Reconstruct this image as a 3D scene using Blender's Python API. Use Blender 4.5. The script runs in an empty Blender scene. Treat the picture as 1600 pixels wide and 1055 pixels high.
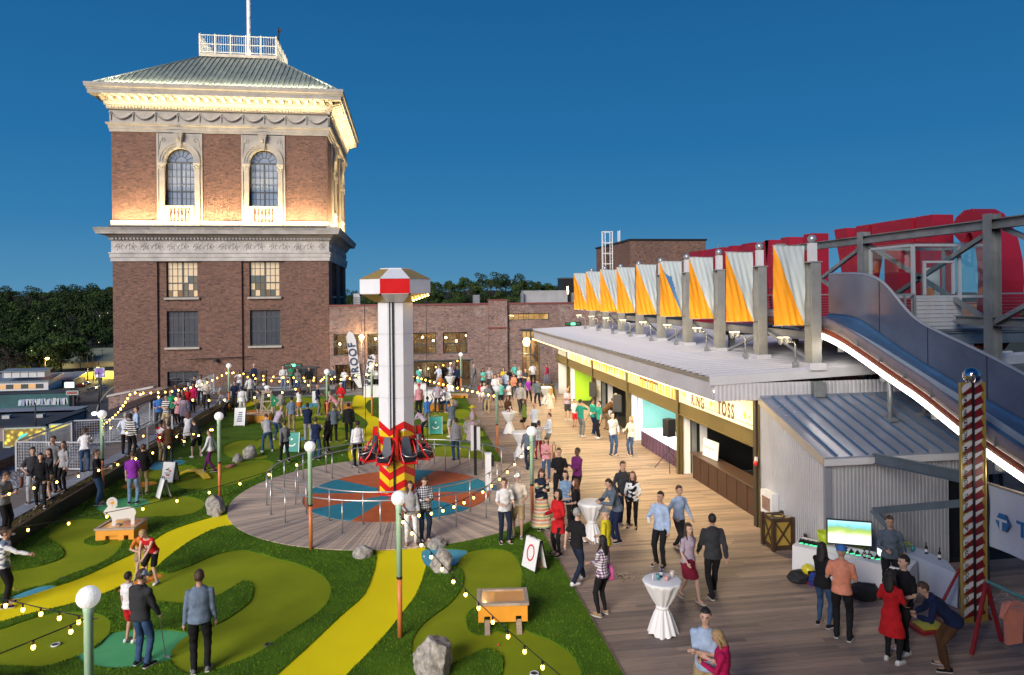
import bpy, bmesh, math, random
import numpy as np
from mathutils import Vector, Matrix
from mathutils.geometry import delaunay_2d_cdt
R=math.radians
rnd=random.Random(7)
SC=bpy.context.scene
COL=SC.collection
# --- camera (level, lens shifted down, tiny roll)
F_PX, CX, CY, ROLL, HC=1105.0, 800.0, 461.5, 0.010, 6.9
YAW=math.atan(163.0/1105.0) # the view turns this far right of the deck direction (+Y)
cam=bpy.data.cameras.new('camera')
camo=bpy.data.objects.new('camera',cam)
COL.objects.link(camo)
cam.sensor_width=36.0
cam.lens=F_PX/1600.0*36.0
cam.shift_y=-(527.5-CY)/1600.0
cam.clip_start, cam.clip_end=0.3, 4000
fwd=Vector((math.sin(YAW),math.cos(YAW),0));rgt=Vector((math.cos(YAW),-math.sin(YAW),0))
q=Matrix((rgt,Vector((0,0,1)),-fwd)).transposed().to_4x4()
camo.matrix_world=Matrix.Translation((0,0,HC))@q@Matrix.Rotation(-ROLL,4,'Z')
SC.camera=camo
# --- dusk sky, sun just gone down behind the camera
W=bpy.data.worlds.new('World');SC.world=W;W.use_nodes=True
nt=W.node_tree;nt.nodes.clear()
sky=nt.nodes.new('ShaderNodeTexSky');sky.sky_type='NISHITA';sky.sun_disc=False
SKY_GAIN=6.0
SUN_EL, SUN_AZ=R(1.2), R(216.0) # compass azimuth from +Y towards +X
sky.sun_elevation=SUN_EL;sky.sun_rotation=SUN_AZ
sky.altitude=300;sky.air_density=1.0;sky.dust_density=0.6;sky.ozone_density=6.0
bg=nt.nodes.new('ShaderNodeBackground');bg.inputs['Strength'].default_value=0.15
wo=nt.nodes.new('ShaderNodeOutputWorld')
# opposite the afterglow the low sky is clean twilight blue: blend by the angle from the sunset side
tcw=nt.nodes.new('ShaderNodeTexCoord');sxw=nt.nodes.new('ShaderNodeSeparateXYZ');nt.links.new(tcw.outputs['Generated'],sxw.inputs[0])
blue=nt.nodes.new('ShaderNodeValToRGB');ce=blue.color_ramp.elements
ce[0].position=0.0;ce[0].color=(.105,.285,.47,1);ce[1].position=1.0;ce[1].color=(.004,.028,.10,1)
for p_, c_ in((.03,(.078,.262,.46,1)),(.10,(.038,.205,.43,1)),(.20,(.020,.162,.385,1)),(.385,(.012,.115,.31,1)),(.6,(.006,.065,.20,1))):
 e_=ce.new(p_);e_.color=c_
nt.links.new(sxw.outputs[2],blue.inputs[0])
vd=nt.nodes.new('ShaderNodeVectorMath');vd.operation='DOT_PRODUCT';vd.inputs[1].default_value=(math.sin(SUN_AZ),math.cos(SUN_AZ),0)
nt.links.new(tcw.outputs['Generated'],vd.inputs[0])
mrw=nt.nodes.new('ShaderNodeMapRange');mrw.interpolation_type='SMOOTHSTEP'
mrw.inputs['From Min'].default_value=-.1;mrw.inputs['From Max'].default_value=.75
nt.links.new(vd.outputs['Value'],mrw.inputs[0])
sc1=nt.nodes.new('ShaderNodeMix');sc1.data_type='RGBA';sc1.blend_type='MULTIPLY';sc1.inputs[0].default_value=1
sc1.inputs[7].default_value=(SKY_GAIN,SKY_GAIN*1.0,SKY_GAIN*1.1,1)
nt.links.new(sky.outputs[0],sc1.inputs[6])
# low afterglow band on the sunset side
glow=nt.nodes.new('ShaderNodeValToRGB');ge=glow.color_ramp.elements
ge[0].position=0.0;ge[0].color=(1.0,.62,.36,1);ge[1].position=.34;ge[1].color=(.64,.66,.66,1)
e_=ge.new(.10);e_.color=(.95,.68,.42,1)
nt.links.new(sxw.outputs[2],glow.inputs[0])
sc3=nt.nodes.new('ShaderNodeMix');sc3.data_type='RGBA';sc3.blend_type='MULTIPLY';sc3.inputs[0].default_value=1
nt.links.new(sc1.outputs[2],sc3.inputs[6]);nt.links.new(glow.outputs[0],sc3.inputs[7])
sc2=nt.nodes.new('ShaderNodeMix');sc2.data_type='RGBA';sc2.blend_type='MULTIPLY';sc2.inputs[0].default_value=1
bg_k=1.0/0.15;sc2.inputs[7].default_value=(bg_k,bg_k,bg_k,1);nt.links.new(blue.outputs[0],sc2.inputs[6])
mxw=nt.nodes.new('ShaderNodeMix');mxw.data_type='RGBA'
nt.links.new(mrw.outputs[0],mxw.inputs[0]);nt.links.new(sc2.outputs[2],mxw.inputs[6]);nt.links.new(sc3.outputs[2],mxw.inputs[7])
nt.links.new(mxw.outputs[2],bg.inputs[0]);nt.links.new(bg.outputs[0],wo.inputs[0])
sun=bpy.data.lights.new('sun','SUN');sun.energy=4.3;sun.angle=R(30);sun.color=(1.0,0.93,0.82)
suno=bpy.data.objects.new('sun',sun);COL.objects.link(suno)
sd=Vector((math.sin(SUN_AZ)*math.cos(R(22)),math.cos(SUN_AZ)*math.cos(R(22)),math.sin(R(22))))
suno.rotation_euler=sd.to_track_quat('Z','Y').to_euler()
SC.view_settings.view_transform='Standard';SC.view_settings.look='None'
SC.view_settings.exposure=0.0;SC.view_settings.gamma=1.0
SC.view_settings.use_curve_mapping=False
SC.render.engine='CYCLES'
cy=SC.cycles
cy.use_denoising=True;cy.max_bounces=5;cy.diffuse_bounces=2;cy.glossy_bounces=2
cy.transparent_max_bounces=12;cy.transmission_bounces=3;cy.sample_clamp_indirect=4.0
cy.use_adaptive_sampling=True;cy.adaptive_threshold=0.02
cy.caustics_reflective=False;cy.caustics_refractive=False
# --- surveying helpers: turn a sighting into a place in the world
def ray(px,py):
 u=px-CX;v=CY-py
 X=u+ROLL*v;Z=v-ROLL*u
 return(F_PX*math.sin(YAW)+X*math.cos(YAW),F_PX*math.cos(YAW)-X*math.sin(YAW),Z)
def at(px,py,z=0.0):
 d=ray(px,py);t=(z-HC)/d[2]
 return(d[0]*t,d[1]*t,z)
def atY(px,py,Y):
 d=ray(px,py);t=Y/d[1]
 return(d[0]*t,Y,HC+d[2]*t)
def atX(px,py,X):
 d=ray(px,py);t=X/d[0]
 return(X,d[1]*t,HC+d[2]*t)
 # --- materials
MATS={}
def nmat(name):
 m=bpy.data.materials.new(name);m.use_nodes=True
 t=m.node_tree;b=t.nodes['Principled BSDF']
 return m, t, b
def N(t,kind,**kw):
 n=t.nodes.new(kind)
 for k, v in kw.items():
  if k in n.inputs:n.inputs[k].default_value=v
  else:setattr(n,k,v)
 return n
def coords(t,scale=(1,1,1),kind='Object'):
 tc=N(t,'ShaderNodeTexCoord');mp=N(t,'ShaderNodeMapping')
 mp.inputs['Scale'].default_value=scale
 t.links.new(tc.outputs[kind],mp.inputs['Vector'])
 return mp.outputs[0]
def ramp(t,fac,stops):
 r=N(t,'ShaderNodeValToRGB')
 e=r.color_ramp.elements
 while len(e)>1:e.remove(e[-1])
 e[0].position, e[0].color=stops[0][0], (*stops[0][1],1)
 for p, c in stops[1:]:
  x=e.new(p);x.color=(*c,1)
 t.links.new(fac,r.inputs[0])
 return r.outputs[0]
def M(name,col=(.5,.5,.5),rough=.6,metal=0,var=.12,scale=3.0,bump=0.0,bscale=40.0,emit=None,estr=0,spec=None,stretch=(1,1,1),coat=0,alpha=None):
 if name in MATS:return MATS[name]
 m, t, b=nmat(name)
 b.inputs['Roughness'].default_value=rough;b.inputs['Metallic'].default_value=metal
 if spec is not None:b.inputs['Specular IOR Level'].default_value=spec
 if coat:b.inputs['Coat Weight'].default_value=coat;b.inputs['Coat Roughness'].default_value=.08
 if var>0:
  v=coords(t,stretch)
  n=N(t,'ShaderNodeTexNoise',Scale=scale,Detail=5.0,Roughness=.65)
  t.links.new(v,n.inputs['Vector'])
  lo=tuple(max(0,c*(1-1.6*var))for c in col);hi=tuple(min(1,c*(1+1.2*var))for c in col)
  t.links.new(ramp(t,n.outputs[0],[(.28,lo),(.72,hi)]),b.inputs['Base Color'])
  mr=N(t,'ShaderNodeMapRange');mr.inputs['To Min'].default_value=max(0.02,rough-.08);mr.inputs['To Max'].default_value=min(1,rough+.1)
  t.links.new(n.outputs[0],mr.inputs[0]);t.links.new(mr.outputs[0],b.inputs['Roughness'])
 else:
  b.inputs['Base Color'].default_value=(*col,1)
 if bump>0:
  v2=coords(t,stretch);n2=N(t,'ShaderNodeTexNoise',Scale=bscale,Detail=4.0)
  t.links.new(v2,n2.inputs['Vector'])
  bp=N(t,'ShaderNodeBump',Strength=min(1,bump),Distance=.02)
  t.links.new(n2.outputs[0],bp.inputs['Height']);t.links.new(bp.outputs[0],b.inputs['Normal'])
 if emit:
  b.inputs['Emission Color'].default_value=(*emit,1);b.inputs['Emission Strength'].default_value=estr
 if alpha is not None:b.inputs['Alpha'].default_value=alpha
 MATS[name]=m
 return m
def brickmat(name,c1,c2,mortar,bw=.21,bh=.0717,ms=.011,seed=0,painty=0.0):
 if name in MATS:return MATS[name]
 m, t, b=nmat(name)
 tc=N(t,'ShaderNodeTexCoord');sx=N(t,'ShaderNodeSeparateXYZ');t.links.new(tc.outputs['Object'],sx.inputs[0])
 ad=N(t,'ShaderNodeMath');ad.operation='ADD';t.links.new(sx.outputs[0],ad.inputs[0]);t.links.new(sx.outputs[1],ad.inputs[1])
 cb=N(t,'ShaderNodeCombineXYZ');t.links.new(ad.outputs[0],cb.inputs[0]);t.links.new(sx.outputs[2],cb.inputs[1])
 br=N(t,'ShaderNodeTexBrick',Scale=1.0)
 br.inputs['Color1'].default_value=(*c1,1);br.inputs['Color2'].default_value=(*c2,1);br.inputs['Mortar'].default_value=(*mortar,1)
 br.inputs['Mortar Size'].default_value=ms;br.inputs['Brick Width'].default_value=bw;br.inputs['Row Height'].default_value=bh
 br.inputs['Mortar Smooth'].default_value=.15;br.inputs['Bias'].default_value=-.15
 t.links.new(cb.outputs[0],br.inputs['Vector'])
 # a few odd dark and pale bricks
 vn=N(t,'ShaderNodeTexWhiteNoise');vn.noise_dimensions='2D'
 dv=N(t,'ShaderNodeVectorMath');dv.operation='DIVIDE';dv.inputs[1].default_value=(bw,bh,1)
 fl=N(t,'ShaderNodeVectorMath');fl.operation='FLOOR'
 t.links.new(cb.outputs[0],dv.inputs[0]);t.links.new(dv.outputs[0],fl.inputs[0]);t.links.new(fl.outputs[0],vn.inputs['Vector'])
 rp=ramp(t,vn.outputs[0],[(0,(.35,.35,.4)),(.18,(.8,.8,.85)),(.6,(1,1,1)),(.9,(1.1,1.05,1.0)),(1,(1.5,1.35,1.25))])
 mx=N(t,'ShaderNodeMix');mx.data_type='RGBA';mx.blend_type='MULTIPLY';mx.inputs[0].default_value=.8
 t.links.new(br.outputs[0],mx.inputs[6]);t.links.new(rp,mx.inputs[7])
 ng=N(t,'ShaderNodeTexNoise',Scale=7.5,Detail=3.0,Roughness=.9);t.links.new(tc.outputs['Object'],ng.inputs['Vector'])
 rg1=ramp(t,ng.outputs[0],[(.36,(.74,.72,.74)),(.5,(1,1,1)),(.64,(1.28,1.25,1.2))])
 mg=N(t,'ShaderNodeMix');mg.data_type='RGBA';mg.blend_type='MULTIPLY';mg.inputs[0].default_value=1;t.links.new(mx.outputs[2],mg.inputs[6]);t.links.new(rg1,mg.inputs[7])
 n=N(t,'ShaderNodeTexNoise',Scale=.35,Detail=6.0,Roughness=.7);t.links.new(tc.outputs['Object'],n.inputs['Vector'])
 rp2=ramp(t,n.outputs[0],[(.3,(.85,.84,.85)),(.5,(1,1,1)),(.72,(1.12,1.1,1.1))])
 m2=N(t,'ShaderNodeMix');m2.data_type='RGBA';m2.blend_type='MULTIPLY';m2.inputs[0].default_value=1
 t.links.new(mg.outputs[2],m2.inputs[6]);t.links.new(rp2,m2.inputs[7])
 out=m2.outputs[2]
 if painty:
  n3=N(t,'ShaderNodeTexNoise',Scale=.9,Detail=8.0,Roughness=.75);t.links.new(tc.outputs['Object'],n3.inputs['Vector'])
  f=ramp(t,n3.outputs[0],[(.56,(0,0,0)),(.7,(painty,)*3)])
  m3=N(t,'ShaderNodeMix');m3.data_type='RGBA'
  t.links.new(f,m3.inputs[0]);t.links.new(out,m3.inputs[6]);m3.inputs[7].default_value=(.5,.48,.45,1)
  out=m3.outputs[2]
 t.links.new(out,b.inputs['Base Color']);b.inputs['Roughness'].default_value=.85
 bp=N(t,'ShaderNodeBump',Strength=.5,Distance=.01);bp.invert=True
 t.links.new(br.outputs[1],bp.inputs['Height']);t.links.new(bp.outputs[0],b.inputs['Normal'])
 MATS[name]=m
 return m
def ribmat(name,col,pitch,axis,rough=.45,metal=.0,var=.06):
 """painted profiled sheet: colour and grime only get a fine relief here, the ribs themselves are geometry"""
 return M(name,col,rough,metal,var,1.2)
 # --- mesh builder
class MB:
 def __init__(s,T=None):s.v=[];s.f=[];s.mi=[];s.T=T;s.cur=0;s.smooth=[];s.sm=False
 def add(s,vs,fs):
  o=len(s.v)
  if s.T:vs=[s.T(*p)for p in vs]
  s.v.extend([tuple(p)for p in vs])
  for f in fs:s.f.append(tuple(i+o for i in f));s.mi.append(s.cur);s.smooth.append(s.sm)
  return s
 def box(s,x0,x1,y0,y1,z0,z1):
  v=[(x0,y0,z0),(x1,y0,z0),(x1,y1,z0),(x0,y1,z0),(x0,y0,z1),(x1,y0,z1),(x1,y1,z1),(x0,y1,z1)]
  return s.add(v,[(3,2,1,0),(4,5,6,7),(0,1,5,4),(1,2,6,5),(2,3,7,6),(3,0,4,7)])
 def quad(s,a,b,c,d):return s.add([a,b,c,d],[(0,1,2,3)])
 def bar(s,a,b,w,h=None,up=(0,0,1)):
  """square section bar from a to b"""
  h=h or w;a=Vector(a);b=Vector(b);d=(b-a)
  if d.length<1e-6:return s
  d.normalize();u=Vector(up)
  if abs(d.dot(u))>.98:u=Vector((1,0,0))
  x=d.cross(u).normalized()*(w/2);y=x.cross(d).normalized()*(h/2)
  v=[a-x-y,a+x-y,a+x+y,a-x+y,b-x-y,b+x-y,b+x+y,b-x+y]
  return s.add(v,[(3,2,1,0),(4,5,6,7),(0,1,5,4),(1,2,6,5),(2,3,7,6),(3,0,4,7)])
 def ibeam(s,a,b,w,h,t=.02,up=(0,0,1)):
  a=Vector(a);b=Vector(b);d=(b-a).normalized();u=Vector(up)
  if abs(d.dot(u))>.98:u=Vector((0,1,0))
  x=d.cross(u).normalized();y=x.cross(d).normalized()
  for k in(-1,1):s.bar(a+y*(k*(h/2-t/2)),b+y*(k*(h/2-t/2)),w,t,up=y)
  s.bar(a,b,t,h-2*t-.002,up=y)
  return s
 def tube(s,pts,r,n=8,closed=False,cap=True):
  pts=[Vector(p)for p in pts];L=len(pts);rs=r if isinstance(r,(list,tuple))else[r]*L
  vs=[];prev=None
  for i, p in enumerate(pts):
   if closed:d=pts[(i+1)%L]-pts[i-1]
   else:d=pts[min(i+1,L-1)]-pts[max(i-1,0)]
   d=d.normalized()if d.length>1e-9 else Vector((0,0,1))
   if prev is None:
    u=Vector((0,0,1))if abs(d.z)<.9 else Vector((1,0,0))
    x=d.cross(u).normalized()
   else:
    x=prev-d*prev.dot(d)
    x=x.normalized()if x.length>1e-6 else d.orthogonal().normalized()
   prev=x;y=d.cross(x)
   for k in range(n):
    a=2*math.pi*k/n
    vs.append(p+(x*math.cos(a)+y*math.sin(a))*rs[i])
  fs=[]
  for i in range(L if closed else L-1):
   j=(i+1)%L
   for k in range(n):
    fs.append((i*n+k,i*n+(k+1)%n,j*n+(k+1)%n,j*n+k))
  if cap and not closed:
   fs.append(tuple(range(n-1,-1,-1)));fs.append(tuple((L-1)*n+k for k in range(n)))
  sm, s.sm=s.sm, n>5
  s.add(vs,fs);s.sm=sm
  return s
 def lathe(s,c,prof,n=16,ang=0.0):
  """prof: (radius, z) upward"""
  vs=[]
  for r, z in prof:
   for k in range(n):
    a=2*math.pi*(k)/n+ang
    vs.append((c[0]+r*math.cos(a),c[1]+r*math.sin(a),c[2]+z))
  fs=[]
  for i in range(len(prof)-1):
   for k in range(n):fs.append((i*n+k,i*n+(k+1)%n,(i+1)*n+(k+1)%n,(i+1)*n+k))
  fs.append(tuple(range(n-1,-1,-1)));fs.append(tuple((len(prof)-1)*n+k for k in range(n)))
  sm, s.sm=s.sm, s.sm or n>=12
  s.add(vs,fs);s.sm=sm
  return s
 def ball(s,c,r,n=10,m=7,sc=(1,1,1)):
  prof=[(max(1e-4,math.sin(math.pi*i/m)),-math.cos(math.pi*i/m))for i in range(m+1)]
  vs=[];fs=[]
  for rr, z in prof:
   for k in range(n):
    a=2*math.pi*k/n
    vs.append((c[0]+r*sc[0]*rr*math.cos(a),c[1]+r*sc[1]*rr*math.sin(a),c[2]+r*sc[2]*z))
  for i in range(m):
   for k in range(n):fs.append((i*n+k,i*n+(k+1)%n,(i+1)*n+(k+1)%n,(i+1)*n+k))
  sm, s.sm=s.sm, True
  s.add(vs,fs);s.sm=sm
  return s
 def prism(s,poly,z0,z1,P=None):
  """polygon (u,v) extruded from w=z0 to z1; P maps (u,v,w) to xyz"""
  P=P or(lambda u,v,w:(u,v,w));n=len(poly)
  vs=[P(u,v,z0)for u,v in poly]+[P(u,v,z1)for u,v in poly]
  fs=[tuple(range(n-1,-1,-1)),tuple(range(n,2*n))]+[(i,(i+1)%n,n+(i+1)%n,n+i)for i in range(n)]
  return s.add(vs,fs)
 def mesh(s,name,mats):
  me=bpy.data.meshes.new(name)
  me.from_pydata(s.v,[],s.f)
  for m in(mats if isinstance(mats,(list,tuple))else[mats]):me.materials.append(m)
  if any(s.mi):me.polygons.foreach_set('material_index',s.mi)
  if any(s.smooth):me.polygons.foreach_set('use_smooth',s.smooth)
  bm=bmesh.new();bm.from_mesh(me);bmesh.ops.recalc_face_normals(bm,faces=bm.faces);bm.to_mesh(me);bm.free()
  me.update()
  return me
 def build(s,name,mats,parent=None,**tags):
  return obj(name,s.mesh(name,mats),parent,**tags)
def obj(name,me,parent=None,loc=None,rz=None,**tags):
 o=bpy.data.objects.new(name,me);COL.objects.link(o)
 if parent is not None:
  o.parent=parent
  if loc is None: # geometry given in world coordinates
   o.matrix_parent_inverse=MW[parent.name].inverted()if parent.name in MW else Matrix()
 if loc is not None:o.location=loc
 if rz is not None:o.rotation_euler[2]=rz
 MW[o.name]=(MW.get(parent.name,Matrix())if parent is not None and loc is not None else Matrix())@Matrix.Translation(loc or(0,0,0))@Matrix.Rotation(rz or 0,4,'Z')
 for k, v in tags.items():o[k]=v
 return o
MW={}
def thing(name,label,cat,loc=(0,0,0),rz=0,group=None):
 o=bpy.data.objects.new(name,None);COL.objects.link(o);o.empty_display_size=.2
 o.location=loc;o.rotation_euler[2]=rz
 o['label']=label;o['category']=cat
 if group:o['group']=group
 MW[o.name]=Matrix.Translation(loc)@Matrix.Rotation(rz,4,'Z')
 return o
def tag(o,label,cat,group=None):
 o['label']=label;o['category']=cat
 if group:o['group']=group
 return o
KIDS={}
def dup(root,loc=None,rz=None,label=None,group=None,scale=None):
 def cp(o,par):
  c=o.copy();COL.objects.link(c);c.parent=par
  for ch in o.children:cp(ch,c)
  return c
 r=cp(root,None)
 if loc is not None:r.location=loc
 if rz is not None:r.rotation_euler[2]=rz
 if label:r['label']=label
 if group:r['group']=group
 if scale:r.scale=(scale,)*3 if not isinstance(scale,tuple)else scale
 MW[r.name]=Matrix.Translation(r.location)@Matrix.Rotation(r.rotation_euler[2],4,'Z')
 return r
def struct(o):o['kind']='structure';return o
def stuff(o):o['kind']='stuff';return o
def catmull(pts,n=6,closed=True):
 out=[];L=len(pts)
 for i in range(L if closed else L-1):
  p0=pts[(i-1)%L]if closed or i>0 else pts[i];p1=pts[i];p2=pts[(i+1)%L];p3=pts[(i+2)%L]if closed or i+2<L else pts[i+1]
  for k in range(n):
   t=k/n;t2=t*t;t3=t2*t
   out.append(tuple(.5*(2*b+(c-a)*t+(2*a-5*b+4*c-d)*t2+(3*b-a-3*c+d)*t3)for a,b,c,d in zip(p0,p1,p2,p3)))
 if not closed:out.append(tuple(pts[-1]))
 return out
def area(name,loc,size,size_y,energy,color,direction,parent=None,spread=None):
 l=bpy.data.lights.new(name,'AREA');l.shape='RECTANGLE';l.size=size;l.size_y=size_y;l.energy=energy;l.color=color
 if spread:l.spread=spread
 o=bpy.data.objects.new(name,l);COL.objects.link(o)
 o.matrix_world=Matrix.Translation(loc)@Vector(direction).to_track_quat('-Z','Y').to_matrix().to_4x4()
 return o
def point(name,loc,energy,color,r=.05):
 l=bpy.data.lights.new(name,'POINT');l.energy=energy;l.color=color;l.shadow_soft_size=r
 o=bpy.data.objects.new(name,l);COL.objects.link(o);o.location=loc
 return o
WARM=(1.0,.72,.38)
# === MATERIALS USED IN SEVERAL PLACES
M_brick=brickmat('tower_brick',(.165,.068,.043),(.095,.036,.025),(.24,.19,.155),ms=.009)
M_brick2=brickmat('hall_brick',(.19,.085,.062),(.10,.044,.036),(.38,.33,.30),painty=.45)
M_stone=M('pale_stone',(.42,.39,.34),.75,0,.14,1.6,.3,25)
M_stone2=M('weathered_stone',(.50,.47,.44),.8,0,.2,1.2,.4,25)
M_steel=M('galvanised_steel',(.34,.36,.37),.42,.55,.14,2.5)
M_steeld=M('dark_bronze_steel',(.07,.062,.045),.5,.2,.15,2)
M_rail=M('stainless_rail',(.55,.54,.52),.3,.8,.05,3)
M_black=M('black_paint',(.012,.012,.013),.45,0,.1,4)
M_white=M('white_paint',(.78,.78,.78),.4,0,.04,2)
M_frame=M('window_frame_grey',(.06,.068,.075),.5,0,.1,3)
def glassmat(name,base,rough=.04,spec=1.0):
 if name in MATS:return MATS[name]
 m, t, b=nmat(name);b.inputs['Base Color'].default_value=(*base,1);b.inputs['Roughness'].default_value=rough
 b.inputs['IOR'].default_value=2.3;b.inputs['Specular IOR Level'].default_value=spec
 n=N(t,'ShaderNodeTexNoise',Scale=.8,Detail=2.0);t.links.new(coords(t),n.inputs['Vector'])
 bp=N(t,'ShaderNodeBump',Strength=.12,Distance=.05);t.links.new(n.outputs[0],bp.inputs['Height']);t.links.new(bp.outputs[0],b.inputs['Normal'])
 MATS[name]=m;return m
M_glassd=glassmat('dark_reflecting_glass',(.03,.035,.045))
def clearglass():
 if 'clear_glass' in MATS:return MATS['clear_glass']
 m, t, b=nmat('clear_glass');t.nodes.remove(b)
 out=t.nodes['Material Output'];tr=N(t,'ShaderNodeBsdfTransparent');gl=N(t,'ShaderNodeBsdfGlossy');gl.inputs['Roughness'].default_value=.03
 tr.inputs[0].default_value=(.9,.94,.93,1)
 lw=N(t,'ShaderNodeLayerWeight',Blend=.5);pw_=N(t,'ShaderNodeMath');pw_.operation='POWER';pw_.inputs[1].default_value=3.0;t.links.new(lw.outputs['Facing'],pw_.inputs[0]);fr=N(t,'ShaderNodeMath');fr.operation='MULTIPLY_ADD';fr.inputs[1].default_value=.5;fr.inputs[2].default_value=.06;t.links.new(pw_.outputs[0],fr.inputs[0]);ms=N(t,'ShaderNodeMixShader')
 t.links.new(fr.outputs[0],ms.inputs[0]);t.links.new(tr.outputs[0],ms.inputs[1]);t.links.new(gl.outputs[0],ms.inputs[2]);t.links.new(ms.outputs[0],out.inputs[0])
 MATS['clear_glass']=m;return m
M_clear=clearglass()
# === GROUND FAR BELOW, ROAD, HILLS
ZG=-32.0
M_ground=M('town_ground',(.05,.048,.045),.9,0,.35,.05)
mb=MB();mb.quad((-1500,-2500,ZG),(1500,-2500,ZG),(1500,3000,ZG),(-1500,3000,ZG));struct(mb.build('ground',M_ground))
M_asph=M('asphalt',(.055,.055,.06),.85,0,.2,.3)
def road(name,pts,w,z,m):
 """ribbon along points"""
 mb=MB();P=catmull(pts,6,False);vs=[]
 for i, p in enumerate(P):
  a=Vector(P[max(i-1,0)]);b=Vector(P[min(i+1,len(P)-1)]);d=(b-a).normalized();n=Vector((-d.y,d.x,0))
  vs+=[tuple(Vector(p)+n*w/2),tuple(Vector(p)-n*w/2)]
 vs=[(x,y,z)for x,y,_ in vs]
 mb.add(vs,[(2*i,2*i+1,2*i+3,2*i+2)for i in range(len(P)-1)])
 return mb.build(name,m)
rp=[at(x,y,ZG)for x,y in[(118,760),(135,700),(150,660),(152,635),(168,612),(190,598),(225,588)]]
struct(road('road',rp,13,ZG+.05,M_asph))
M_paint=M('road_paint',(.55,.52,.4),.7,0,.2,2)
for off in(-.18,):struct(road('road_marking',[(x+.2,y,z)for x,y,z in rp],.35,ZG+.07,M_paint))
M_side=M('concrete_pavement',(.2,.19,.18),.85,0,.2,.5)
struct(road('pavement',[(x+9.5,y+1,z)for x,y,z in rp],4,ZG+.15,M_side))
# hills: a rising terrain sheet
mb=MB();nx, ny=60, 26
def hill(x,y):
 t=min(1,max(0,(y-340-.18*abs(x+130))/330.0));h=t*t*(3-2*t)
 b=26+5*math.sin(x*.011+1)+4*math.sin(x*.023+y*.01)
 if x>-60:b+=7+6*math.exp(-((x-110)/60.0)**2)
 else:b+=10
 return ZG+.02+h*b
for j in range(ny+1):
 for i in range(nx+1):
  x=-900+2000*i/nx;y=300+900*j/ny;mb.v.append((x,y,hill(x,y)-(0.6 if j==0 else 0)))
for j in range(ny):
 for i in range(nx):
  a=j*(nx+1)+i;mb.f.append((a,a+1,a+nx+2,a+nx+1));mb.mi.append(0);mb.smooth.append(True)
struct(mb.build('hills',M('wooded_soil',(.015,.022,.012),1,0,.3,.05)))
# --- trees
def leafmat(name,a,b_):
 if name in MATS:return MATS[name]
 m, t, b=nmat(name)
 g=N(t,'ShaderNodeNewGeometry')
 c=ramp(t,g.outputs['Random Per Island'],[(0,a),(.6,tuple((x+y)/2 for x,y in zip(a,b_))),(1,b_)])
 t.links.new(c,b.inputs['Base Color']);b.inputs['Roughness'].default_value=.85;b.inputs['Specular IOR Level'].default_value=.15
 MATS[name]=m;return m
LEAF=[leafmat('leaves_deep',(.012,.026,.009),(.040,.066,.02)),leafmat('leaves_mid',(.018,.04,.011),(.062,.10,.025)),leafmat('leaves_grey',(.03,.03,.028),(.07,.065,.06))]
M_bark=M('bark',(.05,.04,.03),.9,0,.2,3)
def crown_mesh(name,seed,h,r,n,leaf,mat,low=.25):
 rg=np.random.RandomState(seed)
 nl=9;lobes=[]
 for k in range(nl):
  a=rg.uniform(0,2*math.pi);rr=rg.uniform(.15,.62)*r;z=h*rg.uniform(low+.12,.84)
  lobes.append((rr*math.cos(a),rr*math.sin(a),z,r*rg.uniform(.32,.55)))
 lobes.append((0,0,h*.72,r*.55))
 L=np.array(lobes);idx=rg.randint(0,len(L),n);c=L[idx]
 d=rg.normal(size=(n,3));d/=np.linalg.norm(d,axis=1)[:,None];d[:,2]=np.abs(d[:,2])*np.where(rg.rand(n)<.75,1,-1)
 p=c[:,:3]+d*(c[:,3:4]*rg.uniform(.75,1.08,(n,1)))*np.array([1,1,.8])
 u=rg.normal(size=(n,3));u/=np.linalg.norm(u,axis=1)[:,None];w=np.cross(u,d+.3*rg.normal(size=(n,3)));w/=np.linalg.norm(w,axis=1)[:,None]+1e-6
 s=leaf*rg.uniform(.6,1.3,(n,1))
 V=np.stack([p-u*s,p+w*s*.7,p+u*s,p-w*s*.7],1).reshape(-1,3)
 me=bpy.data.meshes.new(name);me.from_pydata(V.tolist(),[],np.arange(4*n).reshape(n,4).tolist());me.materials.append(mat)
 return me
def make_tree(seed,h,r,mat,n=900,leaf=.62,label='',group='trees on the far hillside'):
 t=thing('tree',label,'tree',(0,0,-500),0,group)
 obj('crown',crown_mesh('crown',seed,h,r,n,leaf,mat),t,loc=(0,0,0))
 mb=MB();mb.tube([(0,0,-1),(.1,.05,h*.35),(-.1,.1,h*.62)],[r*.06,r*.045,r*.02],6)
 for k in range(4):
  a=k*1.7+seed;mb.tube([(0,0,h*(.3+.06*k)),(math.cos(a)*r*.5,math.sin(a)*r*.5,h*(.55+.06*k))],[r*.03,r*.012],5)
 obj('trunk',mb.mesh('trunk',M_bark),t,loc=(0,0,0))
 return t
TL=['dark bushy tree of the wooded hillside beyond the town','mid green rounded tree of the wooded hillside beyond the town','greyish bare looking tree among the dark trees of the hillside']
protos=[(make_tree(1,17,7.5,LEAF[0],label=TL[0]),0),(make_tree(2,15,7,LEAF[1],label=TL[1]),1),(make_tree(3,19,8,LEAF[0],label=TL[0]),0),(make_tree(4,14,7,LEAF[1],label=TL[1]),1),(make_tree(5,15,6.5,LEAF[2],n=520,leaf=.4,label=TL[2]),2)]
tr=random.Random(3);first=set();spots=[]
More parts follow.
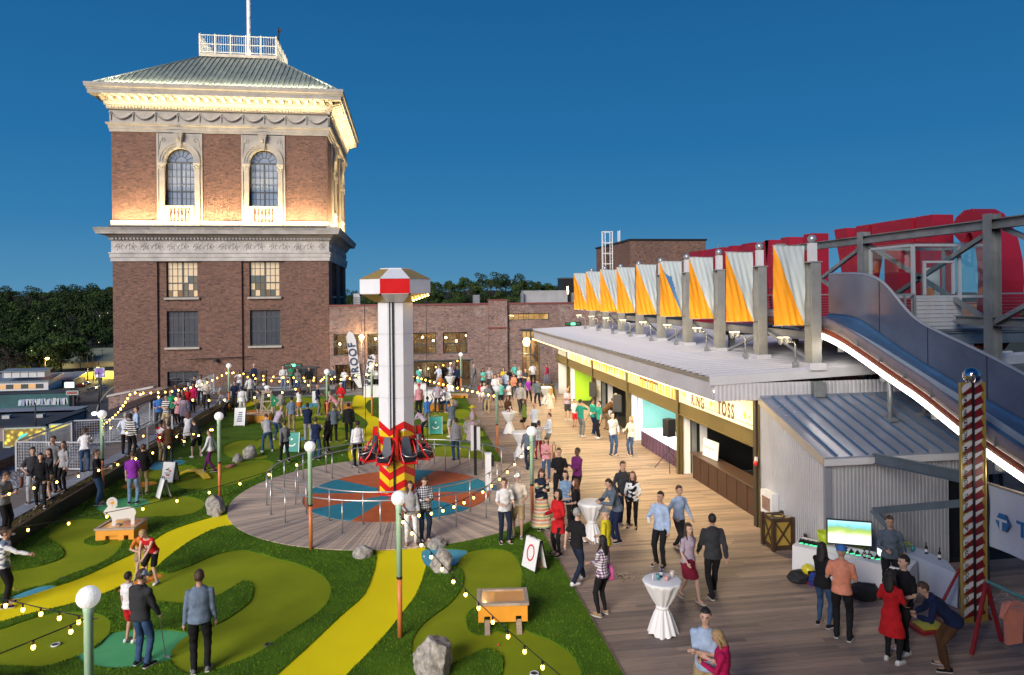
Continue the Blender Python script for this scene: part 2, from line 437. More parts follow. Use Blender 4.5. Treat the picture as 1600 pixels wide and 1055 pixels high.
for row, (y0,y1,n)in enumerate([(372,396,15),(402,430,17),(440,475,19),(485,525,21),(540,590,24),(610,660,26),(690,740,26)]):
 for k in range(n):
  f=(k+tr.uniform(.1,.9))/n;Y=tr.uniform(y0,y1);x0=atY(-25,500,Y)[0];x1=atY(182,500,Y)[0]
  if row==0 and f>.62:continue
  if row==1 and f>.8:continue
  spots.append((x0+(x1-x0)*f,Y))
for row, (y0,y1,n)in enumerate([(470,520,22),(540,590,40),(600,660,42)]):
 for k in range(n):
  f=(k+tr.uniform(.1,.9))/n;Y=tr.uniform(y0,y1);x0=atY(530,460,Y)[0];x1=atY(925,460,Y)[0]
  spots.append((x0+(x1-x0)*f,Y))
for k in range(12):
 Y=tr.uniform(500,640);x0=atY(1560,460,Y)[0];x1=atY(1625,460,Y)[0];spots.append((tr.uniform(x0,x1),Y))
for i, (x,y)in enumerate(spots):
 pr, kind=protos[tr.choice([0,0,1,2,2,3,3,4]if x<0 else[0,1,1,2,3,3,4])]
 o=dup(pr,(x,y,hill(x,y)),tr.uniform(0,6.28),scale=tr.uniform(.8,1.25))
 if x>20:o['group']='trees on the ridge behind the brick hall';o['label']=TL[kind].replace('hillside beyond the town','ridge behind the brick hall').replace('of the hillside','of the ridge behind the brick hall')
for pr, _ in protos:
 for c in list(pr.children):bpy.data.objects.remove(c)
 bpy.data.objects.remove(pr)
 # a few nearer street trees among the low buildings
for(px,py,s,lb)in[(35,600,.62,'bushy green tree at the left edge behind the white motel'),(116,632,.34,'small dark round tree beside the grey brick shop'),(128,660,.3,'low dark tree between the road and the shop front'),(155,600,.26,'low bush by the yellow lit wall along the road'),(12,592,.55,'dark tree behind the end of the white motel roof')]:
 t=make_tree(int(px),15,7,LEAF[1],n=900,leaf=.5,label=lb,group='street trees among the low buildings');t.location=at(px,py,ZG);t.scale=(s,s,s)
 # === BRICK CLOCKLESS TOWER
XL, XR, YF, YBK=-20.78, -5.80, 54.0, 68.6
TW=XR-XL;TD=YBK-YF
tower=thing('brick_tower','tall floodlit square brick tower with pale stone cornices, arched windows and a hipped metal roof','tower',((XL+XR)/2,(YF+YBK)/2,0))
FR=lambda u, d, z:(XL+u,YF-d,z) # front face frame: u to the right, d outward
SD=lambda u, d, z:(XR+d,YF+u,z) # right side face frame
def tp(name,mats,mb,parent=tower):return mb.build(name,mats,parent)
def square_sweep(mb,prof,x0=XL,x1=XR,y0=YF,y1=YBK):
 """profile of (offset, z) swept round a rectangle"""
 L=[]
 for o, z in prof:L.append([(x0-o,y0-o,z),(x1+o,y0-o,z),(x1+o,y1+o,z),(x0-o,y1+o,z)])
 vs=[p for r in L for p in r];fs=[]
 for i in range(len(prof)-1):
  for k in range(4):fs.append((i*4+k,i*4+(k+1)%4,(i+1)*4+(k+1)%4,(i+1)*4+k))
 mb.add(vs,fs);return mb
def pierced(mb,P,u0,u1,z0,z1,holes,d=0.0,dep=.3):
 """wall face with rectangular openings and their reveals; holes: (u0,u1,z0,z1)"""
 P=lambda u, dd, z:(u,dd,z) # mb.T carries the frame
 us=sorted({u0,u1,*[h[0]for h in holes],*[h[1]for h in holes]});zs=sorted({z0,z1,*[h[2]for h in holes],*[h[3]for h in holes]})
 us=[u for u in us if u0<=u<=u1];zs=[z for z in zs if z0<=z<=z1]
 for i in range(len(us)-1):
  for j in range(len(zs)-1):
   uc=(us[i]+us[i+1])/2;zc=(zs[j]+zs[j+1])/2
   if any(h[0]<uc<h[1]and h[2]<zc<h[3]for h in holes):continue
   mb.quad(P(us[i],d,zs[j]),P(us[i+1],d,zs[j]),P(us[i+1],d,zs[j+1]),P(us[i],d,zs[j+1]))
 for a, b, c, e in holes:
  mb.quad(P(a,d,c),P(a,d-dep,c),P(a,d-dep,e),P(a,d,e));mb.quad(P(b,d,c),P(b,d-dep,c),P(b,d-dep,e),P(b,d,e))
  mb.quad(P(a,d,c),P(b,d,c),P(b,d-dep,c),P(a,d-dep,c));mb.quad(P(a,d,e),P(b,d,e),P(b,d-dep,e),P(a,d-dep,e))
def window_rect(P,u0,u1,z0,z1,d,nx,nz,parent,glass,mid=True,trans=None,sill=True,jitter=.006,lean=None):
 """steel window: frame with muntins, each pane a piece of its own"""
 fw=.07
 fr=MB(P)
 fr.box(u0,u1,d-.05,d+.05,z0,z0+fw);fr.box(u0,u1,d-.05,d+.05,z1-fw,z1)
 fr.box(u0,u0+fw,d-.05,d+.05,z0+fw,z1-fw);fr.box(u1-fw,u1,d-.05,d+.05,z0+fw,z1-fw)
 if mid:fr.box((u0+u1)/2-.05,(u0+u1)/2+.05,d-.05,d+.055,z0+fw,z1-fw)
 for t in(trans or[]):fr.box(u0+fw,u1-fw,d-.05,d+.052,t-.04,t+.04)
 w=fr.build('window',M_frame,parent)
 mt=MB(P)
 for i in range(1,nx):
  if mid and abs(i-nx/2)<.01:continue
  u=u0+(u1-u0)*i/nx;mt.box(u-.015,u+.015,d-.02,d+.03,z0+fw,z1-fw)
 for j in range(1,nz):
  z=z0+(z1-z0)*j/nz
  if trans and any(abs(z-t)<.1 for t in trans):continue
  mt.box(u0+fw,u1-fw,d-.02,d+.031,z-.015,z+.015)
 if mt.v:mt.build('muntin',M_frame,w)
 for i in range(nx):
  for j in range(nz):
   a=u0+(u1-u0)*i/nx;b=u0+(u1-u0)*(i+1)/nx;c=z0+(z1-z0)*j/nz;e=z0+(z1-z0)*(j+1)/nz
   k=[rnd.uniform(-jitter,jitter)for _ in range(3)]
   if lean:k[2]-=lean(i,j)
   pm=MB(P);pm.quad((a,d+k[0],c),(b,d+k[1],c),(b,d+k[1]+k[2],e),(a,d+k[0]+k[2],e));pm.build('pane',glass(i,j)if callable(glass)else glass,w)
 if sill:MB(P).box(u0-.12,u1+.12,d-.1,d+.42,z0-.15,z0).build('sill',M_stone,w)
 return w
M_glass2=M('curtained_glass',(.06,.078,.10),.16,0,.1,.8,spec=.6)
M_glass3=glassmat('arched_window_glass',(.27,.31,.37),.08,.5)  # pale base colour carries the sky reflected in the arched panes
M_glassw=glassmat('sunset_painted_glass',(.58,.46,.30),.12,.5)  # sunset reflection painted as cream panes, with a weak glow of their own
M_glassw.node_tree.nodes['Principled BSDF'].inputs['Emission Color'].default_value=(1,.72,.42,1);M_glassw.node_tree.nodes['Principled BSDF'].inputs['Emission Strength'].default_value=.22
BAY=[(2.97,6.03),(8.78,11.80)] # recessed bays, u from the left corner
WIN=[(3.55,5.70),(9.30,11.45)]
# lower shaft
for P, W_, nm in((FR,TW,'wall'),(SD,TD,'wall')):
 mb=MB(P)
 if P is FR:bays, wins=BAY, WIN
 else:bays, wins=[(2.7,5.8),(8.8,11.9)], [(3.3,5.2),(9.4,11.3)]
 edges=[0]+[x for b in bays for x in b]+[W_]
 for k in range(0,len(edges),2):pierced(mb,P,edges[k],edges[k+1],-8,9.62,[])
 for(a,b), (c,e)in zip(bays,wins):
  holes=[(c,e,6.98,9.58),(c,e,3.38,6.0)]+([(c,e,-1.0,1.62)]if c<5 else[])
  pierced(mb,P,a,b,-8,9.62,holes,d=-.16,dep=.28)
  for x in(a,b):mb.quad((x,0,-8),(x,-.16,-8),(x,-.16,9.62),(x,0,9.62))
  # soldier course lintels
 tp(nm,M_brick,mb)
 for(c,e)in wins:
  for z in(6.0,1.62):
   for i in range(int((e-c+.4)/.09)):
    if P is SD:break
    u=c-.2+i*.09
    if z==1.62 and c>5:continue
    bmesh_=MB(P);bmesh_.box(u,u+.078,-.17,-.145+rnd.uniform(0,.006),z+.002,z+.20);tp('brick',M_brick,bmesh_)
mb=MB();mb.quad((XL,YF,-8),(XL,YBK,-8),(XL,YBK,9.62),(XL,YF,9.62));mb.quad((XL,YBK,-8),(XR,YBK,-8),(XR,YBK,19),(XL,YBK,19));mb.quad((XL,YF,12),(XL,YBK,12),(XL,YBK,19),(XL,YF,19))
tp('wall',M_brick,mb)
for(c,e)in WIN:
 window_rect(FR,c,e,6.98,9.58,-.38,6,5,tower,(lambda i,j,c=c:M_glassw if j>2 or(j>0 and((i>2)==(c>5)))or(i*5+j)%4==1 else M_glassd),trans=[7.98+.04],jitter=.004,lean=lambda i,j:.010)  # cream and dark panes lay out the painted sunset reflection
 window_rect(FR,c,e,3.38,6.0,-.38,6,5,tower,M_glass2,trans=[4.43,5.48])
window_rect(FR,WIN[0][0],WIN[0][1],-1.0,1.62,-.38,4,4,tower,M_glassd,trans=[.3],sill=False)
for(c,e)in[(3.3,5.2),(9.4,11.3)]:
 window_rect(SD,c,e,6.98,9.58,-.38,2,2,tower,M_glassd);window_rect(SD,c,e,3.38,6.0,-.38,2,2,tower,M_glassd)
 # lower entablature
mb=MB();square_sweep(mb,[(0,9.6),(.10,9.6),(.10,9.86),(.15,9.88),(.15,10.12),(.2,10.16),(.2,10.24),(.06,10.26),(.06,11.06),(.12,11.1),(.18,11.14),(.18,11.3),(.3,11.34),(.42,11.5)])
tp('entablature',M_stone2,mb)
dent=MB(FR);dent.box(0,.13,0,.12,0,.15);dm=None
for P, W_ in((FR,TW),(SD,TD)):
 g=MB(P)
 for i in range(int(W_/.24)):g.box(.05+i*.24,.05+i*.24+.13,.18,.29,11.15,11.29)
 stuff(tp('dentil',M_stone2,g))
mb=MB();square_sweep(mb,[(.42,11.5),(.8,11.52),(.82,11.6),(.9,11.78)]);tp('cornice',M_stone2,mb)
# ledge stones, one by one
M_stone3=[M('ledge_stone_a',(.50,.48,.44),.8,0,.16,2),M('ledge_stone_b',(.43,.42,.40),.8,0,.16,2),M('ledge_stone_c',(.54,.52,.48),.8,0,.16,2)]
for P, W_ in((FR,TW),(SD,TD)):
 n=9;w=(W_+1.84)/n
 for i in range(n):
  a=-.92+i*w
  g=MB(P);g.add([(a+.012,.86,11.5+.28),(a+w-.012,.86,11.78),(a+w-.012,.98,11.95),(a+.012,.98,11.95),(a+.012,-.02,11.79),(a+w-.012,-.02,11.79),(a+w-.012,-.02,12.06),(a+.012,-.02,12.06)],[(0,1,2,3),(4,7,6,5),(3,2,6,7),(0,4,5,1),(1,5,6,2),(0,3,7,4)])
  g.build('ledge_stone',M_stone3[(i*7+3)%3],tower)
  # scroll relief of the frieze
def scroll(P,u,z,s,flip):
 pts=[]
 for k in range(22):
  a=k*.55;r=s*(1-k/24)
  pts.append((u+flip*r*math.cos(a),.075,z+r*math.sin(a)*.9))
 g=MB(P);g.tube(pts,.028,5)
 g.tube([(u-flip*s*2.0,.07,z-s*.6),(u-flip*s*1.3,.08,z+s*.5),(u-flip*s*.4,.08,z+s*1.0),(u+flip*s,.07,z)],.024,5)
 for k in range(5):
  a=k*1.3;g.ball((u+math.cos(a)*s*1.05*flip,.075,z+math.sin(a)*s*.95),.055,6,4,(1,.5,1.3))
 g.ball((u,.085,z),.07,6,4)
 return g
for P, W_ in((FR,TW),(SD,TD)):
 n=17
 for i in range(n):scroll(P,(i+.5)*W_/n,10.66,.24,1 if i%2 else-1).build('frieze_scroll',M_stone2,tower)
 # upper shaft: brick with stone window surrounds
ARW=[(3.05,6.16),(8.87,11.94)]
for P, W_, sur in((FR,TW,ARW),(SD,TD,[(2.6,5.7),(8.9,12.0)])):
 mb=MB(P)
 pierced(mb,P,0,W_,12.0,19.0,[(a+.5,b-.5,13.5,18.2)for a,b in sur],dep=.5)
 mb.T=None
 mb2=MB();mb2.v=mb.v;mb2.f=mb.f;mb2.mi=mb.mi;mb2.smooth=mb.smooth
 tp('wall',M_brick,mb2)
 edges=[-.06]+[x for b in sur for x in b]+[W_+.06]
 for k in range(0,len(edges),2):
  g=MB(P);g.box(edges[k],edges[k+1],-.01,.10,12.02,12.42);g.box(edges[k],edges[k+1],-.01,.14,12.42,12.50);tp('plinth_course',M_stone,g)
 for a, b in sur:
  cu=(a+b)/2;r=.985;zs=16.78
  sr=MB(P).build('window_surround',M_stone,tower)if False else None
  g=MB(P)
  for x0, x1 in((a,a+.12),(b-.12,b)):g.box(x0,x1,-.01,.10,12.08,18.82)
  for x0, x1 in((a+.14,cu-r),(cu+r,b-.14)):
   g.box(x0,x1,-.01,.17,12.08,12.5);g.box(x0+.04,x1-.04,-.01,.14,12.5,16.2)
   g.box(x0-.02,x1+.02,-.5,.19,16.66,16.80)
   # spandrel plate with the arch cut out
  n=16;arc=[(cu+1.38*math.cos(math.pi*k/n),zs+1.38*math.sin(math.pi*k/n))for k in range(n+1)]
  for k in range(n):
   (x0,z0), (x1,z1)=arc[k], arc[k+1]
   g.add([(x0,.06,z0),(x1,.06,z1),(x1,.06,18.80),(x0,.06,18.80)],[(0,1,2,3)])
  g.quad((cu+1.38,.06,zs),(b-.1,.06,zs),(b-.1,.06,18.8),(cu+1.38,.06,18.8))
  g.quad((a+.1,.06,zs),(cu-1.38,.06,zs),(cu-1.38,.06,18.8),(a+.1,.06,18.8))
  sr=tp('window_surround',M_stone,g)
  g=MB(P) # archivolt: three stepped rings
  for r0, r1, d0, d1 in((r,1.14,-.45,.11),(1.142,1.30,-.02,.17),(1.302,1.43,-.02,.22)):
   for k in range(n):
    t0=math.pi*k/n;t1=math.pi*(k+1)/n
    c=[(cu+q_*math.cos(t),dd,zs+q_*math.sin(t))for dd in(d0,d1)for q_,t in((r0,t0),(r1,t0),(r1,t1),(r0,t1))]
    g.add(c,[(0,1,2,3),(4,5,6,7),(0,3,7,4),(1,2,6,5)])
  g.build('archivolt',M_stone,sr)
  for sgn in(-1,1): # carved capitals
   g=MB(P);x=cu+sgn*(r+.21)
   g.box(x-.2,x+.2,-.01,.2,16.2,16.28)
   g.add([(x-.17,-.01,16.28),(x+.17,-.01,16.28),(x+.17,.17,16.28),(x-.17,.17,16.28),(x-.25,-.01,16.64),(x+.25,-.01,16.64),(x+.25,.27,16.64),(x-.25,.27,16.64)],[(3,2,1,0),(4,5,6,7),(0,1,5,4),(1,2,6,5),(2,3,7,6),(3,0,4,7)])
   for k in range(4):g.ball((x-.16+k*.107,.19+.01*(k%2),16.38+.1*(k%2)),.07,6,4,(1,.8,1.4))
   g.build('capital',M_stone,sr)
   # spandrel ornament
   g=MB(P);xs=cu+sgn*1.12
   for k in range(6):g.ball((xs+.13*math.cos(k*1.05)*sgn,.08,18.35+.13*math.sin(k*1.05)),.06,6,4,(1,.5,1))
   g.tube([(xs-.1*sgn,.08,18.5),(xs+.2*sgn,.08,18.2),(xs+.28*sgn,.08,17.7)],.03,5)
   g.box(min(xs-.36*sgn,xs+.34*sgn),max(xs-.36*sgn,xs+.34*sgn),.05,.075,18.62,18.66)
   g.build('rosette',M_stone,sr)
  g=MB(P);g.add([(cu-.13,.04,17.72),(cu+.13,.04,17.72),(cu+.13,.30,17.72),(cu-.13,.30,17.72),(cu-.24,.04,18.72),(cu+.24,.04,18.72),(cu+.24,.42,18.72),(cu-.24,.42,18.72)],[(3,2,1,0),(4,5,6,7),(0,1,5,4),(1,2,6,5),(2,3,7,6),(3,0,4,7)])
  g.box(cu-.28,cu+.28,.04,.46,18.722,18.86);g.ball((cu,.4,18.35),.12,8,5,(1,.8,1.3));g.build('keystone',M_stone,sr)
  # balcony panel with balusters
  g=MB(P);g.box(cu-r-.02,cu+r+.02,-.3,.20,13.42,13.60);g.box(cu-r,cu+r,-.3,.18,12.10,12.44);g.box(cu-r,cu+r,-.3,-.14,12.44,13.42)
  g.box(cu-r,cu-r+.3,-.13,.15,12.44,13.42);g.box(cu+r-.3,cu+r,-.13,.15,12.44,13.42);g.build('balcony',M_stone,sr)
  for k in range(5):
   g=MB(P);prof=[(.05,0),(.07,.05),(.04,.1),(.05,.16),(.105,.34),(.085,.5),(.045,.68),(.04,.76),(.07,.82),(.07,.97)]
   vs=[];nn=8;x=cu-.5+k*.25
   for rr, zz in prof:
    for q2 in range(nn):vs.append((x+rr*math.cos(q2*math.pi/4),.03+rr*math.sin(q2*math.pi/4),12.445+zz))
   fs=[(i*nn+q2,i*nn+(q2+1)%nn,(i+1)*nn+(q2+1)%nn,(i+1)*nn+q2)for i in range(len(prof)-1)for q2 in range(nn)]
   g.sm=True;g.add(vs,fs);g.build('baluster',M_stone,sr)
   # arched window: frame, muntins, panes
  dW=-.32
  g=MB(P);g.box(cu-r,cu-r+.07,dW-.04,dW+.04,13.6,zs);g.box(cu+r-.07,cu+r,dW-.04,dW+.04,13.6,zs);g.box(cu-r,cu+r,dW-.04,dW+.04,13.6,13.68)
  g.box(cu-.05,cu+.05,dW-.04,dW+.045,13.68,zs-.04);g.box(cu-r,cu+r,dW-.04,dW+.05,zs-.06,zs+.06);g.box(cu-r+.07,cu+r-.07,dW-.04,dW+.046,14.62,14.72)
  for r0, r1 in((.90,.985),(.40,.45)):
   for k in range(n):
    t0=math.pi*k/n;t1=math.pi*(k+1)/n
    c=[(cu+q_*math.cos(t),dd,zs+q_*math.sin(t))for dd in(dW-.04,dW+.04)for q_,t in((r0,t0),(r1,t0),(r1,t1),(r0,t1))]
    g.add(c,[(0,1,2,3),(4,5,6,7),(0,3,7,4),(1,2,6,5)])
  for k in range(1,7):
   t=math.pi*k/7;g.bar((cu+.42*math.cos(t),dW,zs+.42*math.sin(t)),(cu+.95*math.cos(t),dW,zs+.95*math.sin(t)),.035,.05,up=(0,1,0))
  wd=tp('window',M_frame,g)
  g=MB(P)
  for k in(-2,-1,1,2):g.box(cu+k*.31-.014,cu+k*.31+.014,dW-.02,dW+.03,13.68,zs-.06)
  for z in(14.15,15.2,15.72,16.24):g.box(cu-r+.05,cu+r-.05,dW-.02,dW+.031,z-.014,z+.014)
  g.build('muntin',M_frame,wd)
  if P is FR:
   for i in range(6):
    zz=[13.65,14.15,14.67,15.2,15.72,16.24,zs]
    for j in range(6):
     k3=[rnd.uniform(-.005,.005)for _ in range(3)];ua=cu-.93+i*.31;ub=ua+.31
     MB(P).quad((ua,dW+k3[0],zz[j]),(ub,dW+k3[1],zz[j]),(ub,dW+k3[1]+k3[2],zz[j+1]),(ua,dW+k3[0]+k3[2],zz[j+1])).build('pane',M_glass3,wd)
  g=MB(P)
  if P is SD:g.quad((cu-.93,dW,13.65),(cu+.93,dW,13.65),(cu+.93,dW,zs),(cu-.93,dW,zs))
  for k in range(n):
   t0=math.pi*k/n;t1=math.pi*(k+1)/n
   g.add([(cu,dW,zs),(cu+.93*math.cos(t0),dW,zs+.93*math.sin(t0)),(cu+.93*math.cos(t1),dW,zs+.93*math.sin(t1))],[(0,1,2)])
  g.build('fanlight',M_glass3,wd)
  # upper entablature
mb=MB();square_sweep(mb,[(0,18.86),(.10,18.86),(.10,19.06),(.16,19.08),(.16,19.28),(.28,19.34),(.30,19.48),(.08,19.5),(.08,20.38),(.2,20.42),(.24,20.5),(.24,20.68),(.36,20.74),(.36,20.9),(.40,20.92),(.40,21.28),(0.2,21.30)]);tp('entablature',M_stone,mb)
for P, W_ in((FR,TW),(SD,TD)):
 g=MB(P)
 for i in range(int(W_/.22)):g.box(.0+i*.22,i*.22+.12,.24,.34,20.5,20.67)
 stuff(tp('dentil',M_stone,g))
 n=26
 for i in range(n+2):
  u=-.35+(W_+.7)*i/(n+1)
  g=MB(P);g.add([(u-.13,.38,21.0),(u+.13,.38,21.0),(u+.13,.98,21.18),(u-.13,.98,21.18),(u-.13,.38,21.285),(u+.13,.38,21.285),(u+.13,1.05,21.285),(u-.13,1.05,21.285)],[(3,2,1,0),(4,5,6,7),(0,1,5,4),(1,2,6,5),(2,3,7,6),(3,0,4,7)])
  g.build('modillion',M_stone,tower)
  # garlands
 n=10;sp=W_/n
 for i in range(n):
  pts=[(i*sp+sp*k/12,.13,20.2-.42*math.sin(math.pi*k/12))for k in range(13)]
  g=MB(P);g.tube(pts,[.05+.045*math.sin(math.pi*k/12)for k in range(13)],6)
  for k in range(1,12):g.ball((pts[k][0],.2,pts[k][2]),.062,6,4)
  g.ball((i*sp,.16,20.2),.1,7,5);g.tube([(i*sp,.14,20.15),(i*sp+.02,.13,19.8),(i*sp,.12,19.66)],[.05,.04,.05],5)
  g.build('garland',M_stone2,tower)
mb=MB();square_sweep(mb,[(.38,21.29),(1.12,21.30),(1.12,21.52),(1.16,21.54),(1.18,21.66),(1.26,21.74),(1.30,21.9),(1.30,22.02),(.9,22.08),(.2,22.08)]);tp('cornice',M_stone,mb)
# hipped metal roof with standing seams
M_roof=M('patinated_metal_roof',(.28,.33,.30),.38,.35,.2,1.5)
x0, x1, y0, y1, zt=-15.9, -10.3, 58.7, 63.9, 25.95;e=.85
mb=MB();B=[(XL-e,YF-e,22.1),(XR+e,YF-e,22.1),(XR+e,YBK+e,22.1),(XL-e,YBK+e,22.1)];T_=[(x0,y0,zt),(x1,y0,zt),(x1,y1,zt),(x0,y1,zt)]
mb.add(B+T_,[(0,1,5,4),(1,2,6,5),(2,3,7,6),(3,0,4,7),(4,5,6,7)]);tp('roof',M_roof,mb)
def lerp(a,b,t):return tuple(p+(q_-p)*t for p,q_ in zip(a,b))
n=46
for s in range(4):
 for i in range(1,n):
  t=i/n;bt=lerp(B[s],B[(s+1)%4],t)
  # seams run straight up the slope and end at the hip
  a0, a1=B[s], B[(s+1)%4];t0, t1=T_[s], T_[(s+1)%4]
  ax=0 if s%2==0 else 1
  cc=bt[ax];lo, hi=sorted((t0[ax],t1[ax]))
  if cc<lo:f=(cc-min(a0[ax],a1[ax]))/(lo-min(a0[ax],a1[ax]))
  elif cc>hi:f=(max(a0[ax],a1[ax])-cc)/(max(a0[ax],a1[ax])-hi)
  else:f=1
  ot=lerp(B[s],T_[s],f);tpnt=[0,0,ot[2]];tpnt[ax]=cc;tpnt[1-ax]=ot[1-ax]
  if s<2 or i%3==0:MB().bar((bt[0],bt[1],bt[2]+.03),(tpnt[0],tpnt[1],tpnt[2]+.03),.06,.09).build('roof_seam',M_roof,tower)
for k in range(4):MB().tube([B[k],T_[k]],.09,6).build('hip_ridge',M_roof,tower)
MB().box(x0-.15,x1+.15,y0-.15,y1+.15,zt+.01,zt+.25).build('roof_deck',M_stone,tower)
rl=MB();M_cream=M('cream_painted_rail',(.62,.6,.5),.45,0,.05,2)
X0, X1, Y0, Y1, ZZ=x0-.1, x1+.1, y0-.1, y1+.1, zt+.25
cr=[(X0,Y0),(X1,Y0),(X1,Y1),(X0,Y1)]
for k in range(4):
 a, b=cr[k], cr[(k+1)%4]
 for z in(.12,.75,1.45):rl.bar((*a,ZZ+z),(*b,ZZ+z),.06)
 for i in range(5):p=lerp((*a,0),(*b,0),i/5);rl.bar((p[0],p[1],ZZ),(p[0],p[1],ZZ+1.55),.09)
tp('roof_railing',M_cream,rl)
rl=MB()
for k in range(4):
 a, b=cr[k], cr[(k+1)%4]
 for i in range(34):p=lerp((*a,0),(*b,0),(i+.5)/34);rl.bar((p[0],p[1],ZZ+.12),(p[0],p[1],ZZ+1.45),.022)
stuff(tp('railing_bars',M_cream,rl))
fx, fy=-12.85, 61.3
MB().lathe((fx,fy,zt+.2),[(.32,0),(.32,.1),(.22,.15),(.2,.5),(.16,.6),(.15,6),(.1,12),(.1,12.05)],12).ball((fx,fy,zt+12.4),.2).build('flagpole',M_white,tower)
an=MB().tube([(-10.4,61.0,zt),(-10.4,61.0,zt+3.4)],.05,6).bar((-10.55,61,zt+3.2),(-10.2,61,zt+3.3),.08).ball((-10.25,61,zt+3.1),.1);tp('weather_mast',M_black,an)
# uplighting fixtures on the two ledges (the photograph shows them lit)
M_lampg=M('floodlight_lens',(.9,.85,.7),.4,0,0,emit=(1.0,.78,.42),estr=6)
def uplight(P,u,d,z,size,en,spread=2.4,tilt=.22,col=(1.0,.73,.36),wy=.14):
 p=P(u,d,z);q_=P(u,d+.3,z);out=Vector(q_)-Vector(p);out.normalize()
 area('tower_floodlight',p,size,wy,en,col,Vector((0,0,1))-out*tilt,spread=spread)
for P, W_ in((FR,TW),(SD,TD)):
 n=10
 for i in range(n): # a lamp trough right along the ledge
  u=W_*(i+.5)/n;uplight(P,u,.72,12.12,W_/n*.98,135,tilt=.34)
  g=MB(P);g.box(u-W_/n*.48,u+W_/n*.48,.62,.82,12.0,12.09);tp('lamp_trough',M_black,g)
 for i in range(12):uplight(P,W_*(i+.5)/12,.92,20.45,W_/12*.98,34,spread=2.9,tilt=.25)
 for i in range(8):uplight(P,W_*(i+.5)/8,1.0,22.3,W_/8*.98,85,spread=2.8,tilt=1.5,col=(1,.86,.6))
for a in range(3):point('flagpole_light',(fx+.5*math.cos(a*2.1),fy+.5*math.sin(a*2.1),zt+.8),130,(1,.9,.7),.1)
# === BRICK HALL BEHIND THE ROOF GARDEN
HX0, HX1, HZ=-5.78, 17.0, 6.2
hall=thing('brick_hall','long low brick hall with steel windows and a red coping behind the roof garden','building',(5,56,0))
HP=lambda u, d, z:(u,YF+.02-d,z)
M_copr=M('red_coping',(.2,.06,.055),.5,0,.1,2)
wins=[(-5.5,-3.62,2.5,4.12),(-3.02,-1.2,2.5,4.12),(-1.0,.1,2.5,4.12),(.3,2.12,2.5,4.12),(2.62,4.5,2.5,4.12)]
doors=[(-5.4,-3.4,.0,1.85),(-2.9,-.9,0,1.85),(-.1,3.3,0,1.95),(3.55,4.7,0,1.95),(8.72,10.12,.05,4.15),(11.7,12.6,0,3.1)]
mb=MB(HP);pierced(mb,HP,HX0,HX1,-1,HZ,wins+doors+[(7.68,10.9,4.95,5.5)],dep=.35);mb.build('wall',M_brick2,hall)
MB(HP).box(6.12,7.55,0.0,.28,-.5,6.5).build('pilaster',M_brick2,hall)
MB(HP).box(6.05,7.62,0.0,.36,4.36,4.46).box(6.05,7.62,0,.34,6.5,6.6).build('pilaster_band',M_copr,hall)
MB(HP).box(HX0,6.12,-.5,.08,HZ,HZ+.12).box(7.55,HX1,-.5,.08,HZ,HZ+.12).build('coping',M_copr,hall)
M_hroof=M('gravel_roof',(.14,.13,.125),.95,0,.25,2)
struct(MB().box(HX0,40,YF+.5,78,HZ-.5,HZ-.1).build('roof',M_hroof))
mb=MB(HP)
for(a,b,c,e)in wins:
 for i in range(int((b-a+.3)/.1)):
  u=a-.15+i*.1;MB(HP).box(u,u+.088,-.02,.012+rnd.uniform(0,.008),e+.01,e+.22).build('brick',M_brick2,hall)
  # rooms seen through the glass, with their lamps
M_room=M('room_wall',(.45,.36,.22),.8,0,.2,1);M_roomf=M('room_floor',(.15,.1,.07),.6,0,.2,1)
room=MB();room.quad((HX0,60,-.1),(HX1,60,-.1),(HX1,60,5.6),(HX0,60,5.6));room.quad((HX0,54.4,5.6),(HX1,54.4,5.6),(HX1,60,5.6),(HX0,60,5.6))
room.box(7.2,7.35,54.4,60,0,5.6);room.box(11.2,11.35,54.4,60,0,5.6);room.build('interior_wall',M_room,hall)
MB().quad((HX0,54.3,0),(HX1,54.3,0),(HX1,60,0),(HX0,60,0)).build('interior_floor',M_roomf,hall)
g=MB()
for k in range(26):
 x=HX0+.4+k*.62;w=rnd.uniform(.2,.5);h=rnd.uniform(.7,1.9)
 if 6.9<x<7.6:continue
 g.box(x,x+w,58+rnd.uniform(-1,1),58.4+rnd.uniform(0,1),2.0 if k%2 else 0,2.0+h if k%2 else h)
g.build('interior_fitting',M('room_joinery',(.12,.06,.03),.6,0,.3,2),hall)
for(a,b,c,e)in wins:window_rect(HP,a,b,c,e,-.2,5,3,hall,M_clear,mid=False,trans=[c+.75],sill=False)
for(a,b,c,e)in doors[:4]:window_rect(HP,a,b,c,e,-.2,3 if b-a>1.3 else 2,2,hall,M_clear,mid=False,sill=False)
window_rect(HP,8.72,10.12,.05,4.15,-.2,4,7,hall,M_clear,mid=True,trans=[2.3],sill=False)
window_rect(HP,11.7,12.6,0,3.1,-.2,2,4,hall,M_glassd,sill=False)
window_rect(HP,7.68,10.9,4.95,5.5,-.2,8,1,hall,M_clear,mid=False,sill=False)
MB(HP).box(8.5,10.35,.0,.06,4.16,4.3).box(-.3,4.9,.0,.05,1.96,2.06).build('lintel',M_frame,hall)
M_glow=M('room_lamp',(.9,.8,.6),.5,0,0,emit=(1,.72,.36),estr=22)
MB().ball((9.4,56,3.15),.28,12,8,(1,1,1.25)).build('globe_lamp',M_glow,hall);MB().tube([(9.4,56,3.5),(9.4,56,5.5)],.015,4).build('lamp_cord',M_black,hall)
for k in range(14):
 x=HX0+.6+k*.9
 if 6.8<x<7.7:continue
 MB().ball((x,55.4+(k%3)*1.1,3.3+.35*(k%2)),.085,8,5).build('pendant_lamp',M_glow,hall)
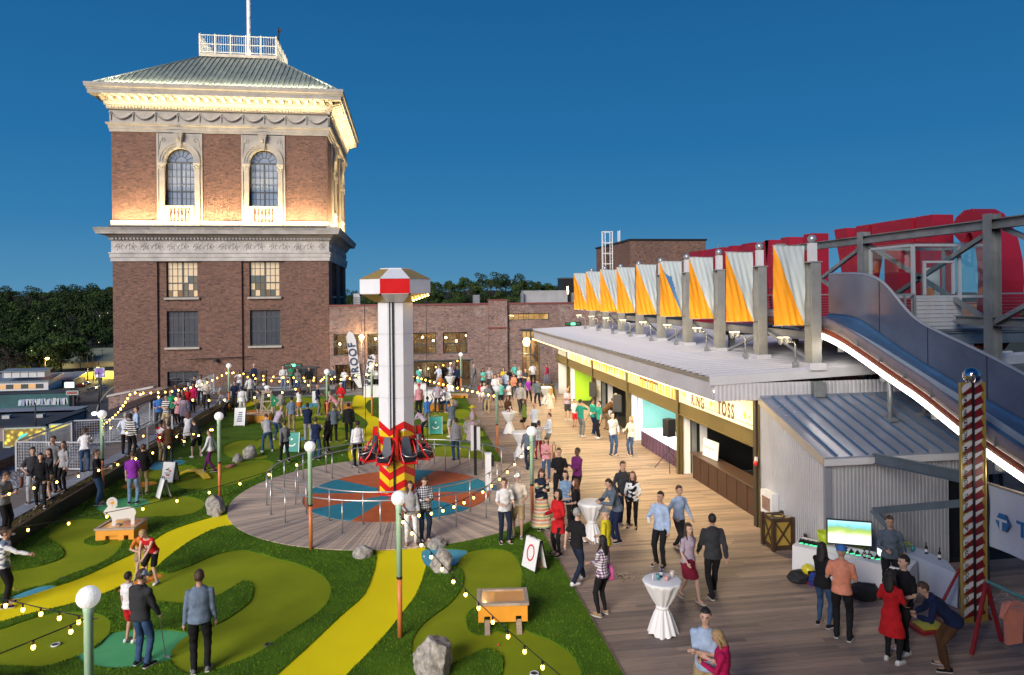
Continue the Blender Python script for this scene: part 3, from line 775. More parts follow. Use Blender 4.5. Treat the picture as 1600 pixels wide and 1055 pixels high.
for x, en in((-4,150),(-1.5,150),(2.5,170),(5.5,90),(9.4,700),(14,60)):point('room_light',(x,56.5,3.2 if x<8 else 2.9),en,(1,.74,.42),.25)
# exit signs (running-man box between arrows)
def exit_sign(x,z,Y,lb,w=1.25):
 t=thing('exit_sign',lb,'sign',(x,Y,z),0,'green exit signs on the brick walls')
 MB().box(-w/2,w/2,-.06,0,-.12,.12).build('backplate',M_black,None);b=bpy.context.scene.collection.objects[-1];b.parent=t
 MB().box(-.17,.17,-.09,-.062,-.09,.09).build('lit_panel',M('exit_green',(.1,.8,.3),.5,0,0,emit=(.12,1,.35),estr=3),None);COL.objects[-1].parent=t
 g=MB()
 for s in(-1,1):
  for k in range(4):
   cx=s*(.26+k*.09)
   if abs(cx)<w/2-.03:g.box(cx-.025,cx+.025,-.075,-.062,-.06,.06)
 g.build('arrow_mark',M('dim_green',(.05,.2,.1),.5,0,0,emit=(.1,.5,.25),estr=.25),None);COL.objects[-1].parent=t
exit_sign(12.75,4.62,YF,'green lit exit sign high on the brick hall wall above the pale roof')
exit_sign(-8.42,1.9,YF-.02,'green lit exit sign low on the tower wall above its doorway')
# tower doorway group on the right part of the tower foot
g=MB(FR);g.box(11.5,14.2,0,.12,1.72,1.8);g.build('door_canopy',M_frame,tower)
window_rect(FR,12.1,14.0,-.3,1.7,.03,3,2,tower,M_glassd,mid=False,sill=False)
window_rect(FR,8.85,10.4,-.3,1.55,-.12,2,2,tower,glassmat('warm_dim_glass',(.10,.06,.03)),mid=False,sill=False)
g=MB();g.tube([(-15.9,53.8,2.5),(-11.2,53.8,2.62)],.03,5);g.box(-13.9,-13.7,53.6,53.85,2.3,2.5);g.build('wall_conduit',M_black,tower)
# - things on and behind the hall roof
ph=thing('rooftop_brick_penthouse','plain dark brick penthouse block standing on the roof behind the banners','building',(23,65,6))
MB().box(19.4,26.4,60,71.3,5.9,11.6).build('wall',brickmat('penthouse_brick',(.15,.06,.035),(.09,.04,.028),(.2,.16,.13)),ph)
MB().box(19.3,26.5,59.9,71.4,11.61,11.76).build('coping',M_black,ph)
ld=thing('caged_ladder','pale caged access ladder fixed to the brick penthouse','ladder',(19.2,65.5,9))
for y in(65.1,65.9):MB().tube([(19.3,y,7.5),(19.3,y,12.9)],.05,5).tube([(18.6,y,8.8),(18.6,y,12.9)],.04,5).build('cage_upright',M_white,ld)
MB().tube([(18.4,65.5,8.8),(18.4,65.5,12.9)],.04,5).build('cage_upright',M_white,ld)
for z in(8.8,9.8,10.8,11.8,12.85):MB().tube([(19.3,65.1,z),(18.65,65.1,z),(18.4,65.5,z),(18.65,65.9,z),(19.3,65.9,z)],.04,5).build('cage_hoop',M_white,ld)
for k in range(16):MB().tube([(19.3,65.1,7.7+k*.3),(19.3,65.9,7.7+k*.3)],.025,4).build('rung',M_white,ld)
for y in(63.4,63.9):MB().tube([(19.5,y,11.7),(19.5,y,12.8)],.05,5).build('ladder_rail',M_white,ld)
sb=thing('dark_roof_box','black louvred plant box on the roof with a small bright slot','plant box',(17.3,75.5,6))
MB().box(16.5,18.2,75,77,6,8.6).build('housing',M_black,sb);MB().box(16.45,18.25,74.95,77.05,8.61,8.75).build('lid',M_frame,sb)
MB().box(17.1,17.25,74.96,74.99,7.0,7.8).build('light_slot',M_glow,sb)
acw=thing('roof_duct_run','pale sheet metal duct run lying on the hall roof near the ridge trees','ductwork',(13,70,6.1))
g=MB();g.box(11.5,16,70,71.5,6.1,7.35);g.build('duct',M('pale_sheet',(.5,.5,.5),.4,.4,.1,1),acw)
for x in(11.2,16.4):MB().box(x,x+.25,69.6,70.2,6.1,7.1).build('duct_vent',M_steel,acw)
for i, x in enumerate((5.2,-4.2)):
 t=thing('roof_vent',['small grey box vent on the hall roof beside the brick pilaster','white louvred vent box beside the tower corner on the hall roof'][i],'vent',(x,56.5,6.1))
 MB().box(x,x+.5,56.5,57,6.1,7.15 if i else 6.95).build('housing',M_white if i else M_steel,t)
 for k in range(5):MB().box(x-.02,x+.52,56.44,56.5,6.3+k*.13,6.36+k*.13).build('louvre',M_steel,t)
g=thing('radio_mast','thin distant mast standing on the skyline left of the red letters','mast',(24,60,6));
mx=atY(1122,382,70);MB().tube([(mx[0],70,6),(mx[0],70,mx[2])],.05,5).bar((mx[0]-.3,70,mx[2]-.5),(mx[0]+.3,70,mx[2]-.5),.05).build('pole',M_steel,g)
# === TERRACE AND WALKWAY
M_pave=M('grey_terrace_paving',(.24,.25,.27),.85,0,.15,1.5,.2,60)
terr=struct(MB().box(-11,16,50.5,54,-.3,.012).build('terrace',M_pave))
cnt=0
for j in range(3):
 for i in range(22):
  x=-11+i*1.2;y=50.52+j*1.15
  MB().box(x+.01,x+1.19,y+.01,y+1.14,.013,.028+rnd.uniform(0,.004)).build('paving_slab',M_pave,terr)
struct(MB().box(-16.1,-11.0,8,53.99,-1.0,-.02).build('roof_slab',M('dark_roof_slab',(.05,.05,.055),.9,0,.2,1)))
struct(MB().box(-11.02,17,4,50.49,-1.0,-.03).build('deck_slab',M('dark_under_deck',(.015,.013,.012),.95,0,.2,1)))
ZW=.52
# black planter wall along the turf, in plates
pw=thing('planter_wall','long black steel planter wall edging the turf on the walkway side','planter',(-11,30,0))
y=8.0;k=0
while y<50.3:
 L=min(2.4,50.3-y);MB().box(-10.98,-10.92,y+.006,y+L-.006,-.02,.50+(.004 if k%2 else 0)).build('steel_plate',M_black,pw);y+=L;k+=1
MB().box(-10.99,-10.90,8,50.3,.505,.53).build('rim',M('rusty_rim',(.12,.07,.04),.6,.3,.2,4),pw)
MB().box(-11.42,-10.985,8,50.3,-.02,.46).build('soil',M('planter_soil',(.10,.07,.045),1,0,.35,12,.8,60),pw)
# sedum tufts in the planter
def tufts(name,n,fx_,mat,h=.12,w=.02,per=5,seed=1):
 rg=np.random.RandomState(seed);P=np.array([fx_(rg)for _ in range(n)]);V=[];
 base=np.repeat(P,per,0);m=len(base);a=rg.uniform(0,2*np.pi,m);l=rg.uniform(.2,.9,m)*h;hh=h*rg.uniform(.5,1.2,m)
 dx, dy=np.cos(a), np.sin(a);o=rg.normal(size=(m,2))*h*.35;b=base.copy();b[:,:2]+=o
 ww=w*rg.uniform(.6,1.4,m)
 v0=b+np.stack([-dy*ww,dx*ww,0*a],1);v1=b+np.stack([dy*ww,-dx*ww,0*a],1);v2=b+np.stack([dx*l,dy*l,hh],1)
 V=np.stack([v0,v1,v2],1).reshape(-1,3);me=bpy.data.meshes.new(name)
 me.vertices.add(3*m);me.vertices.foreach_set('co',V.ravel());me.loops.add(3*m);me.loops.foreach_set('vertex_index',np.arange(3*m,dtype=np.int32))
 me.polygons.add(m);me.polygons.foreach_set('loop_start',np.arange(0,3*m,3,dtype=np.int32));me.materials.append(mat);me.update(calc_edges=True);me.validate()
 return me
sed=obj('planter_plants',tufts('planter_plants',4200,lambda r:(r.uniform(-11.4,-11.02),r.uniform(16,50),.46),leafmat('sedum',(.06,.055,.02),(.22,.17,.09)),.09,.012));stuff(sed);sed['label']='low dry sedum plants growing in the long black planter';sed['category']='plants'
# stone coping of the walkway, stone by stone; walkway boards; gravel; parapet
walk=struct(MB().box(-13.0,-11.42,8,52.5,-.02,.47).build('walkway',M('walk_base',(.1,.09,.085),.9,0,.1,2)))
M_cope=M('blue_grey_coping',(.25,.27,.31),.75,0,.14,2)
y=8.0;k=0
while y<52.4:MB().box(-11.95,-11.43,y+.006,y+.885,.471,ZW+.01+rnd.uniform(-.003,.003)).build('stone',M_cope,walk);y+=.9
M_wboard=M('walkway_board',(.19,.155,.135),.7,0,.2,3,stretch=(.2,3,1))
y=8.0;k=0
while y<52.4:MB().box(-12.99,-11.97,y+.005,y+.29,.471,ZW+rnd.uniform(-.002,.003)).build('plank',M_wboard,walk);y+=.3
grv=struct(MB().box(-15.35,-13.01,8,53.9,-.02,.43).build('gravel_bed',M('gravel',(.20,.21,.24),.95,0,.5,30,1,60)))
def pebbles():
 rg=np.random.RandomState(5);n=26000;y_=18+35*rg.rand(n)**1.3;P=np.stack([rg.uniform(-15.3,-13.03,n),y_,np.full(n,.43)],1);s=rg.uniform(.018,.05,(n,1,1))
 tet=np.array([[1,0,0],[-.5,.87,0],[-.5,-.87,0],[.1,0,.8]]);a=rg.uniform(0,6.28,n);c, s_=np.cos(a), np.sin(a)
 R_=np.zeros((n,3,3));R_[:,0,0]=c;R_[:,0,1]=-s_;R_[:,1,0]=s_;R_[:,1,1]=c;R_[:,2,2]=1
 V=(np.einsum('nij,kj->nki',R_,tet)*s+P[:,None]).reshape(-1,3)
 F=(np.arange(n)[:,None,None]*4+np.array([[0,1,3],[1,2,3],[2,0,3]])[None]).reshape(-1,3)
 me=bpy.data.meshes.new('gravel');me.from_pydata(V.tolist(),[],F.tolist());me.materials.append(leafmat('pebble',(.12,.13,.15),(.42,.43,.46)));return me
gv=stuff(obj('gravel',pebbles()));gv['label']='pale grey gravel covering the roof strip beside the walkway';gv['category']='gravel'
par=thing('roof_parapet','brown metal capped parapet at the outer edge of the roof','parapet',(-15.7,30,0))
MB().box(-16.1,-15.36,6,53.9,-6,.78).build('wall',M_brick,par)
y=6.0
while y<53.8:MB().box(-16.2,-15.28,y+.01,min(53.85,y+2.99),.785,.86).build('cap_section',M('parapet_cap',(.085,.06,.05),.45,.3,.2,1),par);y+=3
# sloping brick wall by the tower corner
bw=thing('sloping_brick_wall','brick wing wall with a sloping stone cap against the tower foot','wall',(-18,52,0))
pts=[(-20.3,-3),(-17.0,-3),(-17.0,1.25),(-20.3,.0)]
MB().prism([(-20.2,-4),(-15.4,-4),(-15.4,.80),(-17.3,.80),(-20.2,.25)],0,.45,lambda u,v,w:(u,51.6+w,v)).build('wall',M_brick2,bw)
MB().prism([(-20.3,.25),(-17.3,.80),(-17.3,.92),(-20.3,.37)],-.08,.53,lambda u,v,w:(u,51.6+w,v)).build('cap',M_stone2,bw)
# - white metal mesh fence panels on the walkway and railings
M_wf=M('white_grey_rail',(.42,.44,.47),.45,.3,.1,3)
def mesh_panel(a,b,z0,z1,label,grp='mesh railing panels along the walkway',rail_only=False,step=.10):
 a=Vector(a);b=Vector(b);L=(b-a).length;d=(b-a)/L
 t=thing('mesh_railing',label,'railing',(a.x,a.y,z0),0,grp)
 P=lambda s, z:(a.x+d.x*s,a.y+d.y*s,z)
 for s in([0,L]if L<2.6 else[0,L/2,L]):MB().bar(P(s,z0),P(s,z1),.06).build('post',M_wf,t)
 for z in(z0+.12,z1):MB().bar(P(0,z),P(L,z),.05).build('rail',M_wf,t)
 if not rail_only:
  g=MB()
  n=int(L/step)
  for i in range(1,n):g.bar(P(i*L/n,z0+.12),P(i*L/n,z1),.009)
  m=int((z1-z0-.12)/step)
  for j in range(1,m):g.bar(P(0,z0+.12+j*(z1-z0-.12)/m),P(L,z0+.12+j*(z1-z0-.12)/m),.009)
  stuff(g.build('wire_mesh',M_wf,t))
 return t
mesh_panel((-14.5,28.8),(-11.95,28.2),ZW,1.62,'short mesh gate panel across the walkway behind the group in dark clothes')
mesh_panel((-14.5,28.9),(-14.5,33.2),ZW,1.62,'mesh railing panel running along the gravel beside the parapet')
mesh_panel((-14.45,33.3),(-12.2,33.4),ZW,1.62,'mesh panel crossing the walkway behind the woman in white at the railing')
mesh_panel((-13.1,33.6),(-13.1,38.5),ZW,1.62,'mesh railing beside the gravel next to the man in the pale blue shirt')
mesh_panel((-12.95,38.6),(-12.95,44.0),ZW,1.62,'mesh railing along the gravel below the tower window')
mesh_panel((-11.0,32.0),(-11.0,35.2),ZW,1.45,'low pipe railing on the planter edge by the men at the turf corner',rail_only=True)
mesh_panel((-12.9,44.2),(-12.9,49.8),ZW,1.9,'tall mesh railing climbing beside the tower doorway ramp')
mesh_panel((-11.2,44.5),(-11.2,50.0),ZW,1.5,'pipe handrail on the inner side of the walkway ramp',rail_only=True)
# raised platform at the back by the tower door with handrail
st=thing('entrance_platform','raised dark platform with steps in front of the tower doorway','platform',(-8.5,52.5,0))
MB().box(-11.0,-5.2,51.8,53.95,.03,.46).build('deck',M_pave,st)
for k in range(2):MB().box(-11.0,-5.2,51.5-.28*(k),51.79-.28*k,.03,.32-.15*k).build('step',M('step_dark',(.04,.04,.045),.8,0,.1,2),st)
mesh_panel((-10.6,51.75),(-8.3,51.75),.46,1.25,'low bronze handrail on the raised platform by the tower doorway',rail_only=True)
# === TURF: rough, putting greens, coloured paths and mats
def turfmat(name,lo,hi,sc=140,big=2.0,bump=.6,rough=.95):
 if name in MATS:return MATS[name]
 m, t, b=nmat(name);v=coords(t)
 n1=N(t,'ShaderNodeTexNoise',Scale=sc,Detail=3.0,Roughness=.8);n2=N(t,'ShaderNodeTexNoise',Scale=big,Detail=6.0,Roughness=.6)
 t.links.new(v,n1.inputs['Vector']);t.links.new(v,n2.inputs['Vector'])
 mm=N(t,'ShaderNodeMath');mm.operation='MULTIPLY_ADD';mm.inputs[1].default_value=.55
 t.links.new(n1.outputs[0],mm.inputs[0]);
 m3=N(t,'ShaderNodeMath');m3.operation='MULTIPLY';m3.inputs[1].default_value=.45;t.links.new(n2.outputs[0],m3.inputs[0]);t.links.new(m3.outputs[0],mm.inputs[2])
 t.links.new(ramp(t,mm.outputs[0],[(.34,lo),(.66,hi)]),b.inputs['Base Color']);b.inputs['Roughness'].default_value=rough;b.inputs['Specular IOR Level'].default_value=.2
 bp=N(t,'ShaderNodeBump',Strength=bump,Distance=.012);t.links.new(n1.outputs[0],bp.inputs['Height']);t.links.new(bp.outputs[0],b.inputs['Normal'])
 MATS[name]=m;return m
SURF={'rough':turfmat('rough_turf',(.035,.09,.004),(.125,.24,.012),90,1.2,1.0),'green':turfmat('putting_turf',(.17,.225,.004),(.30,.36,.010),160,.6,.3),'yellow':turfmat('yellow_turf',(.82,.67,.003),(.95,.81,.005),160,.5,.25),'blue':turfmat('blue_turf',(.08,.34,.45),(.12,.44,.55),160,1.5,.25),'orange':turfmat('orange_turf',(.75,.26,.03),(.9,.34,.045),160,1.5,.25),'mint':turfmat('mint_turf',(.07,.36,.14),(.12,.48,.20),160,1.5,.25)}
TX0, TX1, TY0, TY1=-10.915, 3.79, 6.0, 50.48
RC=(-.38,25.0);RR=5.55
def G(L):return[at(x,y)[:2]for x,y in L]
SH=[] # later shapes lie over earlier ones
def shape(kind,pts,n=5):SH.append((kind,catmull(G(pts),n)))
shape('green',[(731,864),(770,859),(800,866),(815,892),(813,925),(806,952),(820,985),(860,1002),(893,1025),(908,1060),(890,1120),(760,1150),(690,1110),(655,1050),(642,1020),(649,993),(667,972),(706,942),(723,915),(724,898),(716,880)])
shape('rough',[(735,955),(728,968),(732,985),(745,993),(760,992),(775,988),(790,990),(790,975),(770,955),(750,950)])
shape('rough',[(702,1042),(732,1027),(762,1015),(784,1027),(786,1045),(776,1070),(740,1090),(690,1090),(665,1060)])
shape('green',[(240,893),(262,897),(300,884),(337,868),(375,861),(405,866),(434,874),(470,884),(500,898),(517,920),(508,948),(478,972),(434,1000),(400,1024),(350,1044),(300,1055),(268,1040),(262,1015),(230,985),(205,950),(205,915)])
shape('rough',[(395,917),(391,940),(365,962),(337,978),(300,990),(262,985),(215,985),(185,985),(172,970),(165,945),(180,930),(215,936),(250,942),(300,944),(345,930),(380,910)])
shape('green',[(0,985),(37,972),(82,960),(140,959),(167,968),(172,985),(160,1003),(122,1026),(75,1042),(25,1043),(-40,1035),(-60,1000)])
shape('green',[(75,842),(82,828),(105,815),(140,812),(180,816),(195,832),(185,860),(160,880),(114,898),(68,916),(20,926),(-40,938),(-40,906),(18,894),(60,886),(93,875),(100,864),(92,853)])
shape('rough',[(133,845),(150,838),(166,843),(166,850),(146,854),(132,850)])
shape('green',[(185,800),(200,788),(230,780),(280,776),(312,781),(319,790),(308,801),(280,808),(240,809),(205,812)])
shape('green',[(272,755),(290,744),(312,738),(345,728),(400,720),(428,724),(415,740),(382,754),(330,764),(288,766)])
shape('green',[(348,700),(362,692),(380,689),(402,690),(408,698),(400,705),(418,714),(405,719),(372,718),(352,712)])
shape('green',[(225,742),(240,735),(262,731),(290,728),(306,732),(300,740),(270,746),(240,750)])
shape('green',[(400,690),(430,677),(470,670),(530,672),(548,680),(538,694),(500,704),(450,706),(415,702)])
shape('green',[(395,642),(410,628),(470,622),(535,628),(545,640),(530,650),(470,655),(410,655)])
shape('green',[(420,668),(450,660),(500,658),(540,660),(545,668),(500,671),(450,670)])
shape('green',[(655,672),(690,664),(735,662),(752,672),(752,684),(700,690),(660,688)])
shape('green',[(665,704),(700,697),(750,698),(764,712),(768,730),(720,738),(680,730),(664,716)])
shape('green',[(655,652),(690,641),(725,640),(738,648),(720,656),(680,660)])
shape('green',[(592,640),(612,634),(650,632),(652,642),(620,650),(596,650)])
shape('yellow',[(593,850),(588,875),(583,898),(568,932),(535,962),(481,1013),(435,1055),(390,1100),(480,1130),(543,1055),(568,1030),(602,993),(629,959),(649,932),(661,902),(666,876),(657,850)],4)
shape('yellow',[(376,800),(359,804),(325,811),(262,832),(220,860),(175,882),(120,907),(62,925),(20,937),(0,945),(-80,968),(-80,1000),(0,974),(50,960),(112,945),(160,930),(212,907),(240,891),(262,872),(300,845),(337,827),(369,821),(390,818)],4)
shape('yellow',[(557,618),(550,631),(553,644),(571,657),(574,664),(566,674),(548,694),(543,703),(544,716),(551,724),(575,728),(615,722),(620,690),(612,664),(594,655),(580,648),(571,636),(576,627),(590,618)],4)
shape('yellow',[(368,634),(385,627),(404,624),(408,627),(395,634),(375,640)],3)
shape('blue',[(660,862),(690,859),(718,860),(731,863),(720,872),(712,885),(690,886),(666,886)],4)
shape('blue',[(88,917),(66,917),(40,925),(16,935),(30,936),(66,925)],4)
shape('blue',[(228,733),(238,725),(255,720),(288,720),(287,725),(265,732),(242,735)],4)
shape('blue',[(458,637),(475,633),(490,630),(498,634),(480,638),(462,639)],3)
shape('blue',[(465,686),(480,683),(476,688),(466,689)],3)
shape('mint',[(120,1027),(152,1012),(175,991),(212,986),(262,986),(294,991),(280,1003),(268,1018),(265,1033),(225,1043),(175,1046),(140,1041)],4)
shape('mint',[(150,795),(165,784),(205,778),(231,782),(226,790),(190,800),(160,801)],4)
shape('orange',[(190,761),(205,755),(238,753),(245,757),(215,765),(195,765)],3)
shape('orange',[(181,924),(205,911),(235,898),(256,900),(240,908),(225,914),(200,921),(187,927)],3)
shape('orange',[(370,648),(385,642),(405,641),(402,647),(385,651)],3)
SH.append(('hole',[(RC[0]+(RR-.12)*math.cos(2*math.pi*k/72),RC[1]+(RR-.12)*math.sin(2*math.pi*k/72))for k in range(72)]))
verts=[];edges=[]
def addloop(L):
 s=len(verts);verts.extend([Vector(p)for p in L]);edges.extend([(s+i,s+(i+1)%len(L))for i in range(len(L))])
def dens(a,b,n):return[(a[0]+(b[0]-a[0])*i/n,a[1]+(b[1]-a[1])*i/n)for i in range(n)]
addloop(dens((TX0,TY0),(TX1,TY0),10)+dens((TX1,TY0),(TX1,TY1),30)+dens((TX1,TY1),(TX0,TY1),10)+dens((TX0,TY1),(TX0,TY0),30))
for k_, L in SH:addloop(L)
vo, eo, fo, _, _, _=delaunay_2d_cdt(verts,edges,[],0,1e-5)
def inside(p,L):
 c=False;j=len(L)-1
 for i in range(len(L)):
  if(L[i][1]>p[1])!=(L[j][1]>p[1])and p[0]<(L[j][0]-L[i][0])*(p[1]-L[i][1])/(L[j][1]-L[i][1])+L[i][0]:c=not c
  j=i
 return c
BB=[(min(p[0]for p in L),max(p[0]for p in L),min(p[1]for p in L),max(p[1]for p in L))for _,L in SH]
def kind_at(p):
 if not(TX0<p[0]<TX1 and TY0<p[1]<TY1):return None
 for(k_,L), b in zip(reversed(SH),reversed(BB)):
  if b[0]<=p[0]<=b[1]and b[2]<=p[1]<=b[3]and inside(p,L):return k_
 return 'rough'
fk=[]
for f in fo:
 c=sum((vo[i]for i in f),Vector((0,0)))/len(f);fk.append(kind_at(c))
HZK={'rough':.034,'green':.008,'yellow':.016,'blue':.010,'orange':.010,'mint':.010}
emap={}
for fi, f in enumerate(fo):
 for i in range(len(f)):emap.setdefault(tuple(sorted((f[i],f[(i+1)%len(f)]))),[]).append(fi)
LBK={'rough':'rough_turf','green':'putting_green','yellow':'yellow_path','blue':'blue_tee_mat','orange':'orange_tee_mat','mint':'mint_tee_mat'}
for kk in SURF:
 mb=MB();idx={}
 def vid(i,z):
  if(i,z)not in idx:idx[(i,z)]=len(mb.v);mb.v.append((vo[i].x,vo[i].y,z))
  return idx[(i,z)]
 def face(ids):mb.f.append(ids);mb.mi.append(0);mb.smooth.append(False)
 for fi, f in enumerate(fo):
  if fk[fi]==kk:face(tuple(vid(i,HZK[kk])for i in f))
 for e, fl in emap.items():
  ks=[fk[i]for i in fl]+([None]if len(fl)==1 else[])
  if kk in ks and any(k2!=kk for k2 in ks):
   o=[k2 for k2 in ks if k2!=kk][0];zl=HZK.get(o,-.02)
   if HZK[kk]>zl:face((vid(e[0],HZK[kk]),vid(e[1],HZK[kk]),vid(e[1],zl),vid(e[0],zl)))
 struct(mb.build(LBK[kk],SURF[kk]))
 # grass blades: short, over the near rough and thick along every edge of it
def blades():
 rg=np.random.RandomState(11);P=[]
 n=150000
 y_=9+22*rg.rand(n)**1.5;x_=rg.uniform(TX0,TX1,n)
 for x, y in zip(x_,y_):
  if abs(x-RC[0])<RR and(x-RC[0])**2+(y-RC[1])**2<RR*RR:continue
  P.append((x,y))
 P=[p for p in P if kind_at(p)=='rough']
 for(k_,L), b in zip(SH,BB):
  if k_=='hole':continue
  for i in range(len(L)):
   a, c=L[i], L[(i+1)%len(L)];d=math.dist(a,c);D=max(a[1],9);m=int(d*130/max(1,D/16))
   for _ in range(min(m,400)):
    t=rg.rand();o=rg.normal()*.035;p=(a[0]+(c[0]-a[0])*t+o,a[1]+(c[1]-a[1])*t+rg.normal()*.035)
    if kind_at(p)=='rough':P.append(p)
 P=np.array(P);m=len(P);P3=np.concatenate([P,np.full((m,1),.03)],1)
 a=rg.uniform(0,6.283,m);h=rg.uniform(.022,.045,m);w=rg.uniform(.006,.012,m)*np.clip(P[:,1]/14,1,2);l=rg.uniform(0,.03,m);dx, dy=np.cos(a), np.sin(a)
 V=np.stack([P3+np.stack([-dy*w,dx*w,0*a],1),P3+np.stack([dy*w,-dx*w,0*a],1),P3+np.stack([dx*l,dy*l,h],1)],1).reshape(-1,3)
 me=bpy.data.meshes.new('grass_blades');me.vertices.add(3*m);me.vertices.foreach_set('co',V.ravel());me.loops.add(3*m);me.loops.foreach_set('vertex_index',np.arange(3*m,dtype=np.int32))
 me.polygons.add(m);me.polygons.foreach_set('loop_start',np.arange(0,3*m,3,dtype=np.int32));me.materials.append(leafmat('blade',(.035,.095,.004),(.16,.30,.018)));me.update(calc_edges=True)
 return me
gb=stuff(obj('grass_blades',blades()));gb['label']='short dark green artificial grass blades of the rough';gb['category']='grass'
# timber/metal edging strip between turf and deck
struct(MB().box(3.785,3.825,6,50.4,-.02,.045).build('edge_strip',M('edge_strip',(.16,.12,.08),.6,0,.2,3)))
# golf holes
M_cup=M('cup_rim',(.75,.75,.75),.4);
for i, (x,y,lb)in enumerate([(87,1007,'golf hole with pale rim in the green at the lower left corner'),(835,1052,'golf hole with pale rim at the bottom edge below the orange box'),(709,892,'dark golf cup beside the square rock near the blue mat'),(99,903,'small round drain cover in the rough beside the yellow path'),(420,1007,'small black ground light in the rough left of the broad yellow path'),(282,716,'golf hole in the far green beside the blue mat')]):
 p=at(x,y,.03);t=thing('golf_hole',lb,'golf hole',(p[0],p[1],.012),0,'holes and ground fittings in the turf')
 g=MB().lathe((0,0,0),[(.085,0),(.085,.026),(.068,.027),(.066,.02)],14);obj('rim',g.mesh('rim',M_cup if i<2 or i==5 else M_frame),t,loc=(0,0,0))
 g=MB().lathe((0,0,0),[(.064,0.001),(.064,.0215)],14);obj('cup',g.mesh('cup',M_black),t,loc=(0,0,0))
 # === TIMBER DECK, BOARD BY BOARD
def woodmat(name,col,seed):
 if name in MATS:return MATS[name]
 m, t, b=nmat(name)
 oi=N(t,'ShaderNodeObjectInfo');geo=N(t,'ShaderNodeNewGeometry')
 v=coords(t,(.5,9,9));n=N(t,'ShaderNodeTexNoise',Scale=2.2,Detail=6.0,Roughness=.7);t.links.new(v,n.inputs['Vector'])
 rr=ramp(t,n.outputs[0],[(.25,tuple(c*.6 for c in col)),(.5,col),(.75,tuple(min(1,c*1.3)for c in col))])
 ad=N(t,'ShaderNodeMath');ad.operation='ADD';t.links.new(oi.outputs['Random'],ad.inputs[0]);t.links.new(geo.outputs['Random Per Island'],ad.inputs[1])
 fr=N(t,'ShaderNodeMath');fr.operation='FRACT';t.links.new(ad.outputs[0],fr.inputs[0])
 tint=ramp(t,fr.outputs[0],[(0,(.62,.62,.66)),(.3,(.88,.86,.86)),(.7,(1.05,1.0,.96)),(1,(1.3,1.22,1.15))])
 mx=N(t,'ShaderNodeMix');mx.data_type='RGBA';mx.blend_type='MULTIPLY';mx.inputs[0].default_value=1
 t.links.new(rr,mx.inputs[6]);t.links.new(tint,mx.inputs[7]);t.links.new(mx.outputs[2],b.inputs['Base Color'])
 b.inputs['Roughness'].default_value=.62
 bp=N(t,'ShaderNodeBump',Strength=.25,Distance=.006);t.links.new(n.outputs[0],bp.inputs['Height']);t.links.new(bp.outputs[0],b.inputs['Normal'])
 MATS[name]=m;return m
M_deck=woodmat('deck_wood',(.29,.22,.18),1)
M_plat=woodmat('platform_wood',(.50,.41,.33),2)
deck=MB().box(3.83,17,4,50.4,-.03,-.012).build('timber_deck',M('deck_gap',(.02,.017,.015),.9));struct(deck)
PW=.14;boards=[];y=6.0;rb=random.Random(21)
while y<50.3:
 xs=[3.83];x=3.83+rb.uniform(.8,3.4)
 while x<13.5:xs.append(x);x+=rb.choice([2.4,3.0,3.6])
 x1=17.0 if y<16 else 10.9
 xs=[v for v in xs if v<x1-.3]+[x1]
 for a, b_ in zip(xs,xs[1:]):boards.append((a,b_,y))
 y+=PW
def cutdeck(a,b_,y): # the round platform reaches into the deck
 yy=y+PW/2-RC[1]
 return a
near=[b_ for b_ in boards if 11.5<b_[2]<22.5][:300];ns=set(near)
rest=MB()
for(a,b_,y)in boards:
 dz=rb.uniform(-.002,.003)
 yy=abs(y+PW/2-RC[1])
 if yy<RR:
  xe=RC[0]+math.sqrt(RR*RR-yy*yy)+.02
  if xe>a:
   if xe>=b_-.1:continue
   a=xe
 if(a,b_,y)in ns or((a,b_,y)[2]<22.5 and y>11.5 and len(ns)and(b_,y)in{(q_[1],q_[2])for q_ in[z for z in near if z[2]==y]}):
  MB().box(a+.002,b_-.002,y+.004,y+PW-.004,-.008,.03+dz).build('plank',M_deck,deck)
 else:rest.box(a+.002,b_-.002,y+.004,y+PW-.004,-.008,.03+dz)
stuff(rest.build('plank_field',M_deck,deck))
# === ROUND PLATFORM WITH RADIAL BOARDS
plat=thing('round_platform','round timber platform with fanned boards under the drop ride','platform',(RC[0],RC[1],0))
MB().lathe((RC[0],RC[1],-.02),[(RR-.02,0),(RR-.02,.045),(RR-.5,.046)],96).build('rim',M('platform_rim',(.06,.045,.04),.8),plat)
nB=244
for k in range(nB):
 a0=2*math.pi*k/nB;a1=2*math.pi*(k+1)/nB-.0022;r0, r1=3.22, RR
 dz=rb.uniform(-.002,.003)
 c=[(RC[0]+r*math.cos(a),RC[1]+r*math.sin(a))for r,a in((r0,a0),(r1,a0),(r1,a1),(r0,a1-.001))]
 g=MB();g.prism(c,.027,.055+dz);me=g.mesh('plank',M_plat)
 obj('plank',me,plat)
 # painted coloured disc: eight wedges
M_teal=M('teal_rubber',(.012,.24,.33),.7,0,.12,3);M_rust=M('rust_orange_rubber',(.55,.12,.03),.7,0,.12,3)
n8=10
for k in range(n8):
 a0=2*math.pi*(k+.78)/n8;a1=2*math.pi*(k+1.78)/n8
 L=[RC]+[(RC[0]+3.2*math.cos(a0+(a1-a0)*i/8),RC[1]+3.2*math.sin(a0+(a1-a0)*i/8))for i in range(9)]
 MB().prism(L,.03,.058+.0001*k).build('coloured_wedge',M_teal if k%2 else M_rust,plat)
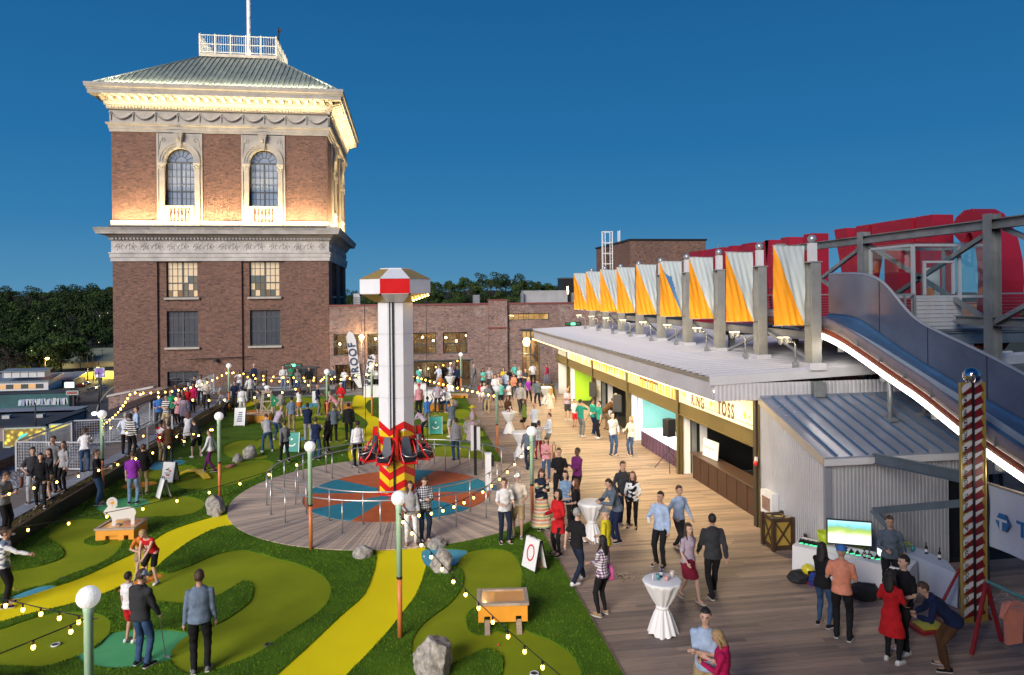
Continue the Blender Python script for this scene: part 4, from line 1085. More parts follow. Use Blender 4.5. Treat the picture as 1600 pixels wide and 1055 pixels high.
 # === text helper
def text_mesh(name,s,size,ext,mat,sx=1.0,off=0.0,spacing=1.0):
 c=bpy.data.curves.new(name,'FONT');c.body=s;c.size=size;c.extrude=ext;c.offset=off;c.align_x='CENTER';c.align_y='CENTER';c.space_character=spacing;c.resolution_u=3
 o=bpy.data.objects.new(name,c);COL.objects.link(o)
 dg=bpy.context.evaluated_depsgraph_get();me=bpy.data.meshes.new_from_object(o.evaluated_get(dg));bpy.data.objects.remove(o);bpy.data.curves.remove(c)
 me.name=name;me.materials.clear();me.materials.append(mat)
 if sx!=1:me.transform(Matrix.Diagonal((sx,1,1,1)))
 return me
def place_text(name,s,size,mat,origin,right,up,parent,ext=.006,sx=1.0,off=0.0,spacing=1.0):
 """letters lying in the plane (right, up) at origin; each word one flat print"""
 me=text_mesh(name,s,size,ext,mat,sx,off,spacing)
 r=Vector(right).normalized();u=Vector(up).normalized();n=r.cross(u)
 m=Matrix((r,u,n)).transposed().to_4x4();m.translation=Vector(origin);me.transform(m)
 return obj(name,me,parent)
def star(cx,cz,r,n=5):return[(cx+(r if k%2==0 else r*.42)*math.sin(math.pi*k/n),cz+(r if k%2==0 else r*.42)*math.cos(math.pi*k/n))for k in range(2*n)]
# === GAME BOOTHS UNDER THE PALE METAL ROOF
M_pale=M('pale_metal_sheet',(.64,.63,.66),.42,.15,.07,1.0)
M_pale2=M('pale_trim',(.66,.66,.68),.4,.1,.05,1.5)
M_bronze=M('bronze_beam',(.13,.10,.04),.42,.3,.12,2)
PX=10.2;PY=[19.45,25.75,32.05,38.35,44.65];EX, EZ, RY0, RY1=8.65, 4.5, 19.2, 48.2
booth=thing('game_booths','row of open game booths with bronze posts, lit sign boards and a pale ribbed roof','building',(PX,32,0))
def bp(name,mat,mb,par=booth):return mb.build(name,mat,par)
XR2=19.0
rz_=lambda x:EZ+(x-EX)*.04
g=MB();g.add([(EX,RY0,EZ-.06),(XR2,RY0,rz_(XR2)-.06),(XR2,RY1,rz_(XR2)-.06),(EX,RY1,EZ-.06),(EX,RY0,EZ),(XR2,RY0,rz_(XR2)),(XR2,RY1,rz_(XR2)),(EX,RY1,EZ)],[(3,2,1,0),(4,5,6,7),(0,1,5,4),(1,2,6,5),(2,3,7,6),(3,0,4,7)])
roofp=bp('roof',M_pale,g)
rm=MB().add([(0,0,0),(XR2-EX,0,(XR2-EX)*.04),(XR2-EX,.16,(XR2-EX)*.04),(0,.16,0),(0,.04,.075),(XR2-EX,.04,(XR2-EX)*.04+.075),(XR2-EX,.12,(XR2-EX)*.04+.075),(0,.12,.075)],[(3,2,1,0),(4,5,6,7),(0,1,5,4),(1,2,6,5),(2,3,7,6),(3,0,4,7)]).mesh('roof_rib',M_pale)
y=RY0+.1
while y<RY1-.1:
 o=bpy.data.objects.new('roof_rib',rm);COL.objects.link(o);o.parent=roofp;o.location=(EX-.10,y,EZ+.001);y+=.48
 # long eave fascia in sheets, drip trim above
y=RY0;L=2.42
while y<RY1-.05:
 y2=min(RY1,y+L);MB().box(EX-.05,EX-.01,y+.004,y2-.004,3.84,4.36).build('fascia_panel',M_pale,booth);y+=L
M_tan=M('tan_gutter',(.34,.31,.25),.4,.3,.08,2)
bp('gutter',M_tan,MB().box(EX-.10,EX-.051,RY0,RY1,4.365,4.47))
# rake end: trim and profiled sheet
bp('rake_trim',M_pale2,MB().add([(EX-.14,RY0-.06,4.26),(XR2,RY0-.06,rz_(XR2)-.24),(XR2,RY0-.002,rz_(XR2)-.24),(EX-.14,RY0-.002,4.26),(EX-.14,RY0-.06,4.52),(XR2,RY0-.06,rz_(XR2)+.02),(XR2,RY0-.002,rz_(XR2)+.02),(EX-.14,RY0-.002,4.52)],[(3,2,1,0),(4,5,6,7),(0,1,5,4),(1,2,6,5),(2,3,7,6),(3,0,4,7)]))
def corrugated(P,u0,u1,z0,z1,pitch,dep,top=None,bottom=None,n=4):
 """profiled sheet: trapezoid ribs; top(u), bottom(u) give the edges"""
 mb=MB(P);us=[];u=u0;k=0
 while u<u1:
  for f, dd in((0,0),(.38,0),(.5,dep),(.88,dep)):
   if u+f*pitch<u1:us.append((u+f*pitch,dd))
  u+=pitch
 us.append((u1,us[-1][1]));vs=[]
 for u, dd in us:
  vs.append((u,dd,bottom(u)if bottom else z0));vs.append((u,dd,top(u)if top else z1))
 mb.add(vs,[(2*i,2*i+2,2*i+3,2*i+1)for i in range(len(us)-1)])
 return mb
bp('rake_sheet',M_pale,corrugated(lambda u,d,z:(u,RY0-.01-d,z),EX,XR2,3.8,4.3,.13,.022))
bp('soffit',M('soffit',(.45,.42,.36),.6,0,.08,2),MB().box(EX-.04,PX+.1,RY0+.01,RY1,3.82,3.838))
bp('post',M_pil if 'M_pil' in globals()else M_steel,MB().ibeam((11.8,RY0-.13,3.86),(11.8,RY0-.13,4.30),.36,.2,.03,up=(0,1,0)))
# posts and beams
for y in PY:
 g=MB();g.ibeam((PX,y,0.03),(PX,y,3.82),.2,.2,.022,up=(1,0,0));bp('post',M_bronze,g)
for a, b in zip(PY,PY[1:]+[RY1]):
 g=MB();g.ibeam((PX-.02,a+.115,2.56),(PX-.02,b-.115,2.56),.16,.5,.03);bp('beam',M_bronze,g)
 # LED strip under the eave
M_led=M('warm_led',(1,.9,.7),.5,0,0,emit=(1,.62,.20),estr=26)
y=RY0+.05
while y<RY1-.1:MB().box(EX+.02,EX+.07,y,y+1.1,3.79,3.815).build('led_strip',M_led,booth);y+=1.15
for i in range(9):area('eave_light',(EX+.3,RY0+1.7+i*3.2,3.74),.2,3.0,270,(1,.78,.40),(.25,0,-1))
# sign boards in each bay
def bay_sign(i,col,label):
 a, b=PY[i]+.13, PY[i+1]-.13
 t=thing('sign_board',label,'sign',(PX,(a+b)/2,2.82),0,'sign boards along the game booths')
 MB().box(PX-.06,PX-.02,a,b,2.815,3.78).build('board',col,t)
 return t, a, b
M_cream2=M('cream_board',(.84,.80,.66),.5,0,.04,2);M_gold=M('sign_gold',(.75,.45,.06),.5,0,.05,2);M_brown=M('sign_brown',(.10,.035,.015),.5)
M_orange=M('sign_orange',(.85,.38,.03),.5,0,.05,2);M_lime=M('sign_lime',(.45,.62,.02),.5,0,.05,2)
t, a, b=bay_sign(0,M_cream2,'cream sign board reading RING TOSS between small stars above the dark booth')
cy_, rr_=(a+b)/2, (0,-1,0)
xs=PX-.066
place_text('lettering','RING',.60,M_brown,(xs,b-1.75,3.06),rr_,(0,0,1),t,sx=.68,off=.018,spacing=1.25)
place_text('lettering','TOSS',.66,M_brown,(xs,a+2.05,3.12),rr_,(0,0,1),t,sx=.68,off=.018,spacing=1.25)
SP=lambda u, v, w:(xs-w,u,v)
for yy, r, m in((b-.35,.08,M_gold),(b-.62,.14,M_gold),(cy_+.12,.13,M_lime),(a+.72,.14,M_gold),(a+.42,.08,M_gold)):MB().prism(star(yy,3.16,r),0,.008,SP).build('star',m,t)
for z in(2.93,3.68):MB().box(xs-.006,xs,a+.08,b-.08,z,z+.018).build('border_line',M_brown,t)
t, a, b=bay_sign(1,M_cream2,'sign board with orange rays reading SKEETBALL above the aqua booth')
n=19
for k in range(n):
 u=a+(b-a)*k/n;w=(b-a)/n
 MB().prism([(u,2.83),(u+w*.62,2.83),(u+w*.5,3.77),(u+w*.12,3.77)],0,.006,SP).build('ray',M_orange,t)
place_text('lettering','SKEETBALL',.5,M_brown,(xs-.008,(a+b)/2+.1,3.3),rr_,(0,0,1),t,sx=.8,off=.012,spacing=1.15)
t, a, b=bay_sign(2,M_orange,'orange sign board with a row of cream pins above the black booth')
n=13
for k in range(n):
 u=a+(b-a)*(k+.5)/n;MB().prism([(u-.16,2.83),(u+.16,2.83),(u+.03,3.22),(u-.03,3.22)],0,.006,SP).build('pin_shape',M_cream2,t)
 MB().prism([(u-.12,3.3),(u,3.22),(u+.12,3.3),(u+.13,3.5),(u,3.6),(u-.13,3.5)],0,.006,SP).build('diamond_shape',M_gold,t)
MB().prism([(u_,v_)for u_,v_ in star((a+b)/2,3.42,.16)],.007,.013,SP).build('star',M('sign_red',(.6,.05,.03),.5),t)
t, a, b=bay_sign(3,M_cream2,'cream sign board with lime zigzag bars above the green booth')
for k in range(8):
 u=a+.25+(b-a-.4)*k/8;MB().prism([(u,2.86),(u+.3,2.86),(u+.18,3.1),(u+.34,3.3),(u+.2,3.74),(u-.02,3.74),(u+.12,3.3),(u-.02,3.1)],0,.006,SP).build('zigzag_bar',M_lime,t)
 # booth interiors
M_dark=M('dark_interior',(.005,.005,.005),.7,0,.1,2);M_aqua=M('aqua_wall',(.24,.58,.53),.6,0,.06,1);M_grn=M('lime_wall',(.35,.55,.02),.6,0,.06,1)
def bwall(m,*a):bp('interior_wall',m,MB().box(*a))
for i, y in enumerate(PY+[RY1-.1]):
 bwall(M_dark if i in(0,1,3)else M_aqua if i==2 else M_grn if i==4 else M_pale,PX+.12,14.6,y+.02,y+.12,.03,3.8)
for i, m in enumerate((M_dark,M_aqua,M_dark,M_grn,M_pale)):
 a=PY[i]+.13;b=(PY+[RY1])[i+1]-.01;bwall(m,14.5,14.58,a,b,.03,3.8)
bp('ceiling',M_dark,MB().box(PX+.12,14.6,RY0+.6,RY1,3.80,3.815))
# white and aqua stripes at the jambs
for i, cols in((0,[M_white,M_steel,M_white]),(1,[M_white,M_white]),(2,[M_white,M_steel,M_white]),(3,[M_white])):
 for k, m in enumerate(cols):MB(lambda x,y,z:(x,y,z)).box(PX+.14+k*.34,PX+.14+k*.34+(.28 if k%2==0 else .2),PY[i+1]-.02,PY[i+1]+.018,.03,2.6).build('jamb_panel',m,booth)
MB().box(14.42,14.49,40.2,42.6,.03,3.8).build('aqua_panel',M_aqua,booth)
MB().box(11.9,13.1,44.6,44.66,.03,3.8).build('aqua_panel',M_aqua,booth)
for k in range(7):MB().prism([(0,0),(.5,0),(.25,-.55)],0,.01,lambda u,v,w,k=k:(14.45-w,27+k*.72+u,3.3+v)).build('pennant',M('pennant_coral',(.7,.25,.18),.6),booth)
area('booth_light',(12.4,29,3.7),1.5,4,340,(.86,.97,1.0),(-.25,0,-1))
area('booth_light',(12.2,41.4,3.7),1.5,4,330,(.95,1.0,.75),(-.3,0,-1))
area('booth_light',(12.2,46.6,3.7),1.0,2.5,120,(1,.9,.7),(-.3,0,-1))
# ring toss counter, sign card and prize crates
ct=thing('ring_toss_counter','dark timber game counter inside the ring toss booth','counter',(10.6,22.5,.03))
MB().box(10.45,10.95,20.0,25.1,.03,.92).build('front',M('counter_wood',(.06,.025,.015),.5,0,.2,2),ct);MB().box(10.38,11.02,19.9,25.2,.925,.97).build('top',M('counter_top',(.10,.06,.045),.35,0,.2,2),ct)
for k in range(7):MB().box(10.435,10.449,20.1+k*.72,20.74+k*.72,.08,.88).build('plank',M('counter_plank',(.05,.022,.014),.5,0,.25,4),ct)
for k in range(6):MB().box(12.4,12.7,20.6+k*.42,20.96+k*.42,.8,1.75).build('red_bottle_rack',M('rack_red',(.35,.05,.03),.5,0,.2,3),ct)
card=thing('white_sign_card','white printed card propped on the ring toss counter','sign',(10.7,24.0,.97))
P0=atX(1097,738,10.6);P1=atX(1121,710,10.6)
MB().add([(10.62,24.6,.99),(10.72,23.6,.99),(10.78,23.6,1.62),(10.68,24.6,1.62),(10.65,24.6,.985),(10.75,23.6,.985),(10.81,23.6,1.615),(10.71,24.6,1.615)],[(0,1,2,3),(7,6,5,4),(0,3,7,4),(1,5,6,2),(0,4,5,1),(3,2,6,7)]).build('card',M_white,card)
MB().add([(10.615,24.5,1.33),(10.70,23.72,1.33),(10.703,23.72,1.35),(10.618,24.5,1.35)],[(0,1,2,3)]).build('printed_line',M_brown,card)
# lit stage table in the aqua booth
stg=thing('lit_game_table','long game table with glaring white lights and a pleated dark skirt in the aqua booth','game table',(10.9,28,.03))
MB().box(10.45,11.7,26.3,30.9,.7,.78).build('table_top',M('glare_top',(.9,.95,1),.4,0,0,emit=(.85,.93,1),estr=1.6),stg)
for k in range(23):MB().box(10.42-.02*(k%2),10.46,26.32+k*.2,26.50+k*.2,.05,.70).build('skirt_pleat',M('skirt_plum',(.10,.05,.10),.6,0,.3,5),stg)
for k in range(10):MB().ball((11.0+.35*(k%2),26.6+k*.43,.84),.05,8,5).build('led_bulb',M('cool_led',(1,1,1),.5,0,0,emit=(.8,.9,1),estr=40),stg)
def speaker(name,lb,loc,h,zc,rz=0,s=1):
 t=thing(name,lb,'loudspeaker',loc,rz,'black loudspeakers on tripods by the booths')
 M_spk=M('speaker_black',(.02,.02,.022),.5,0,.15,3)
 z0=zc-loc[2]
 me=MB().prism([(-.2,-.18),(.2,-.18),(.15,.18),(-.15,.18)],z0,z0+.68*s).mesh('cabinet',M_spk);obj('cabinet',me,t,loc=(0,0,0))
 me=MB().prism([(-.17,-.2),(.17,-.2),(.17,-.183),(-.17,-.183)],z0+.04,z0+.64*s).mesh('grille',M('grille_grey',(.05,.05,.055),.4,.5,.2,60));obj('grille',me,t,loc=(0,0,0))
 obj('pole',MB().tube([(0,0,.45),(0,0,z0)],.018,8).mesh('pole',M_black),t,loc=(0,0,0))
 for k in range(3):
  a=k*2.094+.3;me=MB().tube([(0,0,.75),(.62*math.cos(a),.62*math.sin(a),.02)],.014,6).tube([(0,0,.3),(.36*math.cos(a),.36*math.sin(a),.33)],.009,5).mesh('leg',M_black);obj('leg',me,t,loc=(0,0,0))
 return t
speaker('loudspeaker','black loudspeaker on a wide tripod in front of the aqua booth',(10.0,26.35,.03),1,1.35,2.0,1.0)
speaker('loudspeaker','black loudspeaker on a tripod at the edge of the black booth behind the couple',(9.75,32.4,.03),1,1.35,1.4,1.15)
speaker('loudspeaker','farther black loudspeaker in front of the green booth',(10.0,37.8,.03),1,1.3,1.4,1.15)
# planter / litter bins with X braced timber
def bin_(lb,x,y,s=.85,h=.95):
 t=thing('litter_bin',lb,'bin',(x,y,.03),0,'timber framed litter bins')
 M_bt=M('bin_timber',(.055,.03,.015),.6,0,.2,4);M_bp=M('bin_panel',(.40,.27,.05),.55,0,.1,2)
 obj('body',MB().box(-s/2+.04,s/2-.04,-s/2+.04,s/2-.04,.05,h-.05).mesh('body',M_bp),t,loc=(0,0,0))
 for sx in(-1,1):
  for sy in(-1,1):obj('post',MB().box(sx*s/2-.045,sx*s/2+.045,sy*s/2-.045,sy*s/2+.045,0,h).mesh('post',M_bt),t,loc=(0,0,0))
 for ax in(0,1):
  for sd_ in(-1,1):
   P=(lambda u,w,z,q_=sd_:(u,q_*(s/2-.015)+w*q_,z))if ax==0 else(lambda u,w,z,q_=sd_:(q_*(s/2-.015)+w*q_,u,z))
   g=MB(P);g.box(-s/2+.05,s/2-.05,-.02,.02,.04,.13);obj('rail',g.mesh('rail',M_bt),t,loc=(0,0,0));g=MB(P);g.box(-s/2+.05,s/2-.05,-.02,.02,h-.12,h-.02);obj('rail',g.mesh('rail',M_bt),t,loc=(0,0,0))
   for d_ in(-1,1):
    g=MB(P);w=.035;a_, b2=-s/2+.06, s/2-.06
    z0, z1=(.13,h-.12)if d_>0 else(h-.12,.13)
    g.add([(a_,0,z0-w),(a_,0,z0+w),(b2,0,z1+w),(b2,0,z1-w),(a_,.02+.004*d_,z0-w),(a_,.02+.004*d_,z0+w),(b2,.02+.004*d_,z1+w),(b2,.02+.004*d_,z1-w)],[(0,1,2,3),(7,6,5,4),(0,4,5,1),(2,6,7,3),(1,5,6,2),(0,3,7,4)])
    obj('brace',g.mesh('brace',M_bt),t,loc=(0,0,0))
 obj('liner',MB().lathe((0,0,0),[(s*.31,h-.1),(s*.33,h-.02),(s*.27,h-.02),(s*.24,h-.2)],16).mesh('liner',M_black),t,loc=(0,0,0))
 obj('badge',MB().lathe((0,0,0),[(.07,0),(.07,.01)],12).mesh('badge',M_white),t,loc=(0,0,0))
 bd=t.children[-1];bd.rotation_euler=(R(90),0,0);bd.location=(-.12,-s/2-.012,h*.55)
 return t
bin_('dark timber litter bin with X braces against the corrugated side wall',9.82,17.85,.56,.88)
bin_('far timber litter bin beside the first game booth at the hall end',9.2,46.5,.7,.9)
# - lean-to with standing seam roof, corrugated walls
lt=thing('corrugated_lean_to','pale corrugated metal lean-to with a blue reflecting standing seam roof','shed',(12,17.6,0))
LY0, LY1, LZ0, LZ1, LX0, LX1=16.13, 19.14, 2.87, 3.85, 10.15, 15.2
sl=lambda y:LZ0+(y-LY0)*(LZ1-LZ0)/(LY1-LY0)
M_lean=M('lean_sheet',(.56,.57,.60),.35,.35,.08,.9)
corrugated(lambda u,d,z:(LX0-d,u,z),LY0,LY1+.3,0,3,.1,.018,top=lambda u:sl(u)-.03,bottom=lambda u:.03).build('side_wall',M_lean,lt)
corrugated(lambda u,d,z:(u,LY0-d,z),LX0,13.5,.03,LZ0-.03,.1,.018).build('front_wall',M_lean,lt)
corrugated(lambda u,d,z:(u,LY0-d,z),13.5,LX1,2.2,LZ0-.03,.1,.018).build('door_header',M_lean,lt)
MB().box(LX0-.05,LX0+.12,LY0-.06,LY0+.02,.03,LZ0-.04).build('corner_trim',M('corner_trim',(.30,.32,.38),.4,.2,.05,2),lt)
MB().box(13.52,14.6,LY0+.3,LY0+.35,.03,2.25).build('dark_doorway',M_black,lt)
g=MB();g.add([(LX0-.12,LY0-.12,sl(LY0-.12)-.02),(LX1,LY0-.12,sl(LY0-.12)-.02),(LX1,LY1+.04,sl(LY1)-.02),(LX0-.12,LY1+.04,sl(LY1)-.02),(LX0-.12,LY0-.12,sl(LY0-.12)+.02),(LX1,LY0-.12,sl(LY0-.12)+.02),(LX1,LY1+.04,sl(LY1)+.02),(LX0-.12,LY1+.04,sl(LY1)+.02)],[(3,2,1,0),(4,5,6,7),(0,1,5,4),(1,2,6,5),(2,3,7,6),(3,0,4,7)])
M_blueroof=M('blue_grey_roof',(.33,.36,.44),.24,.35,.08,.8)
lr=g.build('roof',M_blueroof,lt)
for k in range(12):
 x=LX0+.25+k*.41;MB().bar((x,LY0-.11,sl(LY0-.11)+.045),(x,LY1,sl(LY1)+.045),.035,.055).build('roof_seam',M('seam_blue',(.12,.22,.36),.3,.5,.05,2),lr)
MB().bar((LX0-.14,LY0-.14,sl(LY0-.14)-.07),(LX0-.14,LY1+.02,sl(LY1)-.07),.05,.17).build('rake_trim',M('warm_lit_trim',(.55,.47,.36),.45,.1,.06,2),lt)  # warm lamplight on the rake is put into this tan colour
MB().bar((LX0-.12,LY0-.15,sl(LY0-.15)-.09),(LX1,LY0-.15,sl(LY0-.15)-.09),.05,.16).build('eave_trim',M_pale2,lt)
MB().bar((LX0-.12,LY1+.05,sl(LY1)+.03),(LX1,LY1+.05,sl(LY1)+.03),.1,.09).build('ridge_flashing',M_blueroof,lt)
corrugated(lambda u,d,z:(u,LY1+.06-d,z),LX0,LX1,3.85,4.2,.1,.018).build('upper_wall',M_lean,lt)
jb=MB();jb.box(LX0-.1,LX0+.1,LY1+.32,LY1+.5,.03,3.78);jb.build('dark_jamb',M('jamb_dark',(.04,.03,.02),.5),lt)
ab=thing('red_alarm_bell','small red alarm strobe on the dark booth corner post','alarm',(10.0,19.5,1.9))
MB().ball((10.02,19.42,1.92),.07,10,6,(1,1,1.2)).build('lamp',M('alarm_red',(.7,.02,.02),.3,0,0),ab);MB().box(10.0,10.06,19.38,19.46,1.98,2.1).build('bracket',M_white,ab)
fc=thing('extinguisher_cabinet','white fire extinguisher cabinet on the corrugated side wall above the litter bin','cabinet',(10.05,18.4,1.2))
p=atX(1197,763,10.1);q_=atX(1215,808,10.1)
MB().box(9.93,10.12,min(p[1],q_[1]),max(p[1],q_[1]),q_[2]+.0,p[2]).build('case',M_white,fc)
MB().box(9.915,9.929,min(p[1],q_[1])+.1,max(p[1],q_[1])-.1,q_[2]+.12,p[2]-.15).build('window',glassmat('cabinet_glass',(.16,.08,.09)),fc)
# - steel pillars with balls, banners and floodlights
M_pil=M('pillar_steel',(.36,.37,.36),.42,.45,.12,1.5);M_chrome=M('polished_ball',(.6,.6,.62),.12,1.0,0);M_gball=M('grey_ball',(.35,.37,.40),.3,.5,0)
def make_pillar():
 t=thing('banner_pillar','x','pillar',(0,0,0),0,'steel pillars standing along the booth roof')
 obj('column',MB().ibeam((0,0,.06),(0,0,3.15),.30,.40,.028,up=(0,1,0)).mesh('column',M_pil),t,loc=(0,0,0))
 obj('base_plate',MB().box(-.26,.26,-.26,.26,0,.20).mesh('base_plate',M_pale2),t,loc=(0,0,0))
 obj('cap_plate',MB().box(-.19,.19,-.23,.23,3.151,3.18).mesh('cap_plate',M_pil),t,loc=(0,0,0))
 obj('finial_post',MB().box(-.1,.1,-.1,.1,3.18,3.72).mesh('finial_post',M_pale2),t,loc=(0,0,0))
 obj('finial_ball',MB().ball((0,0,3.84),.135,16,10).mesh('finial_ball',M_gball),t,loc=(0,0,0))
 return t
def make_flood():
 t=thing('flood_light','x','floodlight',(0,0,0),0,'small floodlights at the pillar feet')
 obj('conduit',MB().tube([(0,0,0),(0,0,.72),(-.05,-.02,.80),(-.28,-.05,.82)],.028,6).mesh('conduit',M_steel),t,loc=(0,0,0))
 obj('junction_box',MB().box(-.07,.07,-.06,.06,0,.2).mesh('junction_box',M_steel),t,loc=(0,0,0))
 for dx in(-.32,-.5):
  obj('head',MB().lathe((dx,-.05,.74),[(.04,0),(.085,.08),(.1,.2)],10).mesh('head',M_steel),t,loc=(0,0,0))
  obj('lens',MB().lathe((dx,-.05,.942),[(.09,0),(.09,.01)],10).mesh('lens',M('flood_lens',(1,.9,.7),.4,0,0,emit=(1,.72,.35),estr=8)),t,loc=(0,0,0))
 return t
ordn=['nearest','second nearest','third nearest','fourth from the slide','middle','fourth farthest','third farthest','second farthest','farthest']
pil0=make_pillar();fl0=make_flood()
M_ban_w=M('banner_pale',(.46,.53,.55),.75,0,.04,2);M_ban_o=M('banner_orange',(.85,.33,.01),.75,0,.06,2);M_ban_b=M('banner_blue',(.05,.16,.35),.75,0,.05,2)
PILX=11.8
for i in range(9):
 y=19.32+3.15*i;z=rz_(PILX)
 lb='%s grey steel pillar with a ball on top on the booth roof'%ordn[i]
 if i==0:pil0.location=(PILX,y,z);pil0['label']=lb
 else:dup(pil0,(PILX,y,z),0,lb)
 lb='%s twin floodlight on a bent conduit at the roof pillar feet'%ordn[i]
 if i==0:fl0.location=(PILX-.42,y+.25,z);fl0['label']=lb
 else:dup(fl0,(PILX-.42,y+.25,z),0,lb)
 # banner hangs beyond the pillar, facing the viewer; billowed cloth with the diagonal split
 bt=thing('roof_banner','%s fabric banner split diagonally pale and orange hanging by the roof pillars'%ordn[i]if i!=3 else 'fabric banner with a twisted blue fold among the orange and pale roof banners','banner',(PILX-.3,y+1.0,z+1.1),0,'orange and pale banners on the booth roof')
 yb=y+.10;x0b, x1b, z0b, z1b=PILX-1.17, PILX-.19, z+1.30, z+3.66
 nu, nv=22, 24;rb2=random.Random(i*5+2);ph=rb2.uniform(0,6);sk=rb2.uniform(.5,1.4)
 def cl(u,v,i=i):
  return(x0b+(x1b-x0b)*u,yb+.03*math.sin(u*7*sk+v*4+ph)*(1-abs(2*v-1)**3)+.018*math.sin(u*26+v*9+ph*2)*(1-v*v)+.010*math.sin(v*22+u*34+ph),z0b+(z1b-z0b)*v)
 parts={'w':MB(),'o':MB(),'b':MB()}
 tri={'w':{},'o':{},'b':{}}
 for a_ in range(nu):
  for b_ in range(nv):
   for tr3 in(((a_,b_),(a_+1,b_),(a_,b_+1)),((a_+1,b_),(a_+1,b_+1),(a_,b_+1))):
    pass
    # split exactly along the diagonal: orange below-left of the line from top-left to bottom-right
 for a_ in range(nu):
  for kk, lo, hi in(('o',0.0,None),('w',None,1.0)):
   u0_, u1_=a_/nu, (a_+1)/nu;d0, d1=1-u0_, 1-u1_
   for b_ in range(nv):
    f0, f1=b_/nv, (b_+1)/nv
    if kk=='o':q4=[cl(u0_,d0*f0),cl(u1_,d1*f0),cl(u1_,d1*f1),cl(u0_,d0*f1)]
    else:q4=[cl(u0_,d0+(1-d0)*f0),cl(u1_,d1+(1-d1)*f0),cl(u1_,d1+(1-d1)*f1),cl(u0_,d0+(1-d0)*f1)]
    dst=kk
    if i==3 and kk=='w' and f0<.45-abs(u0_-.48)*1.2:dst='b'
    parts[dst].add(q4,[(0,1,2,3)])
 for kk, mt, nm in(('w',M_ban_w,'pale_cloth'),('o',M_ban_o,'orange_cloth'),('b',M_ban_b,'blue_fold')):
  if parts[kk].v:
   bm=bmesh.new();me=parts[kk].mesh(nm,mt);bm.from_mesh(me);bmesh.ops.remove_doubles(bm,verts=bm.verts,dist=1e-4)
   for f_ in bm.faces:f_.smooth=True
   bmesh.ops.recalc_face_normals(bm,faces=bm.faces);bm.to_mesh(me);bm.free();obj(nm,me,bt)
 for zz in(z0b,z1b):MB().tube([(x0b-.03,yb,zz),(PILX+.0,yb,zz)],.014,6).build('banner_arm',M_steel,bt)
 area('banner_floodlight',(PILX-.75,yb-.75,z+.35),.3,.1,22,(1,.72,.35),(0,.42,1))
bc=thing('pillar_bracing','steel channel and diagonal braces linking the roof pillars behind the banners','bracing',(12.0,30,4.6))
z=rz_(PILX)
MB().ibeam((PILX+.3,19.4,z+.95),(PILX+.3,44.5,z+.95),.12,.26,.02).build('long_beam',M_pil,bc)
for i in range(0,8):
 y=19.32+3.15*i;a_, b_=((y+3.0,z+.1),(y+.1,z+.95))if i%2 else((y,z+.1),(y+3.0,z+.95))
 MB().bar((PILX+.22,a_[0],a_[1]),(PILX+.22,b_[0],b_[1]),.09).build('brace',M_steel,bc)
 # - slide with lit lip
slide=thing('giant_slide','blue grey fibreglass slide with a tall curved side wall and a glowing white lit edge','slide',(13.6,17,0))
M_lane=M('slide_lane_blue',(.055,.13,.25),.2,0,.22,.8,coat=.4);M_swall=M('slide_wall_grey',(.14,.165,.23),.22,.15,.16,.7,coat=.5);M_lip=M('slide_lip',(.24,.20,.21),.35,0,.12,2)
def itp(tab,y):
 tab=sorted(tab);
 if y<=tab[0][0]:return tab[0][1]
 for(a_,b_), (c_,d_)in zip(tab,tab[1:]):
  if a_<=y<=c_:
   t_=(y-a_)/(c_-a_);t_=t_;return b_+(d_-b_)*t_
 return tab[-1][1]
LANE=[(5.5,.75),(9,1.75),(12,2.68),(13.7,3.2),(15.5,3.76),(17.3,4.32),(18.2,4.62),(19.2,4.98),(20.1,5.35),(21.0,5.75),(21.7,5.98),(22.6,6.05),(23.2,6.05)]
LIP=[(5.5,1.25),(9,2.35),(12.78,3.61),(13.69,3.93),(14.67,4.34),(15.59,4.76),(16.64,5.12),(17.8,5.55),(18.8,5.9),(19.75,6.12),(21.6,6.3),(23.2,6.32)]
FAR=[(5.5,1.6),(9,2.6),(12,3.6),(13.7,4.25),(15.25,4.85),(16.2,5.18),(17.15,5.47),(18.2,5.78),(18.98,6.05),(19.4,6.35),(19.75,6.75),(20.1,7.05),(20.5,7.3),(20.92,7.42),(21.6,7.5),(22.63,7.52),(23.2,7.52)]
def smooth_tab(tab,y,w=.35):return sum(itp(tab,y+k*w/3)for k in range(-3,4))/7
YS=[5.5+i*(23.2-5.5)/90 for i in range(91)]
def strip(name,prof,mat,par=slide,ys=YS,smooth=True):
 """prof(y) -> list of (x,z) points across"""
 mb=MB();n=len(prof(ys[0]))
 for y in ys:mb.v+=[(x,y,z)for x,z in prof(y)]
 for i in range(len(ys)-1):
  for k in range(n-1):mb.f.append((i*n+k,i*n+k+1,(i+1)*n+k+1,(i+1)*n+k));mb.mi.append(0);mb.smooth.append(smooth)
 return mb.build(name,mat,par)
SX0, SX1=12.4, 14.8
L_=lambda y:smooth_tab(LANE,y);P_=lambda y:smooth_tab(LIP,y);Fz=lambda y:smooth_tab(FAR,y,.5)
def Lx(x,y):f=(x-SX0)/(SX1-SX0);return(P_(y)-.56)*(1-f)+L_(y)*f
def lane(a,b):return lambda y:[(a,Lx(a,y)+.10),(a+.05,Lx(a,y)+.03),(a+.14,Lx(a,y)),(b-.14,Lx(b,y)),(b-.05,Lx(b,y)+.03),(b,Lx(b,y)+.10),(b,Lx(b,y)-.06),(a,Lx(a,y)-.06),(a,Lx(a,y)+.10)]
strip('lane',lane(SX0+.12,13.55),M_lane);strip('lane',lane(13.65,SX1-.02),M_lane)
